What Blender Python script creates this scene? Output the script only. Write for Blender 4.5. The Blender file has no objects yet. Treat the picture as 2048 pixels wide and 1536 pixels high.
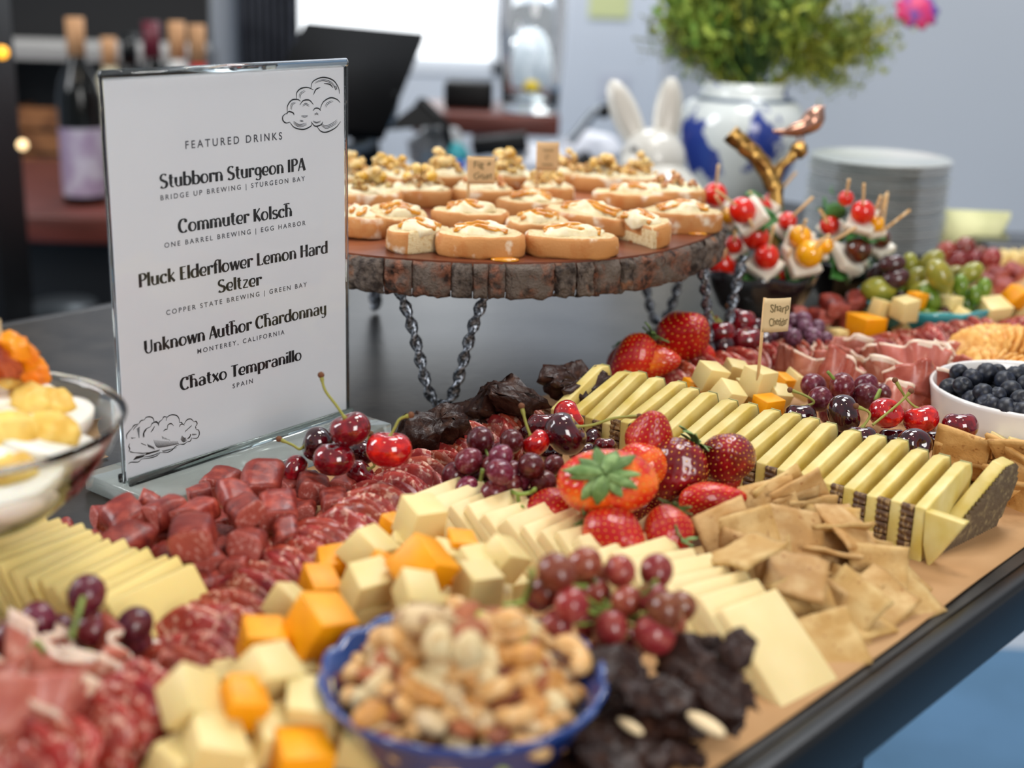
import bpy, bmesh, math, random
from mathutils import Vector, Matrix, Euler, noise
R = random.Random(7)
SC = bpy.context.scene
COL = SC.collection
# ---------------------------------------------------------------- camera
FPX, PITCH, ROLL, CH = 2725.0, math.radians(17.3), math.atan(.0307), .30
_c, _s = math.cos(ROLL), math.sin(ROLL)
FW = Vector((0, math.cos(PITCH), -math.sin(PITCH)))
_up = Vector((0, math.sin(PITCH), math.cos(PITCH))); _r = Vector((1, 0, 0))
CX = _r * _c + _up * _s
CY = -_r * _s + _up * _c
CAM = Vector((0, 0, CH))
cd = bpy.data.cameras.new('camera'); cam = bpy.data.objects.new('camera', cd); COL.objects.link(cam)
cam.matrix_world = Matrix(((CX.x, CY.x, -FW.x, CAM.x), (CX.y, CY.y, -FW.y, CAM.y), (CX.z, CY.z, -FW.z, CAM.z), (0, 0, 0, 1)))
cd.sensor_width = 36; cd.lens = FPX / 2048 * 36; cd.clip_start = .02; cd.clip_end = 60
cd.dof.use_dof = True; cd.dof.focus_distance = .82; cd.dof.aperture_fstop = 4.5
SC.camera = cam
# ---------------------------------------------------------------- world, lights, exposure
w = bpy.data.worlds.new('world'); SC.world = w; w.use_nodes = True
w.node_tree.nodes['Background'].inputs[0].default_value = (.90, .94, 1, 1)
w.node_tree.nodes['Background'].inputs[1].default_value = .38
def area(name, loc, target, sx, sy, power, col):
    l = bpy.data.lights.new(name, 'AREA'); l.shape = 'RECTANGLE'; l.size = sx; l.size_y = sy; l.energy = power; l.color = col
    o = bpy.data.objects.new(name, l); COL.objects.link(o); o.location = loc
    o.rotation_euler = (Vector(target) - Vector(loc)).to_track_quat('-Z', 'Y').to_euler(); return o
area('window_light_side', (-1.9, .9, 1.2), (0, .8, .05), .8, 1.2, 34, (.97, .98, 1))
area('sign_fill_light', (1.0, -1.5, 1.0), (-.1, .8, .1), .9, 1.3, 36, (1, .97, .93))  # fill added behind the camera to brighten the menu sign, no known window
area('overhead_fill_light', (.25, 1.1, 1.9), (.1, 1.0, 0), .6, .6, 15, (1, .97, .92))  # unseen soft fill over the food
area('overhead_fill_light', (.9, 2.0, 2.1), (.7, 2.6, .2), .7, .5, 26, (.95, .97, 1))  # fill added to brighten the right wall, no lamp known there
area('overhead_fill_light', (-.2, 3.3, 2.2), (.1, 4.4, .6), .9, .5, 66, (.95, .98, 1))  # fill added to lift the back wall around the window
def spot(name, loc, power, col, rad=.03):
    l = bpy.data.lights.new(name, 'POINT'); l.energy = power; l.color = col; l.shadow_soft_size = rad
    o = bpy.data.objects.new(name, l); COL.objects.link(o); o.location = loc
spot('ceiling_bulb', (-.5, .1, 1.7), 5, (1, .80, .58), .04)
spot('ceiling_bulb', (.6, .3, 1.7), 5, (1, .80, .58), .04)
vs = SC.view_settings; vs.view_transform = 'Standard'; vs.look = 'None'; vs.exposure = 0.12; vs.gamma = 1; vs.use_curve_mapping = False
SC.cycles.use_denoising = True
SC.cycles.max_bounces = 10; SC.cycles.transparent_max_bounces = 12
# ---------------------------------------------------------------- placing helpers
def ray(px, py):
    x = (px - 1024) / FPX; y = -(py - 768) / FPX
    return CX * x + CY * y + FW
def W(px, py, z=0.0):
    d = ray(px, py); return CAM + d * ((z - CH) / d.z)
def D(px, py, t):
    return CAM + ray(px, py) * t
def pxm(p):                       # metres per pixel at point p
    return (Vector(p) - CAM).dot(FW) / FPX
TU = Vector((.669, .743, 0)).normalized(); TN = Vector((-TU.y, TU.x, 0)); ZZ = Vector((0, 0, 1))
def tab(u, n, z=0): return TU * u + TN * n + ZZ * z
def basis(x, y, z, loc=(0, 0, 0)):
    m = Matrix.Identity(4)
    for i, v in enumerate((x, y, z)):
        for k in range(3): m[k][i] = v[k]
    m.translation = loc; return m
def frame_z(z, xh=(1, 0, 0), loc=(0, 0, 0)):       # frame whose local z is z
    z = Vector(z).normalized(); x = Vector(xh); x = x - z * x.dot(z)
    if x.length < 1e-4: x = Vector((0, 1, 0)) - z * z.y
    x.normalize(); return basis(x, z.cross(x), z, loc)
def rotm(rx=0, ry=0, rz=0): return Euler((rx, ry, rz)).to_matrix().to_4x4()
# ---------------------------------------------------------------- colour and materials
def hexc(h):
    h = h.lstrip('#'); o = []
    for i in (0, 2, 4):
        c = int(h[i:i + 2], 16) / 255; o.append(c / 12.92 if c <= .04045 else ((c + .055) / 1.055) ** 2.4)
    return (*o, 1)
MATS = {}
UM = dict.fromkeys('red_grape_skin ruddy_grape_skin bloomy_mauve_grape_skin cherry_skin bright_cherry_skin dark_cherry_skin strawberry_leaf cured_sausage_skin cured_sausage_cut pale_cheddar orange_cheddar dark_chocolate blueberry_skin green_olive bright_green_olive dark_olive brown_tomato basil_leaf'.split(), .05)
UM.update(dict.fromkeys('seeded_cracker toasted_cracker'.split(), .09)); UM['dark_chocolate'] = .07
UM.update(dict.fromkeys('bread_crust whipped_goat_cheese blue_veined_cheese'.split(), 3)); UM.update({'bread_crumb': 4, 'tree_bark': 4, 'red_bark': 4, 'roasted_cashew': 4, 'almond_skin': 4, 'blanched_hazelnut': 4, 'pistachio': 3, 'pecan_half': 4, 'roasted_peanut': 4, 'brazil_nut': 4, 'candied_walnut': 2, 'prosciutto_meat': 2, 'prosciutto_dark': 2})
def mat(name, col, rough=.5, col2=None, scale=60, detail=3, lo=.42, hi=.6, bump=0, bscale=300, sss=0, rad=(.006, .003, .0015),
        spec=.5, coat=0, metal=0, rv=0, rh=0, trans=0, ior=1.45, emit=0, kind='noise', col3=None, scale3=20, lo3=.5, hi3=.7, stretch=(1, 1, 1), sheen=0, alpha=1, bdist=.001, rsat=1):
    if name in MATS: return MATS[name]
    u_ = UM.get(name, 1); scale *= u_; bscale *= u_; scale3 *= u_
    m = bpy.data.materials.new(name); m.use_nodes = True; MATS[name] = m
    nt = m.node_tree; N = nt.nodes; L = nt.links; b = N['Principled BSDF']
    tc = N.new('ShaderNodeTexCoord'); mp = N.new('ShaderNodeMapping'); mp.inputs['Scale'].default_value = stretch
    oi = N.new('ShaderNodeObjectInfo')
    L.new(tc.outputs['Object'], mp.inputs['Vector'])
    off = N.new('ShaderNodeVectorMath'); off.operation = 'ADD'; L.new(mp.outputs[0], off.inputs[0])
    ml = N.new('ShaderNodeMath'); ml.operation = 'MULTIPLY'; ml.inputs[1].default_value = 3.7; L.new(oi.outputs['Random'], ml.inputs[0])
    L.new(ml.outputs[0], off.inputs[1]); vec = off.outputs[0]
    def tex(sc, k='noise', d=detail):
        if k == 'voronoi':
            n = N.new('ShaderNodeTexVoronoi'); n.inputs['Scale'].default_value = sc; L.new(vec, n.inputs['Vector']); return n.outputs['Distance']
        if k == 'wave':
            n = N.new('ShaderNodeTexWave'); n.inputs['Scale'].default_value = sc; n.inputs['Distortion'].default_value = 5; n.inputs['Detail'].default_value = d; L.new(vec, n.inputs['Vector']); return n.outputs['Fac']
        n = N.new('ShaderNodeTexNoise'); n.inputs['Scale'].default_value = sc; n.inputs['Detail'].default_value = d; L.new(vec, n.inputs['Vector']); return n.outputs['Fac']
    def mix(fac, a, c):
        x = N.new('ShaderNodeMix'); x.data_type = 'RGBA'; x.clamp_factor = True
        if isinstance(fac, float): x.inputs[0].default_value = fac
        else: L.new(fac, x.inputs[0])
        for s, v in ((6, a), (7, c)):
            if isinstance(v, tuple): x.inputs[s].default_value = v
            else: L.new(v, x.inputs[s])
        return x.outputs[2]
    def mr(v, a, c, t0=0, t1=1):
        x = N.new('ShaderNodeMapRange'); x.inputs[1].default_value = a; x.inputs[2].default_value = c; x.inputs[3].default_value = t0; x.inputs[4].default_value = t1
        L.new(v, x.inputs[0]); return x.outputs[0]
    c1 = hexc(col); out = c1
    if col2: out = mix(mr(tex(scale, kind), lo, hi), c1, hexc(col2))
    if col3: out = mix(mr(tex(scale3), lo3, hi3), out, hexc(col3))
    if rv or rh:
        h = N.new('ShaderNodeHueSaturation')
        if isinstance(out, tuple): h.inputs['Color'].default_value = out
        else: L.new(out, h.inputs['Color'])
        L.new(mr(oi.outputs['Random'], 0, 1, 1 - rv, 1 + rv), h.inputs['Value'])
        m2 = N.new('ShaderNodeMath'); m2.operation = 'FRACT'; m3 = N.new('ShaderNodeMath'); m3.operation = 'MULTIPLY'; m3.inputs[1].default_value = 7.31
        L.new(oi.outputs['Random'], m3.inputs[0]); L.new(m3.outputs[0], m2.inputs[0])
        L.new(mr(m2.outputs[0], 0, 1, .5 - rh, .5 + rh), h.inputs['Hue']); out = h.outputs[0]
    if isinstance(out, tuple): b.inputs['Base Color'].default_value = out
    else: L.new(out, b.inputs['Base Color'])
    b.inputs['Roughness'].default_value = rough; b.inputs['Specular IOR Level'].default_value = spec; b.inputs['Metallic'].default_value = metal
    b.inputs['Coat Weight'].default_value = coat; b.inputs['Coat Roughness'].default_value = .05
    b.inputs['Transmission Weight'].default_value = trans; b.inputs['IOR'].default_value = ior; b.inputs['Alpha'].default_value = alpha
    if sss:
        b.inputs['Subsurface Weight'].default_value = sss; b.inputs['Subsurface Radius'].default_value = (1, .5, .25); b.inputs['Subsurface Scale'].default_value = rad[0]
    if emit:
        if isinstance(out, tuple): b.inputs['Emission Color'].default_value = out
        b.inputs['Emission Strength'].default_value = emit
    if bump:
        bp = N.new('ShaderNodeBump'); bp.inputs['Strength'].default_value = bump; bp.inputs['Distance'].default_value = bdist
        L.new(tex(bscale, 'noise', 4), bp.inputs['Height']); L.new(bp.outputs[0], b.inputs['Normal'])
    return m
# ---------------------------------------------------------------- mesh helpers
def mesh(name, verts, faces, m=None, smooth=True, mats=None, fm=None):
    me = bpy.data.meshes.new(name); me.from_pydata([tuple(v) for v in verts], [], faces)
    for x in (mats or ([m] if m else [])): me.materials.append(x)
    if fm: me.polygons.foreach_set('material_index', fm)
    me.polygons.foreach_set('use_smooth', [smooth] * len(me.polygons)); me.update(); return me
def ob(name, me, parent=None, mw=None, **props):
    o = bpy.data.objects.new(name, me); COL.objects.link(o)
    if parent: o.parent = parent
    if mw is not None:
        if isinstance(mw, Matrix): o.matrix_local = mw
        else: o.location = mw
    for k, v in props.items(): o[k] = v
    return o
class MB:                                   # collects shapes into one mesh
    def __init__(s): s.v = []; s.f = []; s.mi = []
    def add(s, v, f, mtx=None, mi=0):
        k = len(s.v); s.v += [tuple((mtx @ Vector(p)) if mtx else Vector(p)) for p in v]; s.f += [tuple(i + k for i in q) for q in f]; s.mi += [mi] * len(f); return s
    def box(s, cx, cy, cz, sx, sy, sz, mtx=None, mi=0):
        v = [(cx + a * sx / 2, cy + b * sy / 2, cz + c * sz / 2) for c in (-1, 1) for b in (-1, 1) for a in (-1, 1)]
        return s.add(v, [(0, 2, 3, 1), (4, 5, 7, 6), (0, 1, 5, 4), (2, 6, 7, 3), (0, 4, 6, 2), (1, 3, 7, 5)], mtx, mi)
    def me(s, name, m=None, smooth=False, mats=None): return mesh(name, s.v, s.f, m, smooth, mats, s.mi if mats else None)
def bevel(me, w, seg=2, ang=.5):
    bm = bmesh.new(); bm.from_mesh(me)
    ed = [e for e in bm.edges if len(e.link_faces) == 2 and e.calc_face_angle(0) > ang]
    bmesh.ops.bevel(bm, geom=ed, offset=w, segments=seg, profile=.5, affect='EDGES'); bm.to_mesh(me); bm.free()
    me.polygons.foreach_set('use_smooth', [True] * len(me.polygons)); return me
def rev(prof, n=32, cap=True):
    v = []; f = []
    for (r, z) in prof:
        for i in range(n): a = 2 * math.pi * i / n; v.append((r * math.cos(a), r * math.sin(a), z))
    for j in range(len(prof) - 1):
        for i in range(n): k = (i + 1) % n; f.append((j * n + i, j * n + k, (j + 1) * n + k, (j + 1) * n + i))
    if cap: f.append(tuple(range(n - 1, -1, -1))); f.append(tuple((len(prof) - 1) * n + i for i in range(n)))
    return v, f
def sph(nu=20, nv=12):
    v = [(0, 0, 1)]; f = []
    for j in range(1, nv):
        t = math.pi * j / nv
        for i in range(nu): a = 2 * math.pi * i / nu; v.append((math.sin(t) * math.cos(a), math.sin(t) * math.sin(a), math.cos(t)))
    v.append((0, 0, -1)); l = len(v) - 1
    for i in range(nu): f.append((0, 1 + i, 1 + (i + 1) % nu))
    for j in range(nv - 2):
        for i in range(nu): k = (i + 1) % nu; a = 1 + j * nu; f.append((a + i, a + nu + i, a + nu + k, a + k))
    a = 1 + (nv - 2) * nu
    for i in range(nu): f.append((a + i, l, a + (i + 1) % nu))
    return v, f
def tube(pts, rad, n=8):
    pts = [Vector(p) for p in pts]; v = []; f = []; x = None
    for i, p in enumerate(pts):
        d = (pts[min(i + 1, len(pts) - 1)] - pts[max(i - 1, 0)]).normalized()
        if x is None: x = d.orthogonal().normalized()
        x = (x - d * x.dot(d)).normalized(); y = d.cross(x); r = rad[i] if isinstance(rad, (list, tuple)) else rad
        for k in range(n): a = 2 * math.pi * k / n; v.append(p + (x * math.cos(a) + y * math.sin(a)) * r)
    for i in range(len(pts) - 1):
        for k in range(n): q = (k + 1) % n; f.append((i * n + k, i * n + q, (i + 1) * n + q, (i + 1) * n + k))
    f.append(tuple(range(n - 1, -1, -1))); f.append(tuple((len(pts) - 1) * n + k for k in range(n)))
    return v, f
def spline(pts, per=6):
    P = [Vector(p) for p in pts]; P = [P[0] * 2 - P[1]] + P + [P[-1] * 2 - P[-2]]; o = []
    for i in range(1, len(P) - 2):
        a, b, c, d = P[i - 1:i + 3]
        for k in range(per):
            t = k / per; o.append(.5 * ((2 * b) + (c - a) * t + (2 * a - 5 * b + 4 * c - d) * t * t + (3 * b - a - 3 * c + d) * t ** 3))
    o.append(P[-2]); return o
def resample(pts, step):
    o = [Vector(pts[0])]; acc = 0
    for a, b in zip(pts, pts[1:]):
        a = Vector(a); b = Vector(b); L = (b - a).length; t = step - acc
        while t <= L: o.append(a.lerp(b, t / L)); t += step
        acc = (acc + L) % step if L else acc
    return o
def extrude(poly, h, z0=0):
    n = len(poly); v = [(x, y, z0) for x, y in poly] + [(x, y, z0 + h) for x, y in poly]
    f = [tuple(range(n - 1, -1, -1)), tuple(range(n, 2 * n))] + [(i, (i + 1) % n, n + (i + 1) % n, n + i) for i in range(n)]
    return v, f
def jit(v, amp, sc, seed=0):
    o = []
    for p in v:
        q = Vector(p); o.append(q + noise.noise_vector(q * sc + Vector((seed * 7.3, seed * 1.7, seed * 3.1))) * amp)
    return o
def solid(me, th, off=0):
    bm = bmesh.new(); bm.from_mesh(me); bmesh.ops.recalc_face_normals(bm, faces=bm.faces)
    bmesh.ops.solidify(bm, geom=bm.faces[:], thickness=th); bm.to_mesh(me); bm.free()
    me.polygons.foreach_set('use_smooth', [True] * len(me.polygons)); return me
# ---------------------------------------------------------------- labels
NEED = []
ANCH = {}
def lab(o, label, cat, group=None, anchor=None):
    o['label'] = label; o['category'] = cat
    if group: o['group'] = group
    NEED.append((o, label, anchor)); return o
ONES = 'first second third fourth fifth sixth seventh eighth ninth tenth eleventh twelfth thirteenth fourteenth fifteenth sixteenth seventeenth eighteenth nineteenth'.split()
TENS = 'twenty thirty forty fifty sixty seventy eighty ninety'.split()
def ordn(n):
    if n < 20: return ONES[n - 1]
    if n >= 100: return 'hundred and ' + (ordn(n - 100) if n > 100 else 'nil')
    return TENS[n // 10 - 2] + '-' + ONES[n % 10 - 1] if n % 10 else TENS[n // 10 - 2][:-1] + 'ieth'
def finish_labels():
    by = {}
    for o, l, a in NEED:
        if a: by.setdefault((l, a), []).append(o)
    bpy.context.view_layer.update()
    for (l, a), os_ in by.items():
        if len(os_) < 2: continue
        p = ANCH[a]; os_.sort(key=lambda o: ((Vector(o['_c']) if '_c' in o else o.matrix_world.translation) - p).length)
        for i, o in enumerate(os_): o['label'] = f'{l}, {ordn(i + 1)} from {a}'
def thing(name, loc, label, cat, group=None, anchor=None, mw=None):
    return lab(ob(name, None, None, mw if mw is not None else loc), label, cat, group, anchor)
def struct(name, me, parent=None, mw=None):
    o = ob(name, me, parent, mw)
    if not parent: o['kind'] = 'structure'
    return o
# ================================================================ room
M_wall = mat('wall_paint', '#c9ced6', .8, '#c3c8d0', 2, 2, .3, .7)
M_floor = mat('floor_blue', '#5d84a6', .6, '#527795', 6, 3, .3, .7)
M_dark = mat('dark_cabinet', '#0c0c0e', .5)
M_darkgrey = mat('dark_grey_panel', '#303238', .6, '#26282e', 6)
M_wood = mat('red_brown_wood', '#6b3226', .4, '#4c2118', 5, 4, .35, .65, stretch=(1, 8, 8))
FL = -.92
struct('floor', MB().box(0, 3, FL - .05, 9, 12, .1).me('floor', M_floor))
wb = MB()                                                     # back wall with a window opening
y0 = 4.2
def wbx(x0, x1, z0, z1): wb.box((x0 + x1) / 2, y0 + .06, (z0 + z1) / 2, x1 - x0, .12, z1 - z0)
wl, wr = D(596, 100, 4.4).x, D(1015, 60, 4.4).x; wz0 = D(800, 128, 4.4).z; wz1 = 1.25
wbx(-4.4, wl, FL, 1.75); wbx(wr, 1.5, FL, 1.75); wbx(wl, wr, FL, wz0); wbx(wl, wr, wz1, 1.75)
struct('wall_back', wb.me('wall_back', M_wall))
M_day = bpy.data.materials.new('overcast_daylight'); M_day.use_nodes = True; _b = M_day.node_tree.nodes['Principled BSDF']; _b.inputs['Base Color'].default_value = (0, 0, 0, 1); _b.inputs['Emission Color'].default_value = (.93, .97, 1, 1); _b.inputs['Emission Strength'].default_value = 2.2
struct('overcast_sky_outside', MB().box(-.4, 5.2, .9, 3.2, .02, 2.6).me('sky', M_day))
fr = MB(); t = .04
for (a, b_, c, d) in ((wl, wl + t, wz0, wz1), (wr - t, wr, wz0, wz1), (wl, wr, wz0, wz0 + t), (wl, wr, wz1 - t, wz1)):
    fr.box((a + b_) / 2, y0 + .03, (c + d) / 2, b_ - a, .07, d - c)
M_whitepaint = mat('white_paint', '#dfe3e8', .5)
struct('window_1', fr.me('window_frame', M_whitepaint))
xr = .245
struct('wall_right', MB().box((xr + 4.2) / 2, 2.35 + .06, .4, 4.2 - xr, .12, 2.7).me('wall_right', mat('wall_paint_grey', '#b4bac2', .75, '#adb3bb', 2, 2, .3, .7)))
struct('wall_left', MB().box(-4.4, 1, .4, .12, 7, 2.7).me('wall_left', M_wall))
struct('baseboard_right', MB().box((xr + 4.2) / 2, 2.34, FL + .06, 4.2 - xr, .02, .12).me('baseboard', M_whitepaint))
# ================================================================ buffet table
M_top = mat('dark_laminate', '#332f2a', .33, '#1f1c19', 30, 8, .35, .65, bump=.15, bscale=120, spec=.4)
M_rail = mat('black_metal_edge', '#0b0b0c', .32, spec=.5)
N0, N1, U0, U1 = .237, 1.04, -.55, 1.60
tb = thing('buffet_table', (0, 0, 0), 'long dark stone-look buffet table with black metal edge holding the whole spread', 'table')
MT = basis(TU, TN, ZZ)
def prism(poly, z0, z1): v, f = extrude([(p[0], p[1]) for p in poly], z1 - z0, z0); return v, f
ymax = 2.33
far = []
def clipy(n): return (ymax - TN.y * n) / TU.y
tp = [tab(U0, N0 + .006), tab(U1, N0 + .006), tab(U1, N1), tab(U0, N1)]
v, f = prism(tp, -.03, 0); ob('table_top', mesh('table_top', v, f, M_top, False), tb)
e = MB().box((U0 + U1) / 2, N0, -.0155, U1 - U0, .012, .033, MT).me('edge_rail', M_rail); bevel(e, .003, 2); ob('edge_rail', e, tb)
e = MB().box((U0 + U1) / 2, N1, -.0155, U1 - U0, .012, .033, MT).me('edge_rail', M_rail); bevel(e, .003, 2); ob('edge_rail', e, tb)
for (u, n) in ((.53, N0 + .035), (1.56, N0 + .035), (-.5, N0 + .035), (-.5, N1 - .04), (1.56, N1 - .04)):
    e = MB().box(u, n, (FL - .03) / 2, .035, .035, -FL - .03, MT).me('leg', M_rail); bevel(e, .003); ob('leg', e, tb)
ap = MB().box((U0 + U1) / 2, N0 + .05, -.05, U1 - U0 - .1, .02, .04, MT).me('apron', M_rail); ob('apron', ap, tb)
# kraft paper
nx, ny = 90, 24; vv = []; ff = []
for i in range(nx + 1):
    for j in range(ny + 1):
        u = U0 + .05 + (1.55 - U0) * i / nx; n = .250 + (.605 - .250) * j / ny
        e_ = min(j, ny - j) == 0
        n += (noise.noise(Vector((u * 3, j * .1, 0))) * .006 if e_ else 0)
        vv.append(tab(u, n, .0012 + abs(noise.noise(Vector((u * 9, n * 9, 1)))) * .0022))
for i in range(nx):
    for j in range(ny): a = i * (ny + 1) + j; ff.append((a, a + ny + 1, a + ny + 2, a + 1))
M_kraft = mat('kraft_paper', '#c0986c', .75, '#b08558', 14, 4, .35, .7, bump=.25, bscale=260, col3='#9c744a', scale3=40, lo3=.62, hi3=.8, spec=.3)
kp = solid(mesh('kraft_paper', vv, ff, M_kraft), .0004)
lab(ob('kraft_paper', kp), 'long sheet of tan kraft paper laid along the table under the food', 'paper')
# folded paper corner behind the sign base
pm = MB(); pts = [W(165, 935, .004), W(208, 905, .02), W(212, 925, .003), W(175, 940, .001)]
vv = []; ff = []
c0 = W(188, 925, 0)
for i in range(9):
    for j in range(5):
        a = i / 8 * 3.0; r_ = .007 + .0005 * i
        vv.append(c0 + TU * (j / 4 * .04 - .03) + TN * (math.sin(a) * r_) + ZZ * (.008 - math.cos(a) * r_))
for i in range(8):
    for j in range(4): a = i * 5 + j; ff.append((a, a + 1, a + 6, a + 5))
lab(ob('kraft_card', solid(mesh('kraft_card', vv, ff, M_kraft), .0004)), 'small curled kraft paper card lying behind the menu sign base', 'card')
# ================================================================ menu sign
BL = Vector((-.2164, .7131, 0)); BR = Vector((-.1075, .8514, 0))
SU = (BR - BL).normalized(); SNm = Vector((SU.y, -SU.x, 0))      # toward the camera
SW_, SZ0, SZ1 = (BR - BL).length, .0125, .2359
MS = basis(SU, ZZ, SNm, BL)                                        # x along, y up, z towards viewer
M_acr = mat('clear_acrylic', '#eef4f3', .03, trans=1, ior=1.49, spec=.5)
M_pane = bpy.data.materials.new('thin_acrylic'); M_pane.use_nodes = True; _n = M_pane.node_tree.nodes; _l = M_pane.node_tree.links; _n.clear()
_o = _n.new('ShaderNodeOutputMaterial'); _m = _n.new('ShaderNodeMixShader'); _t = _n.new('ShaderNodeBsdfTransparent'); _t.inputs[0].default_value = (.97, .98, .98, 1); _g = _n.new('ShaderNodeBsdfGlossy'); _g.inputs['Roughness'].default_value = .04
_f = _n.new('ShaderNodeFresnel'); _f.inputs[0].default_value = 1.4; _gm = _n.new('ShaderNodeNewGeometry'); _x = _n.new('ShaderNodeMath'); _x.operation = 'SUBTRACT'; _x.inputs[0].default_value = 1; _l.new(_gm.outputs['Backfacing'], _x.inputs[1]); _y = _n.new('ShaderNodeMath'); _y.operation = 'MULTIPLY'; _l.new(_f.outputs[0], _y.inputs[0]); _l.new(_x.outputs[0], _y.inputs[1]); _l.new(_y.outputs[0], _m.inputs[0]); _l.new(_t.outputs[0], _m.inputs[1]); _l.new(_g.outputs[0], _m.inputs[2]); _l.new(_m.outputs[0], _o.inputs[0])
M_paper = mat('white_paper', '#dcdde3', .55, '#d5d6dd', 8, 3, .3, .7)
M_ink = mat('black_ink', '#17171b', .5)
M_ink2 = mat('grey_ink', '#3b3b44', .5)
sg = thing('menu_sign', (0, 0, 0), 'upright clear acrylic sign holder with white FEATURED DRINKS menu', 'sign', mw=MS)
def sbx(x0, x1, y0_, y1_, z0, z1): m_ = MB().box((x0 + x1) / 2, (y0_ + y1_) / 2, (z0 + z1) / 2, x1 - x0, y1_ - y0_, z1 - z0).me('p', M_acr); return m_
sbase = ob('sign_base', bevel(sbx(-.004, SW_ + .004, .001, .0115, -.032, .036), .0006, 1), sg); sbase.data.materials[0] = mat('acrylic_base', '#d5ddd8', .06, trans=.72, ior=1.45)  # milky tint puts window and paper reflections into the base colour
ob('paper_sheet', MB().box(SW_ / 2, (SZ0 + SZ1) / 2 + .0005, 0, SW_ - .004, SZ1 - SZ0 - .001, .0006).me('paper', M_paper), sg)
def pane(z0, z1, nm):
    q = sbx(0, SW_, SZ0 - .0008, SZ1 + .0015, z0, z1); q.materials[0] = M_pane; ob(nm, q, sg)
pane(.0008, .0026, 'front_panel'); pane(-.0026, -.0008, 'back_panel')
for xx in (0, SW_): v, f = tube([(xx, SZ0, 0), (xx, SZ1 + .001, 0)], .0009, 6); ob('side_edge', mesh('se', v, f, M_acr), sg)
v, f = tube([(0, SZ1 + .0012, 0), (SW_, SZ1 + .0012, 0)], .0027, 10); ob('folded_top', mesh('ft', v, f, M_acr), sg)
# raised ribs on the base
for k, zz in enumerate((-.0045, .0045)):
    ob('grip_rib', bevel(sbx(0, SW_, .0115, .0165, zz - .0012 if zz < 0 else zz - .0008, zz + .0008 if zz < 0 else zz + .0012), .0004, 1), sg)
def SP(px, py):                                     # photo point -> sign plane coordinates
    d = ray(px, py); t = (BL + SNm * .0005 - CAM).dot(SNm) / d.dot(SNm); p = CAM + d * t - BL
    return p.dot(SU), p.z
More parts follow.
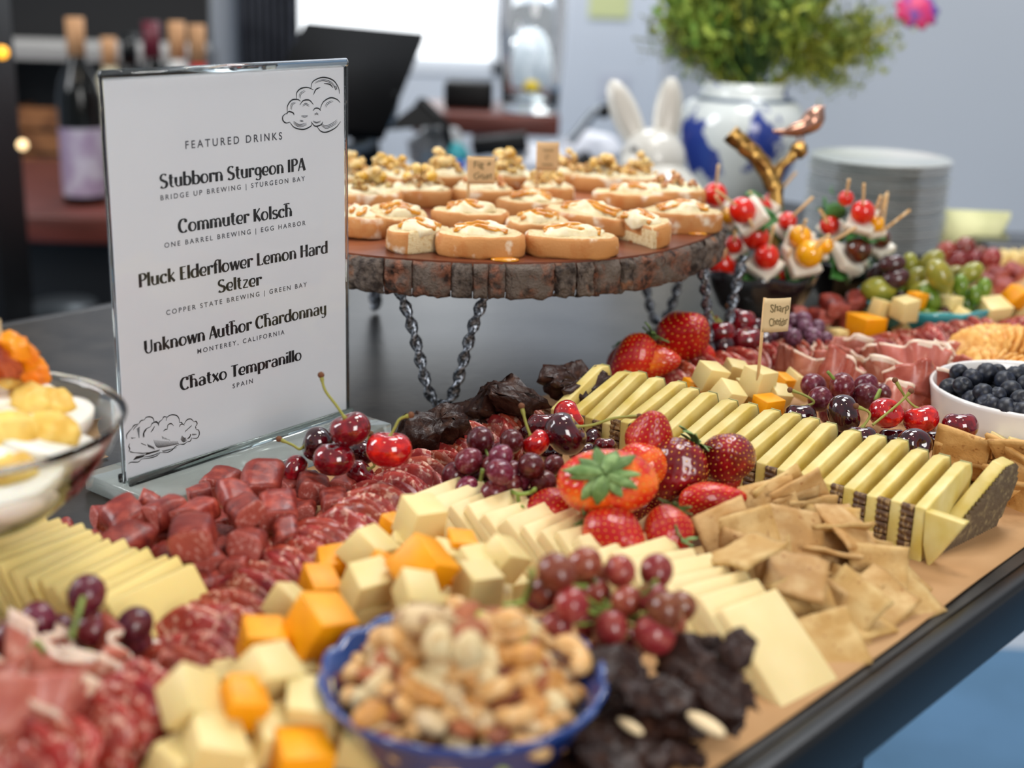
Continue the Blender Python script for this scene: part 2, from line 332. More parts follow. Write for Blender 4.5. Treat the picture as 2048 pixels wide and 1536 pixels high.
# --- display lettering drawn with a contrast pen
def A(cx, cy, rx, ry, a0, a1, m=1): return ('a', cx, cy, rx, ry, a0, a1, m)
def Ln(x0, y0_, x1, y1_, m=1): return ('l', x0, y0_, x1, y1_, m)
ob_ = lambda x=0: [A(.40 + x, .5, .30, .47, 90, 270, 1), A(.40 + x, .5, .30, .47, -90, 90, .42)]
GL = {
 'o': (ob_(), .84), 'c': ([A(.42, .5, .32, .47, 50, 310, 1), A(.58, .82, .07, .06, 0, 360, .3)], .74),
 'e': ([A(.42, .5, .32, .47, 60, 305, 1), A(.44, .66, .20, .30, -95, 100, .4), A(.44, .40, .14, .04, 90, 180, .3)], .76),
 'n': ([Ln(.14, 0, .14, 1), A(.38, .62, .24, .36, 165, 0, .5), Ln(.62, .62, .62, 0, 1)], .82),
 'm': ([Ln(.14, 0, .14, 1), A(.36, .62, .22, .36, 165, 0, .5), Ln(.58, .62, .58, 0, 1), A(.80, .62, .22, .36, 165, 0, .5), Ln(1.02, .62, 1.02, 0, 1)], 1.22),
 'r': ([Ln(.14, 0, .14, 1), A(.40, .62, .26, .36, 165, 60, .5), A(.50, .88, .07, .08, 0, 360, .4)], .62),
 'u': ([Ln(.14, 1, .14, .38), A(.38, .38, .24, .36, 180, 350, .5), Ln(.62, 0, .62, 1)], .82),
 't': ([Ln(.22, 1.35, .22, .3), A(.42, .3, .20, .28, 180, 290, .6), Ln(.02, .98, .46, 1.0, .9)], .56),
 'b': ([Ln(.14, 0, .14, 1.5), A(.40, .48, .30, .46, 120, -120, .95), A(.40, .48, .26, .46, -120, -180, .4)], .84),
 'd': ([Ln(.66, 0, .66, 1.5), A(.40, .48, .30, .46, 60, 300, .95)], .84),
 'p': ([Ln(.14, -.45, .14, 1), A(.40, .5, .30, .46, 120, -120, .95)], .84),
 'h': ([Ln(.14, 0, .14, 1.42), A(.02, 1.42, .12, .1, 0, 180, .3), A(.38, .62, .24, .36, 165, 0, .5), Ln(.62, .62, .62, 0, 1), A(.30, 1.42, .2, .12, 160, 20, .4)], .82),
 'l': ([Ln(.14, 0, .14, 1.5)], .32), 'i': ([Ln(.14, 0, .14, 1), Ln(.14, 1.25, .14, 1.42, 1)], .32),
 'f': ([Ln(.2, 0, .2, 1.2), A(.42, 1.2, .22, .3, 180, 50, .5), Ln(.0, .98, .42, 1.0, .9)], .50),
 'a': ([A(.36, .28, .24, .28, 0, 360, .8), A(.36, .70, .24, .28, 0, 160, .5), Ln(.60, .75, .60, 0, 1)], .80),
 's': ([A(.34, .74, .22, .23, 30, 250, .7), A(.30, .26, .24, .25, 80, -150, .95), Ln(.2, .58, .44, .44, 1.1)], .66),
 'k': ([Ln(.14, 0, .14, 1.5), Ln(.60, 1, .2, .5, .35), Ln(.26, .55, .64, 0, 1)], .74),
 'w': ([Ln(.06, 1, .28, 0, 1), Ln(.28, 0, .5, 1, .35), Ln(.5, 1, .72, 0, 1), Ln(.72, 0, .94, 1, .35)], 1.0),
 'x': ([Ln(.06, 1, .62, 0, 1), Ln(.6, 1, .08, 0, .35)], .70), 'z': ([Ln(.08, .96, .56, .96, 2), Ln(.56, .96, .08, .04, .45), Ln(.08, .04, .58, .04, 2)], .66),
 'y': ([Ln(.14, 1, .14, .38), A(.38, .38, .24, .36, 180, 350, .5), Ln(.62, 1, .62, -.2, 1), A(.40, -.2, .22, .24, 0, -150, .4)], .80),
 'g': ([A(.38, .56, .26, .40, 0, 360, .85), Ln(.62, .95, .62, -.15, .8), A(.38, -.15, .24, .24, 0, -160, .5)], .78),
 'S': ([A(.42, 1.08, .28, .36, 35, 255, .75), A(.38, .37, .30, .37, 75, -150, 1), Ln(.26, .86, .52, .62, 1.2)], .84),
 'C': ([A(.52, .72, .40, .72, 45, 315, 1), A(.74, 1.2, .08, .1, 0, 360, .3)], .96),
 'P': ([Ln(.18, 0, .18, 1.45), A(.36, 1.08, .32, .36, 110, -110, .85)], .80),
 'E': ([Ln(.18, 0, .18, 1.45), Ln(.18, 1.41, .62, 1.41, .8), Ln(.18, .76, .5, .76, .8), Ln(.18, .04, .64, .04, .8)], .74),
 'L': ([Ln(.18, 0, .18, 1.45), Ln(.18, .04, .62, .04, .8), Ln(.6, .04, .64, .2, .4)], .72),
 'H': ([Ln(.18, 0, .18, 1.45), Ln(.74, 0, .74, 1.45), Ln(.18, .76, .74, .76, .8)], .94),
 'U': ([Ln(.18, 1.45, .18, .45), A(.46, .45, .28, .43, 180, 360, .5), Ln(.74, .45, .74, 1.45, .5)], .94),
 'A': ([Ln(.04, 0, .38, 1.45, .35), Ln(.40, 1.45, .74, 0, 1.1), Ln(.16, .45, .6, .45, .8)], .82),
 'T': ([Ln(.38, 0, .38, 1.4), Ln(.02, 1.4, .74, 1.4, 1.2)], .78), 'I': ([Ln(.18, 0, .18, 1.45)], .38),
 'K': ([Ln(.18, 0, .18, 1.45), Ln(.7, 1.45, .24, .7, .35), Ln(.3, .8, .74, 0, 1.1)], .82), ' ': ([], .36)}
def stroke(pts, wid, mb, fl):
    n = len(pts); v = []; f = []
    for i, p in enumerate(pts):
        a = pts[max(i - 1, 0)]; b = pts[min(i + 1, n - 1)]; dx, dy = b[0] - a[0], b[1] - a[1]; L = math.hypot(dx, dy) or 1
        w_ = wid(dx / L, dy / L, i / (n - 1)) / 2; nx_, ny_ = -dy / L * w_, dx / L * w_
        v += [(p[0] + nx_, p[1] + ny_, fl), (p[0] - nx_, p[1] - ny_, fl)]
    for i in range(n - 1): f.append((2 * i, 2 * i + 1, 2 * i + 3, 2 * i + 2))
    mb.add(v, f)
def display(text, p0, p1, xh):
    (u0, v0), (u1, v1) = SP(*p0), SP(*p1); adv = sum(GL[c][1] for c in text); kx = (u1 - u0) / (adv - .2); ky = xh; mb = MB(); x = -.06; k = 0
    for c in text:
        for s in GL[c][0]:
            if s[0] == 'l': pts = [(s[1] + (s[3] - s[1]) * i / 4, s[2] + (s[4] - s[2]) * i / 4) for i in range(5)]; m_ = s[5]
            else:
                _, cx, cy, rx, ry, a0, a1, m_ = s; pts = [(cx + rx * math.cos(math.radians(a0 + (a1 - a0) * i / 18)), cy + ry * math.sin(math.radians(a0 + (a1 - a0) * i / 18))) for i in range(19)]
            P = [(u0 + (x + a) * kx, v0 + (v1 - v0) * (x + a) / adv + b * ky) for a, b in pts]
            k = (k + 1) % 5
            stroke(P, lambda dx, dy, t, m_=m_: kx * (.08 + .195 * m_ * abs(dy) ** 1.2), mb, .0004 + k * .00001)
        x += GL[c][1]
    ob('menu_lettering', mb.me('lettering', M_ink), sg, Matrix.Translation((0, 0, 0)))
def caps(text, p0, p1, ch, mt=None):
    (u0, v0), (u1, v1) = SP(*p0), SP(*p1)
    cu = bpy.data.curves.new('t', 'FONT'); cu.body = text; cu.space_character = 1.45; cu.offset = .012; cu.size = 1; o = bpy.data.objects.new('t', cu); COL.objects.link(o)
    bpy.context.view_layer.update(); me = bpy.data.meshes.new_from_object(o.evaluated_get(bpy.context.evaluated_depsgraph_get())); bpy.data.objects.remove(o)
    xs = [q.co.x for q in me.vertices]; ys = [q.co.y for q in me.vertices]; a, b = min(xs), max(xs); hy = .7
    for q in me.vertices: t = (q.co.x - a) / (b - a); q.co = (u0 + (u1 - u0) * t, v0 + (v1 - v0) * t + q.co.y / hy * ch, .0004)
    me.materials.clear(); me.materials.append(mt or M_ink2); ob('menu_lettering', me, sg)
mpp = lambda x: .000272 * x
caps('FEATURED DRINKS', (371.2, 297.8), (564.6, 278.7), .0043)
display('Stubborn Sturgeon IPA', (320.8, 377), (608.5, 341), .0052)
caps('BRIDGE UP BREWING | STURGEON BAY', (321.4, 401), (610, 361.3), .0028)
display('Commuter Kolsch', (358, 466.2), (583, 432.5), .0052)
caps('ONE BARREL BREWING | EGG HARBOR', (329.3, 496), (611.5, 450), .0028)
display('Pluck Elderflower Lemon Hard', (278.7, 575.5), (654, 506), .0052)
display('Seltzer', (437, 585.3), (521.8, 570.4), .0050)
caps('COPPER STATE BREWING | GREEN BAY', (332.9, 630.4), (613.9, 572.8), .0028)
display('Unknown Author Chardonnay', (289.5, 708.3), (651.2, 627), .0052)
caps('MONTEREY, CALIFORNIA', (395.2, 707.6), (569.2, 668.3), .0028)
display('Chatxo Tempranillo', (361.6, 781), (602, 720), .0050)
caps('SPAIN', (465.6, 777), (506, 765.8), .0028)
# --- engraved clouds
def zc(ox, oy, sc): return lambda l: [(ox + x / sc, oy + y / sc) for x, y in l]
def ink(lines, conv, wpx, hat=False):
    mb = MB()
    for l in lines:
        pts = [SP(*q) for q in conv(l)]; pts = [(p.x, p.y) for p in spline([(a, b, 0) for a, b in pts], 5 if len(l) > 2 else 3)]
        stroke(pts, lambda dx, dy, t: .00024 * wpx * (.35 + .65 * math.sin(math.pi * min(max(t, .03), .97))), mb, .0005)
    ob('cloud_drawing', mb.me('cloud', M_ink), sg)
z1 = zc(150, 100, 3.4133)
ink([[(1512, 335), (1515, 290), (1545, 262), (1590, 256), (1628, 272)], [(1610, 265), (1625, 215), (1690, 187), (1760, 205), (1798, 255), (1806, 298)], [(1450, 425), (1452, 380), (1480, 342), (1520, 338), (1540, 350)],
     [(1535, 375), (1560, 345), (1600, 343), (1628, 372)], [(1448, 428), (1420, 452), (1420, 480), (1440, 498), (1468, 492)], [(1445, 440), (1460, 420), (1490, 430), (1496, 445)], [(1468, 495), (1500, 530), (1560, 542), (1610, 520), (1618, 500)],
     [(1612, 490), (1640, 520), (1680, 510), (1692, 490)], [(1625, 415), (1640, 398), (1665, 400), (1678, 415)], [(1672, 410), (1695, 355), (1745, 326), (1790, 338), (1810, 360)], [(1650, 520), (1680, 555), (1720, 560), (1780, 530), (1814, 488)],
     [(1628, 305), (1645, 270), (1675, 255)], [(1700, 228), (1740, 235), (1762, 258)]], z1, 3.4)
def arcs(base, n, dx, dy, sc=1.0): return [[(x * sc + (1 - sc) * base[len(base) // 2][0] + dx * k, y * sc + (1 - sc) * base[len(base) // 2][1] + dy * k) for x, y in base] for k in range(1, n + 1)]
ink(arcs([(1630, 212), (1690, 192), (1755, 212), (1792, 262)], 2, -3, 8, .9) + arcs([(1525, 320), (1530, 290), (1560, 268)], 2, 7, 6) + arcs([(1485, 505), (1530, 532), (1590, 520)], 3, 0, -8, .85) + arcs([(1670, 525), (1710, 548), (1765, 525), (1800, 498)], 3, -2, -9, .85)
    + arcs([(1465, 400), (1470, 365), (1495, 350)], 2, 7, 5) + arcs([(1700, 380), (1715, 355), (1750, 338)], 2, 7, 6) + arcs([(1545, 372), (1575, 355), (1610, 372)], 2, 0, 9, .7) + arcs([(1545, 462), (1570, 466), (1590, 460)], 2, 0, -8) + arcs([(1790, 240), (1796, 270)], 3, -6, 2) + arcs([(1635, 428), (1650, 422), (1662, 428)], 2, 0, 8)
    + arcs([(1535, 492), (1560, 496)], 2, 0, -6) + arcs([(1625, 495), (1650, 505), (1678, 495)], 2, 0, -6), z1, 1.5)
z2 = zc(240, 800, 10.242)
ink([[(140, 800), (135, 720), (190, 640), (240, 590)], [(240, 590), (290, 520), (380, 490)], [(385, 490), (430, 425), (495, 410)], [(495, 410), (540, 355), (620, 345), (680, 380), (700, 455)], [(700, 455), (740, 442), (790, 470)],
     [(790, 530), (800, 460), (870, 395)], [(870, 395), (900, 345), (965, 350)], [(945, 430), (970, 350), (1060, 303), (1160, 320), (1210, 380), (1218, 460)], [(1218, 460), (1260, 460), (1280, 495)], [(1215, 555), (1240, 505), (1285, 495), (1320, 520)],
     [(1310, 500), (1370, 410), (1450, 388), (1510, 440)], [(1510, 445), (1560, 440), (1580, 490), (1545, 545)], [(1545, 545), (1560, 590)], [(1555, 600), (1610, 620), (1625, 700), (1580, 780), (1480, 785)], [(1470, 770), (1440, 840), (1370, 860)],
     [(1370, 860), (1310, 905), (1230, 905)], [(1230, 905), (1140, 950), (1060, 1030), (960, 1075), (830, 1078)], [(830, 1075), (740, 1150), (600, 1190), (440, 1210)], [(440, 1210), (370, 1270), (230, 1275), (170, 1310)],
     [(480, 770), (480, 690), (530, 600), (630, 545)], [(630, 545), (660, 480), (740, 455), (785, 500)], [(890, 640), (930, 605), (975, 598)], [(970, 590), (985, 510), (1050, 485), (1100, 530)], [(820, 1070), (740, 1110), (620, 1150), (480, 1170)],
     [(200, 890), (180, 950), (200, 1000), (180, 1060)], [(630, 660), (670, 610), (710, 535)], [(500, 760), (490, 680), (540, 610)]], z2, 6.5 / 2.4)
hat = []
for k in range(20): a = k / 19; hat.append([(690 + 480 * a, 820 + 60 * a - 40 * a * a), (740 + 450 * a, 940 - 10 * a - 40 * a * a), (800 + 410 * a, 985 - 60 * a - 30 * a * a)])
for k in range(16): a = k / 15; hat.append([(860 + 290 * a, 1035 - 60 * a), (900 + 260 * a, 1070 - 90 * a)])
for k in range(12): hat.append([(340 + k * 4, 600 + k * 16), (410 - k * 1, 545 + k * 20)])
for k in range(14): hat.append([(290 + k * 22, 1075 + 3 * math.sin(k)), (320 + k * 22, 1115 - abs(k - 7) * 5)])
for k in range(16): hat.append([(270 + k * 13, 1235 - k * 4), (340 + k * 11, 1150 - k * 2)])
for k in range(18): hat.append([(500 + k * 17, 1140 - k * 5), (560 + k * 15, 1080 - k * 4)])
for k in range(8): hat.append([(560 + k * 18, 900 + k * 8), (590 + k * 17, 970 + k * 7)])
for k in range(6): hat.append([(1240 + k * 5, 800 - k * 14), (1300 + k * 4, 860 - k * 16), (1370 - k * 4, 830 - k * 12)])
for k in range(5): hat.append([(1370 + k * 10, 800 - k * 10), (1430 + k * 5, 770 - k * 12), (1440 + k * 3, 700)])
for k in range(6): hat.append([(270 + k * 10, 620 - k * 16), (300 + k * 14, 560 - k * 10)])
for k in range(5): hat.append([(230 + k * 18, 760 + k * 5), (245 + k * 18, 800 - k * 8)])
for k in range(7): hat.append([(1330 + k * 20, 660 - k * 18), (1350 + k * 20, 620 - k * 18)])
for k in range(6): hat.append([(860 + k * 30, 740 + k * 14), (880 + k * 28, 800 + k * 6)])
for k in range(6): hat.append([(1480 + k * 16, 690), (1490 + k * 14, 730 - k * 3)])
for k in range(8): hat.append([(205 + k * 12, 1045 + k * 4), (215 + k * 12, 1075 + k * 2)])
for k in range(5): hat.append([(430 + k * 20, 880 + k * 9), (460 + k * 20, 905 + k * 7)])
ink(hat, z2, 1.5)
# ================================================================ wood slab riser
SCx, SCy, SR, ST = -.033, 1.067, .196, .110
M_slabtop = mat('slab_wood', '#7a4127', .38, '#5c2c1a', 16, 5, .35, .65, bump=.2, bscale=90, coat=.15, col3='#a35f3a', scale3=6, lo3=.5, hi3=.75)
M_bark = mat('tree_bark', '#6a5e55', .9, '#2a201b', 45, 6, .38, .64, bump=1, bscale=110, bdist=.003, col3='#8a5a3c', scale3=14, lo3=.60, hi3=.72, rv=.22)
M_bark2 = mat('red_bark', '#80503a', .85, '#2e1c15', 50, 6, .4, .62, bump=1, bscale=110, bdist=.003, col3='#655950', scale3=12, lo3=.42, hi3=.56)
M_honey = mat('amber_honey', '#d08f22', .1, '#bd7414', 80, 2, coat=.8, sss=.2, rad=(.003, 0, 0))
slab = thing('wood_slab_riser', (SCx, SCy, 0), 'round live-edge wood slab riser with bark rim on twisted iron hairpin legs', 'riser')
vv = []; ff = []; nr = 12; na = 96
def slabr(a): return SR - .006 + .0035 * noise.noise(Vector((math.cos(a) * 2, math.sin(a) * 2, 3)))
for j in range(nr + 1):
    for i in range(na): a = 2 * math.pi * i / na; r_ = slabr(a) * j / nr; vv.append((r_ * math.cos(a), r_ * math.sin(a), ST))
for j in range(nr):
    for i in range(na): k = (i + 1) % na; ff.append((j * na + i, (j + 1) * na + i, (j + 1) * na + k, j * na + k))
b0 = len(vv)
for i in range(na): a = 2 * math.pi * i / na; r_ = slabr(a); vv.append((r_ * math.cos(a), r_ * math.sin(a), ST - .020))
for i in range(na): k = (i + 1) % na; ff.append((nr * na + i, b0 + i, b0 + k, nr * na + k))
ff.append(tuple(b0 + na - 1 - i for i in range(na)))
ob('slab_top', mesh('slab_top', vv, ff, M_slabtop, False), slab)
# bark plates, each its own piece
a = 0; k = 0
while a < 2 * math.pi - .02:
    da = R.uniform(.045, .19); a1 = min(a + da, 2 * math.pi); vs_ = []; fs_ = []; ni, nj = 9, 8
    th = R.uniform(.0050, .0070)
    for j in range(nj + 1):
        for i in range(ni + 1):
            s = i / ni; t = j / nj; aa = a + .001 + (a1 - a - .002) * s; e1 = min(1, 9 * min(s, 1 - s) + .45); e2 = min(1, 6 * min(t, 1 - t) + .15)
            rr = slabr(aa) - .001 + (th * e1 * e2 ** .5) + .004 * noise.noise(Vector((aa * 40, t * 4, 9 + k))) * e1 + .0018 * noise.noise(Vector((aa * 150, t * 14, k)))
            z = ST - .0012 - .0235 * t + .0012 * noise.noise(Vector((aa * 30, 0, 5))) - .0022 * t * noise.noise(Vector((aa * 20, 3, 5)))
            vs_.append((rr * math.cos(aa), rr * math.sin(aa), z))
    nb = len(vs_)
    for (j) in (0, nj):
        for i in range(ni + 1):
            aa = a + .001 + (a1 - a - .002) * i / ni; rr = slabr(aa) - .002; vs_.append((rr * math.cos(aa), rr * math.sin(aa), ST - .0014 - .023 * j / nj))
    for j in range(nj):
        for i in range(ni): q = j * (ni + 1) + i; fs_.append((q, q + ni + 1, q + ni + 2, q + 1))
    for i in range(ni):
        fs_.append((i, i + 1, nb + i + 1, nb + i)); q = nj * (ni + 1) + i; fs_.append((q, nb + ni + 1 + i, nb + ni + 2 + i, q + 1))
    ob('bark_plate', mesh('bark', vs_, fs_, M_bark2 if R.random() < .2 else M_bark), slab); a = a1; k += 1
# twisted hairpin legs
M_iron = mat('wrought_iron', '#3c4046', .30, '#a5adb8', 500, 3, .45, .62, metal=.7, spec=.6, bump=.5, bscale=500)  # pale mottle puts bluish-grey highlights into the iron colour
def twisted(pts, r, pitch):
    pts = resample(spline(pts, 10), .0016); n = 10; v = []; f = []; x = Vector((0, -1, 0))
    for i, p in enumerate(pts):
        d = (pts[min(i + 1, len(pts) - 1)] - pts[max(i - 1, 0)]).normalized(); x = (x - d * x.dot(d)).normalized(); y = d.cross(x); tw = i * .0016 / pitch * math.pi
        for k in range(n):
            a = 2 * math.pi * k / n; rr = r * (1 + .42 * math.cos(2 * (a - tw))) * (1 + .06 * noise.noise(p * 900)); v.append(p + (x * math.cos(a) + y * math.sin(a)) * rr)
    for i in range(len(pts) - 1):
        for k in range(n): q = (k + 1) % n; f.append((i * n + k, i * n + q, (i + 1) * n + q, (i + 1) * n + k))
    return v, f
for (fx, fy, ang) in ((-.0485, .893, 0), (-.122, 1.16, 1.9), (.125, 1.14, 2.6), (-.19, 1.0, 1.2), (.155, 1.0, .9)):
    dx, dy = math.cos(ang), math.sin(ang); f0 = Vector((fx - SCx, fy - SCy, .004)); hw = .031
    P = [f0 + Vector((-dx * hw, -dy * hw, ST - .024)), f0 + Vector((-dx * .021, -dy * .021, .058)), f0 + Vector((-dx * .009, -dy * .009, .012)), f0 + Vector((0, 0, .001)), f0 + Vector((dx * .009, dy * .009, .012)), f0 + Vector((dx * .021, dy * .021, .058)), f0 + Vector((dx * hw, dy * hw, ST - .024))]
    v, f = twisted(P, .0032, .0125); ob('hairpin_leg', mesh('leg', v, f, M_iron), slab)
# ================================================================ crostini
M_crust = mat('bread_crust', '#bb8148', .7, '#ddcdb4', 20, 4, .56, .66, bump=.35, bscale=220, col3='#b06a30', scale3=25, lo3=.5, hi3=.7, rv=.08)
M_crumb = mat('bread_crumb', '#e9d3a4', .8, '#cfa76a', 90, 4, .5, .7, bump=.8, bscale=300, bdist=.002, rv=.06)
M_whip = mat('whipped_goat_cheese', '#eadfbf', .45, '#dccb9e', 60, 3, .4, .7, sss=.15, bump=.2, bscale=200)
M_pecan = mat('candied_walnut', '#ad6c34', .4, '#ddb678', 140, 3, .42, .6, bump=.6, bscale=300, rv=.25, rh=.02)
M_apple = mat('diced_pear', '#dfc084', .35, '#cfa032', 60, 2, .5, .65, sss=.2, rv=.15)
M_blue = mat('blue_veined_cheese', '#ece4bd', .5, '#8d9a86', 90, 3, .6, .68, sss=.1)
def slice_mesh(L, Wd, T, seed, cut=None):
    """oval bread slice, crust on the side and crumb faces; cut = keep part of the oval"""
    n = 40; v = []; f = []; fm = []; rings = [(.0, T), (.55, T), (.93, T * .985), (1.0, T * .86), (1.02, T * .5), (1.0, T * .14), (.95, 0), (0, 0)]
    for (s, z) in rings:
        for i in range(n):
            a = 2 * math.pi * i / n; c_, s_ = math.cos(a), math.sin(a); e = 2.5
            x = abs(c_) ** (2 / e) * (1 if c_ > 0 else -1) * L / 2; y = abs(s_) ** (2 / e) * (1 if s_ > 0 else -1) * Wd / 2
            if cut is not None: 
                m_ = cut[0] * x + cut[1] * y
                if m_ > cut[2]: x -= cut[0] * (m_ - cut[2]); y -= cut[1] * (m_ - cut[2])
            q = Vector((x * s, y * s, z)); nn = noise.noise_vector(q * 90 + Vector((seed * 5, 0, 0))) * .0012 + noise.noise_vector(q * 300 + Vector((seed * 5, 0, 0))) * .0005
            v.append(q + (nn if 0 < s else Vector((0, 0, 0))))
    for j in range(len(rings) - 1):
        for i in range(n):
            k = (i + 1) % n; f.append((j * n + i, (j + 1) * n + i, (j + 1) * n + k, j * n + k)); fm.append(0 if j < 2 or j == 6 else (1 if cut is not None and cut[0] * v[j * n + i].x + cut[1] * v[j * n + i].y > cut[2] * .9 else 2))
    fm = [0 if q in (0, 1) else 1 for q in fm]
    return mesh('bread', v, f, mats=[M_crumb, M_crust], fm=fm)
def dollop(L, Wd, Hh, seed, m_, z0):
    v, f = sph(36, 20); o = []
    for p in v:
        q = Vector((p[0] * L / 2, p[1] * Wd / 2, max(p[2], -.15) * Hh)); sw = math.sin(q.x * 260 + q.y * 420 + seed) * .0009
        q += noise.noise_vector(q * 110 + Vector((seed * 9, 0, 0))) * .0032 + noise.noise_vector(q * 320 + Vector((seed, 0, 0))) * .0009; q.z += sw + z0; o.append(q)
    return mesh('spread', o, f, m_)
def crumbles(n, L, Wd, z0, seed, r0, r1, m_):
    rr = random.Random(seed); mb = MB()
    v, f = sph(8, 6)
    for _ in range(n):
        a = rr.uniform(0, 6.28); q = math.sqrt(rr.random()); s = rr.uniform(r0, r1); hh = (1 - q * q) * .012
        c = Vector((math.cos(a) * q * L / 2, math.sin(a) * q * Wd / 2, z0 + hh * rr.random() + s * .5))
        mb.add([c + Vector((p[0] * s * rr.uniform(.8, 1.2), p[1] * s, p[2] * s * .8)) + noise.noise_vector(Vector(p) * 2 + c * 500) * s * .45 for p in v], f)
    return mb.me('crumbles', m_, True)
def crostino(px, py, L, Wd, T, yaw, label, top='whip', tilt=(0, 0), cut=None, dz=0, seed=None):
    seed = seed or R.randrange(99); p = W(px, py, ST + T / 2 + dz); o = ob('crostini', slice_mesh(L, Wd, T, seed, cut))
    o.matrix_world = Matrix.Translation(p - ZZ * T / 2) @ rotm(tilt[0], tilt[1], yaw); lab(o, label, 'crostini', 'bread slices on the wood riser')
    T2 = T * .92
    if top == 'whip':
        ob('cheese_spread', dollop(L * .66, Wd * .60, .0075, seed, M_whip, T2), o, Matrix.Translation((L * .02, 0, 0)) @ rotm(0, 0, R.uniform(-.2, .2)))
        g = MB()
        for q in range(3):
            xs = [(-L * .3 + L * .6 * i / 6, (q - 1) * Wd * .14 + math.sin(i * 1.3 + q + seed) * .0016, T2 + .0080 - abs(i - 3) * .0013 - abs(q - 1) * .0014) for i in range(7)]
            v, f = tube(spline(xs, 3), [.0012 + .0007 * abs(math.sin(i)) for i in range(19)], 8); g.add(v, f)
        ob('honey_drizzle', g.me('honey', M_honey, True), o)
    else:
        ob('cheese_spread', dollop(L * .86, Wd * .8, .006, seed, M_blue if top == 'blue' else M_whip, T2), o)
        ob('walnut_topping', crumbles(26, L * .7, Wd * .66, T2 + .003, seed, .0018, .0040, M_pecan), o, kind='stuff')
        if top != 'blue':
            ob('pear_dice', crumbles(7, L * .5, Wd * .5, T2 + .008, seed + 5, .003, .0055, M_apple), o, kind='stuff')
    return o
CR = [
 (712, 450, .042, .05, .014, 1.2, 'thick toast at the sign edge with whipped cheese and torn end', 'whip', (0, .1), None, 0),
 (792, 440, .045, .032, .013, .5, 'toast tipped on its side behind the front row, next from the sign', 'whip', (.25, .1), None, .003),
 (838, 478, .044, .040, .0145, -.25, 'short toast heel with porous cut end and honey, front row by the sign', 'whip', (0, 0), (.7, -.7, .012), 0),
 (961, 486, .060, .036, .0150, -.03, 'oval toast at the front rim with whipped cheese peak and honey running down', 'whip', (0, 0), None, 0),
 (1143, 488, .064, .036, .0140, .0, 'floury-ended oval toast at the front rim with flat dab of whipped cheese', 'whip', (0, 0), None, 0),
 (1283, 462, .046, .030, .0170, -.75, 'pale crumb toast turned edge-on with amber honey patch', 'whip', (.15, 0), (-.2, -1, .006), 0),
 (1362, 440, .062, .036, .0150, .10, 'golden toast with honey pool at the bark rim beside the skewers', 'whip', (0, 0), None, 0),
 (940, 438, .056, .034, .013, -.1, 'toast with smooth cheese quenelle just behind the fig flag stick', 'whip', (0, 0), None, .004),
 (1075, 455, .046, .034, .012, .25, 'toast with ragged white cheese behind the two front rim toasts', 'whip', (.05, 0), None, .002),
 (1180, 440, .070, .034, .013, -.35, 'long toast lying askew with ribboned cheese and honey', 'whip', (.05, .05), None, .004),
 (1062, 415, .052, .034, .013, -.15, 'toast with honeyed whipped cheese before the second flag', 'whip', (0, 0), None, .004),
 (1270, 400, .068, .034, .013, -.12, 'long flour-dusted toast under layered cheese shavings', 'whip', (0, 0), None, .004),
 (1345, 392, .052, .034, .012, .05, 'blue-veined cheese toast sprinkled with chopped walnuts near the bark rim', 'blue', (0, 0), None, .008),
 (735, 400, .056, .036, .014, .3, 'walnut-heaped toast at the sign edge, second row', 'nut', (0, 0), None, 0),
 (840, 392, .052, .034, .013, -.1, 'walnut-sprinkled pale toast, second row, second from the sign', 'nut', (0, 0), None, 0),
 (965, 392, .050, .034, .014, .2, 'walnut-heaped toast right behind the fig flag', 'nut', (0, 0), None, 0),
 (1095, 388, .044, .034, .014, 0, 'toast heaped with chunky nuts at the foot of the second flag', 'nut', (0, 0), None, 0),
 (700, 366, .046, .034, .013, .2, 'nut-topped toast in the rear row, touching the sign edge', 'nut', (0, 0), None, 0),
 (778, 362, .050, .034, .013, -.3, 'nut-topped toast in the rear row with tall yellow dice', 'nut', (0, .1), None, .004),
 (882, 362, .050, .034, .013, .2, 'nut-topped toast in the rear row between tall dice and the fig flag', 'nut', (0, 0), None, .004),
 (1010, 362, .056, .034, .013, -.1, 'pale cheese toast in the rear row between the two flags', 'nut', (0, 0), None, .0),
 (1130, 358, .046, .034, .013, .1, 'nut-topped toast in the rear row just past the second flag', 'nut', (0, 0), None, .0),
 (1200, 366, .050, .034, .013, -.2, 'nut-topped toast in the rear row before the rabbit figurine', 'nut', (0, 0), None, .0),
 (1275, 368, .048, .034, .013, .2, 'last nut-topped toast of the rear row, toward the blue vase', 'nut', (0, 0), None, .0)]
for c in CR: crostino(c[0], c[1], c[2], c[3], c[4], c[5], c[6], c[7], c[8], c[9], c[10])
v, f = rev([(.0, 0), (.012, .0), (.0115, .0012), (.007, .0022), (0, .0024)], 20); 
hm = mesh('honey', v, f, M_honey)
for (x, y, s, t) in ((1010, 520, .8, 'amber honey puddle under the front rim toast, larger one'), (1395, 468, .6, 'amber honey drops beside the toast by the bark rim')):
    o = ob('honey_drop', hm, None, W(x, y, ST + .0004)); o.scale = (s, s * .6, s); lab(o, t, 'honey')
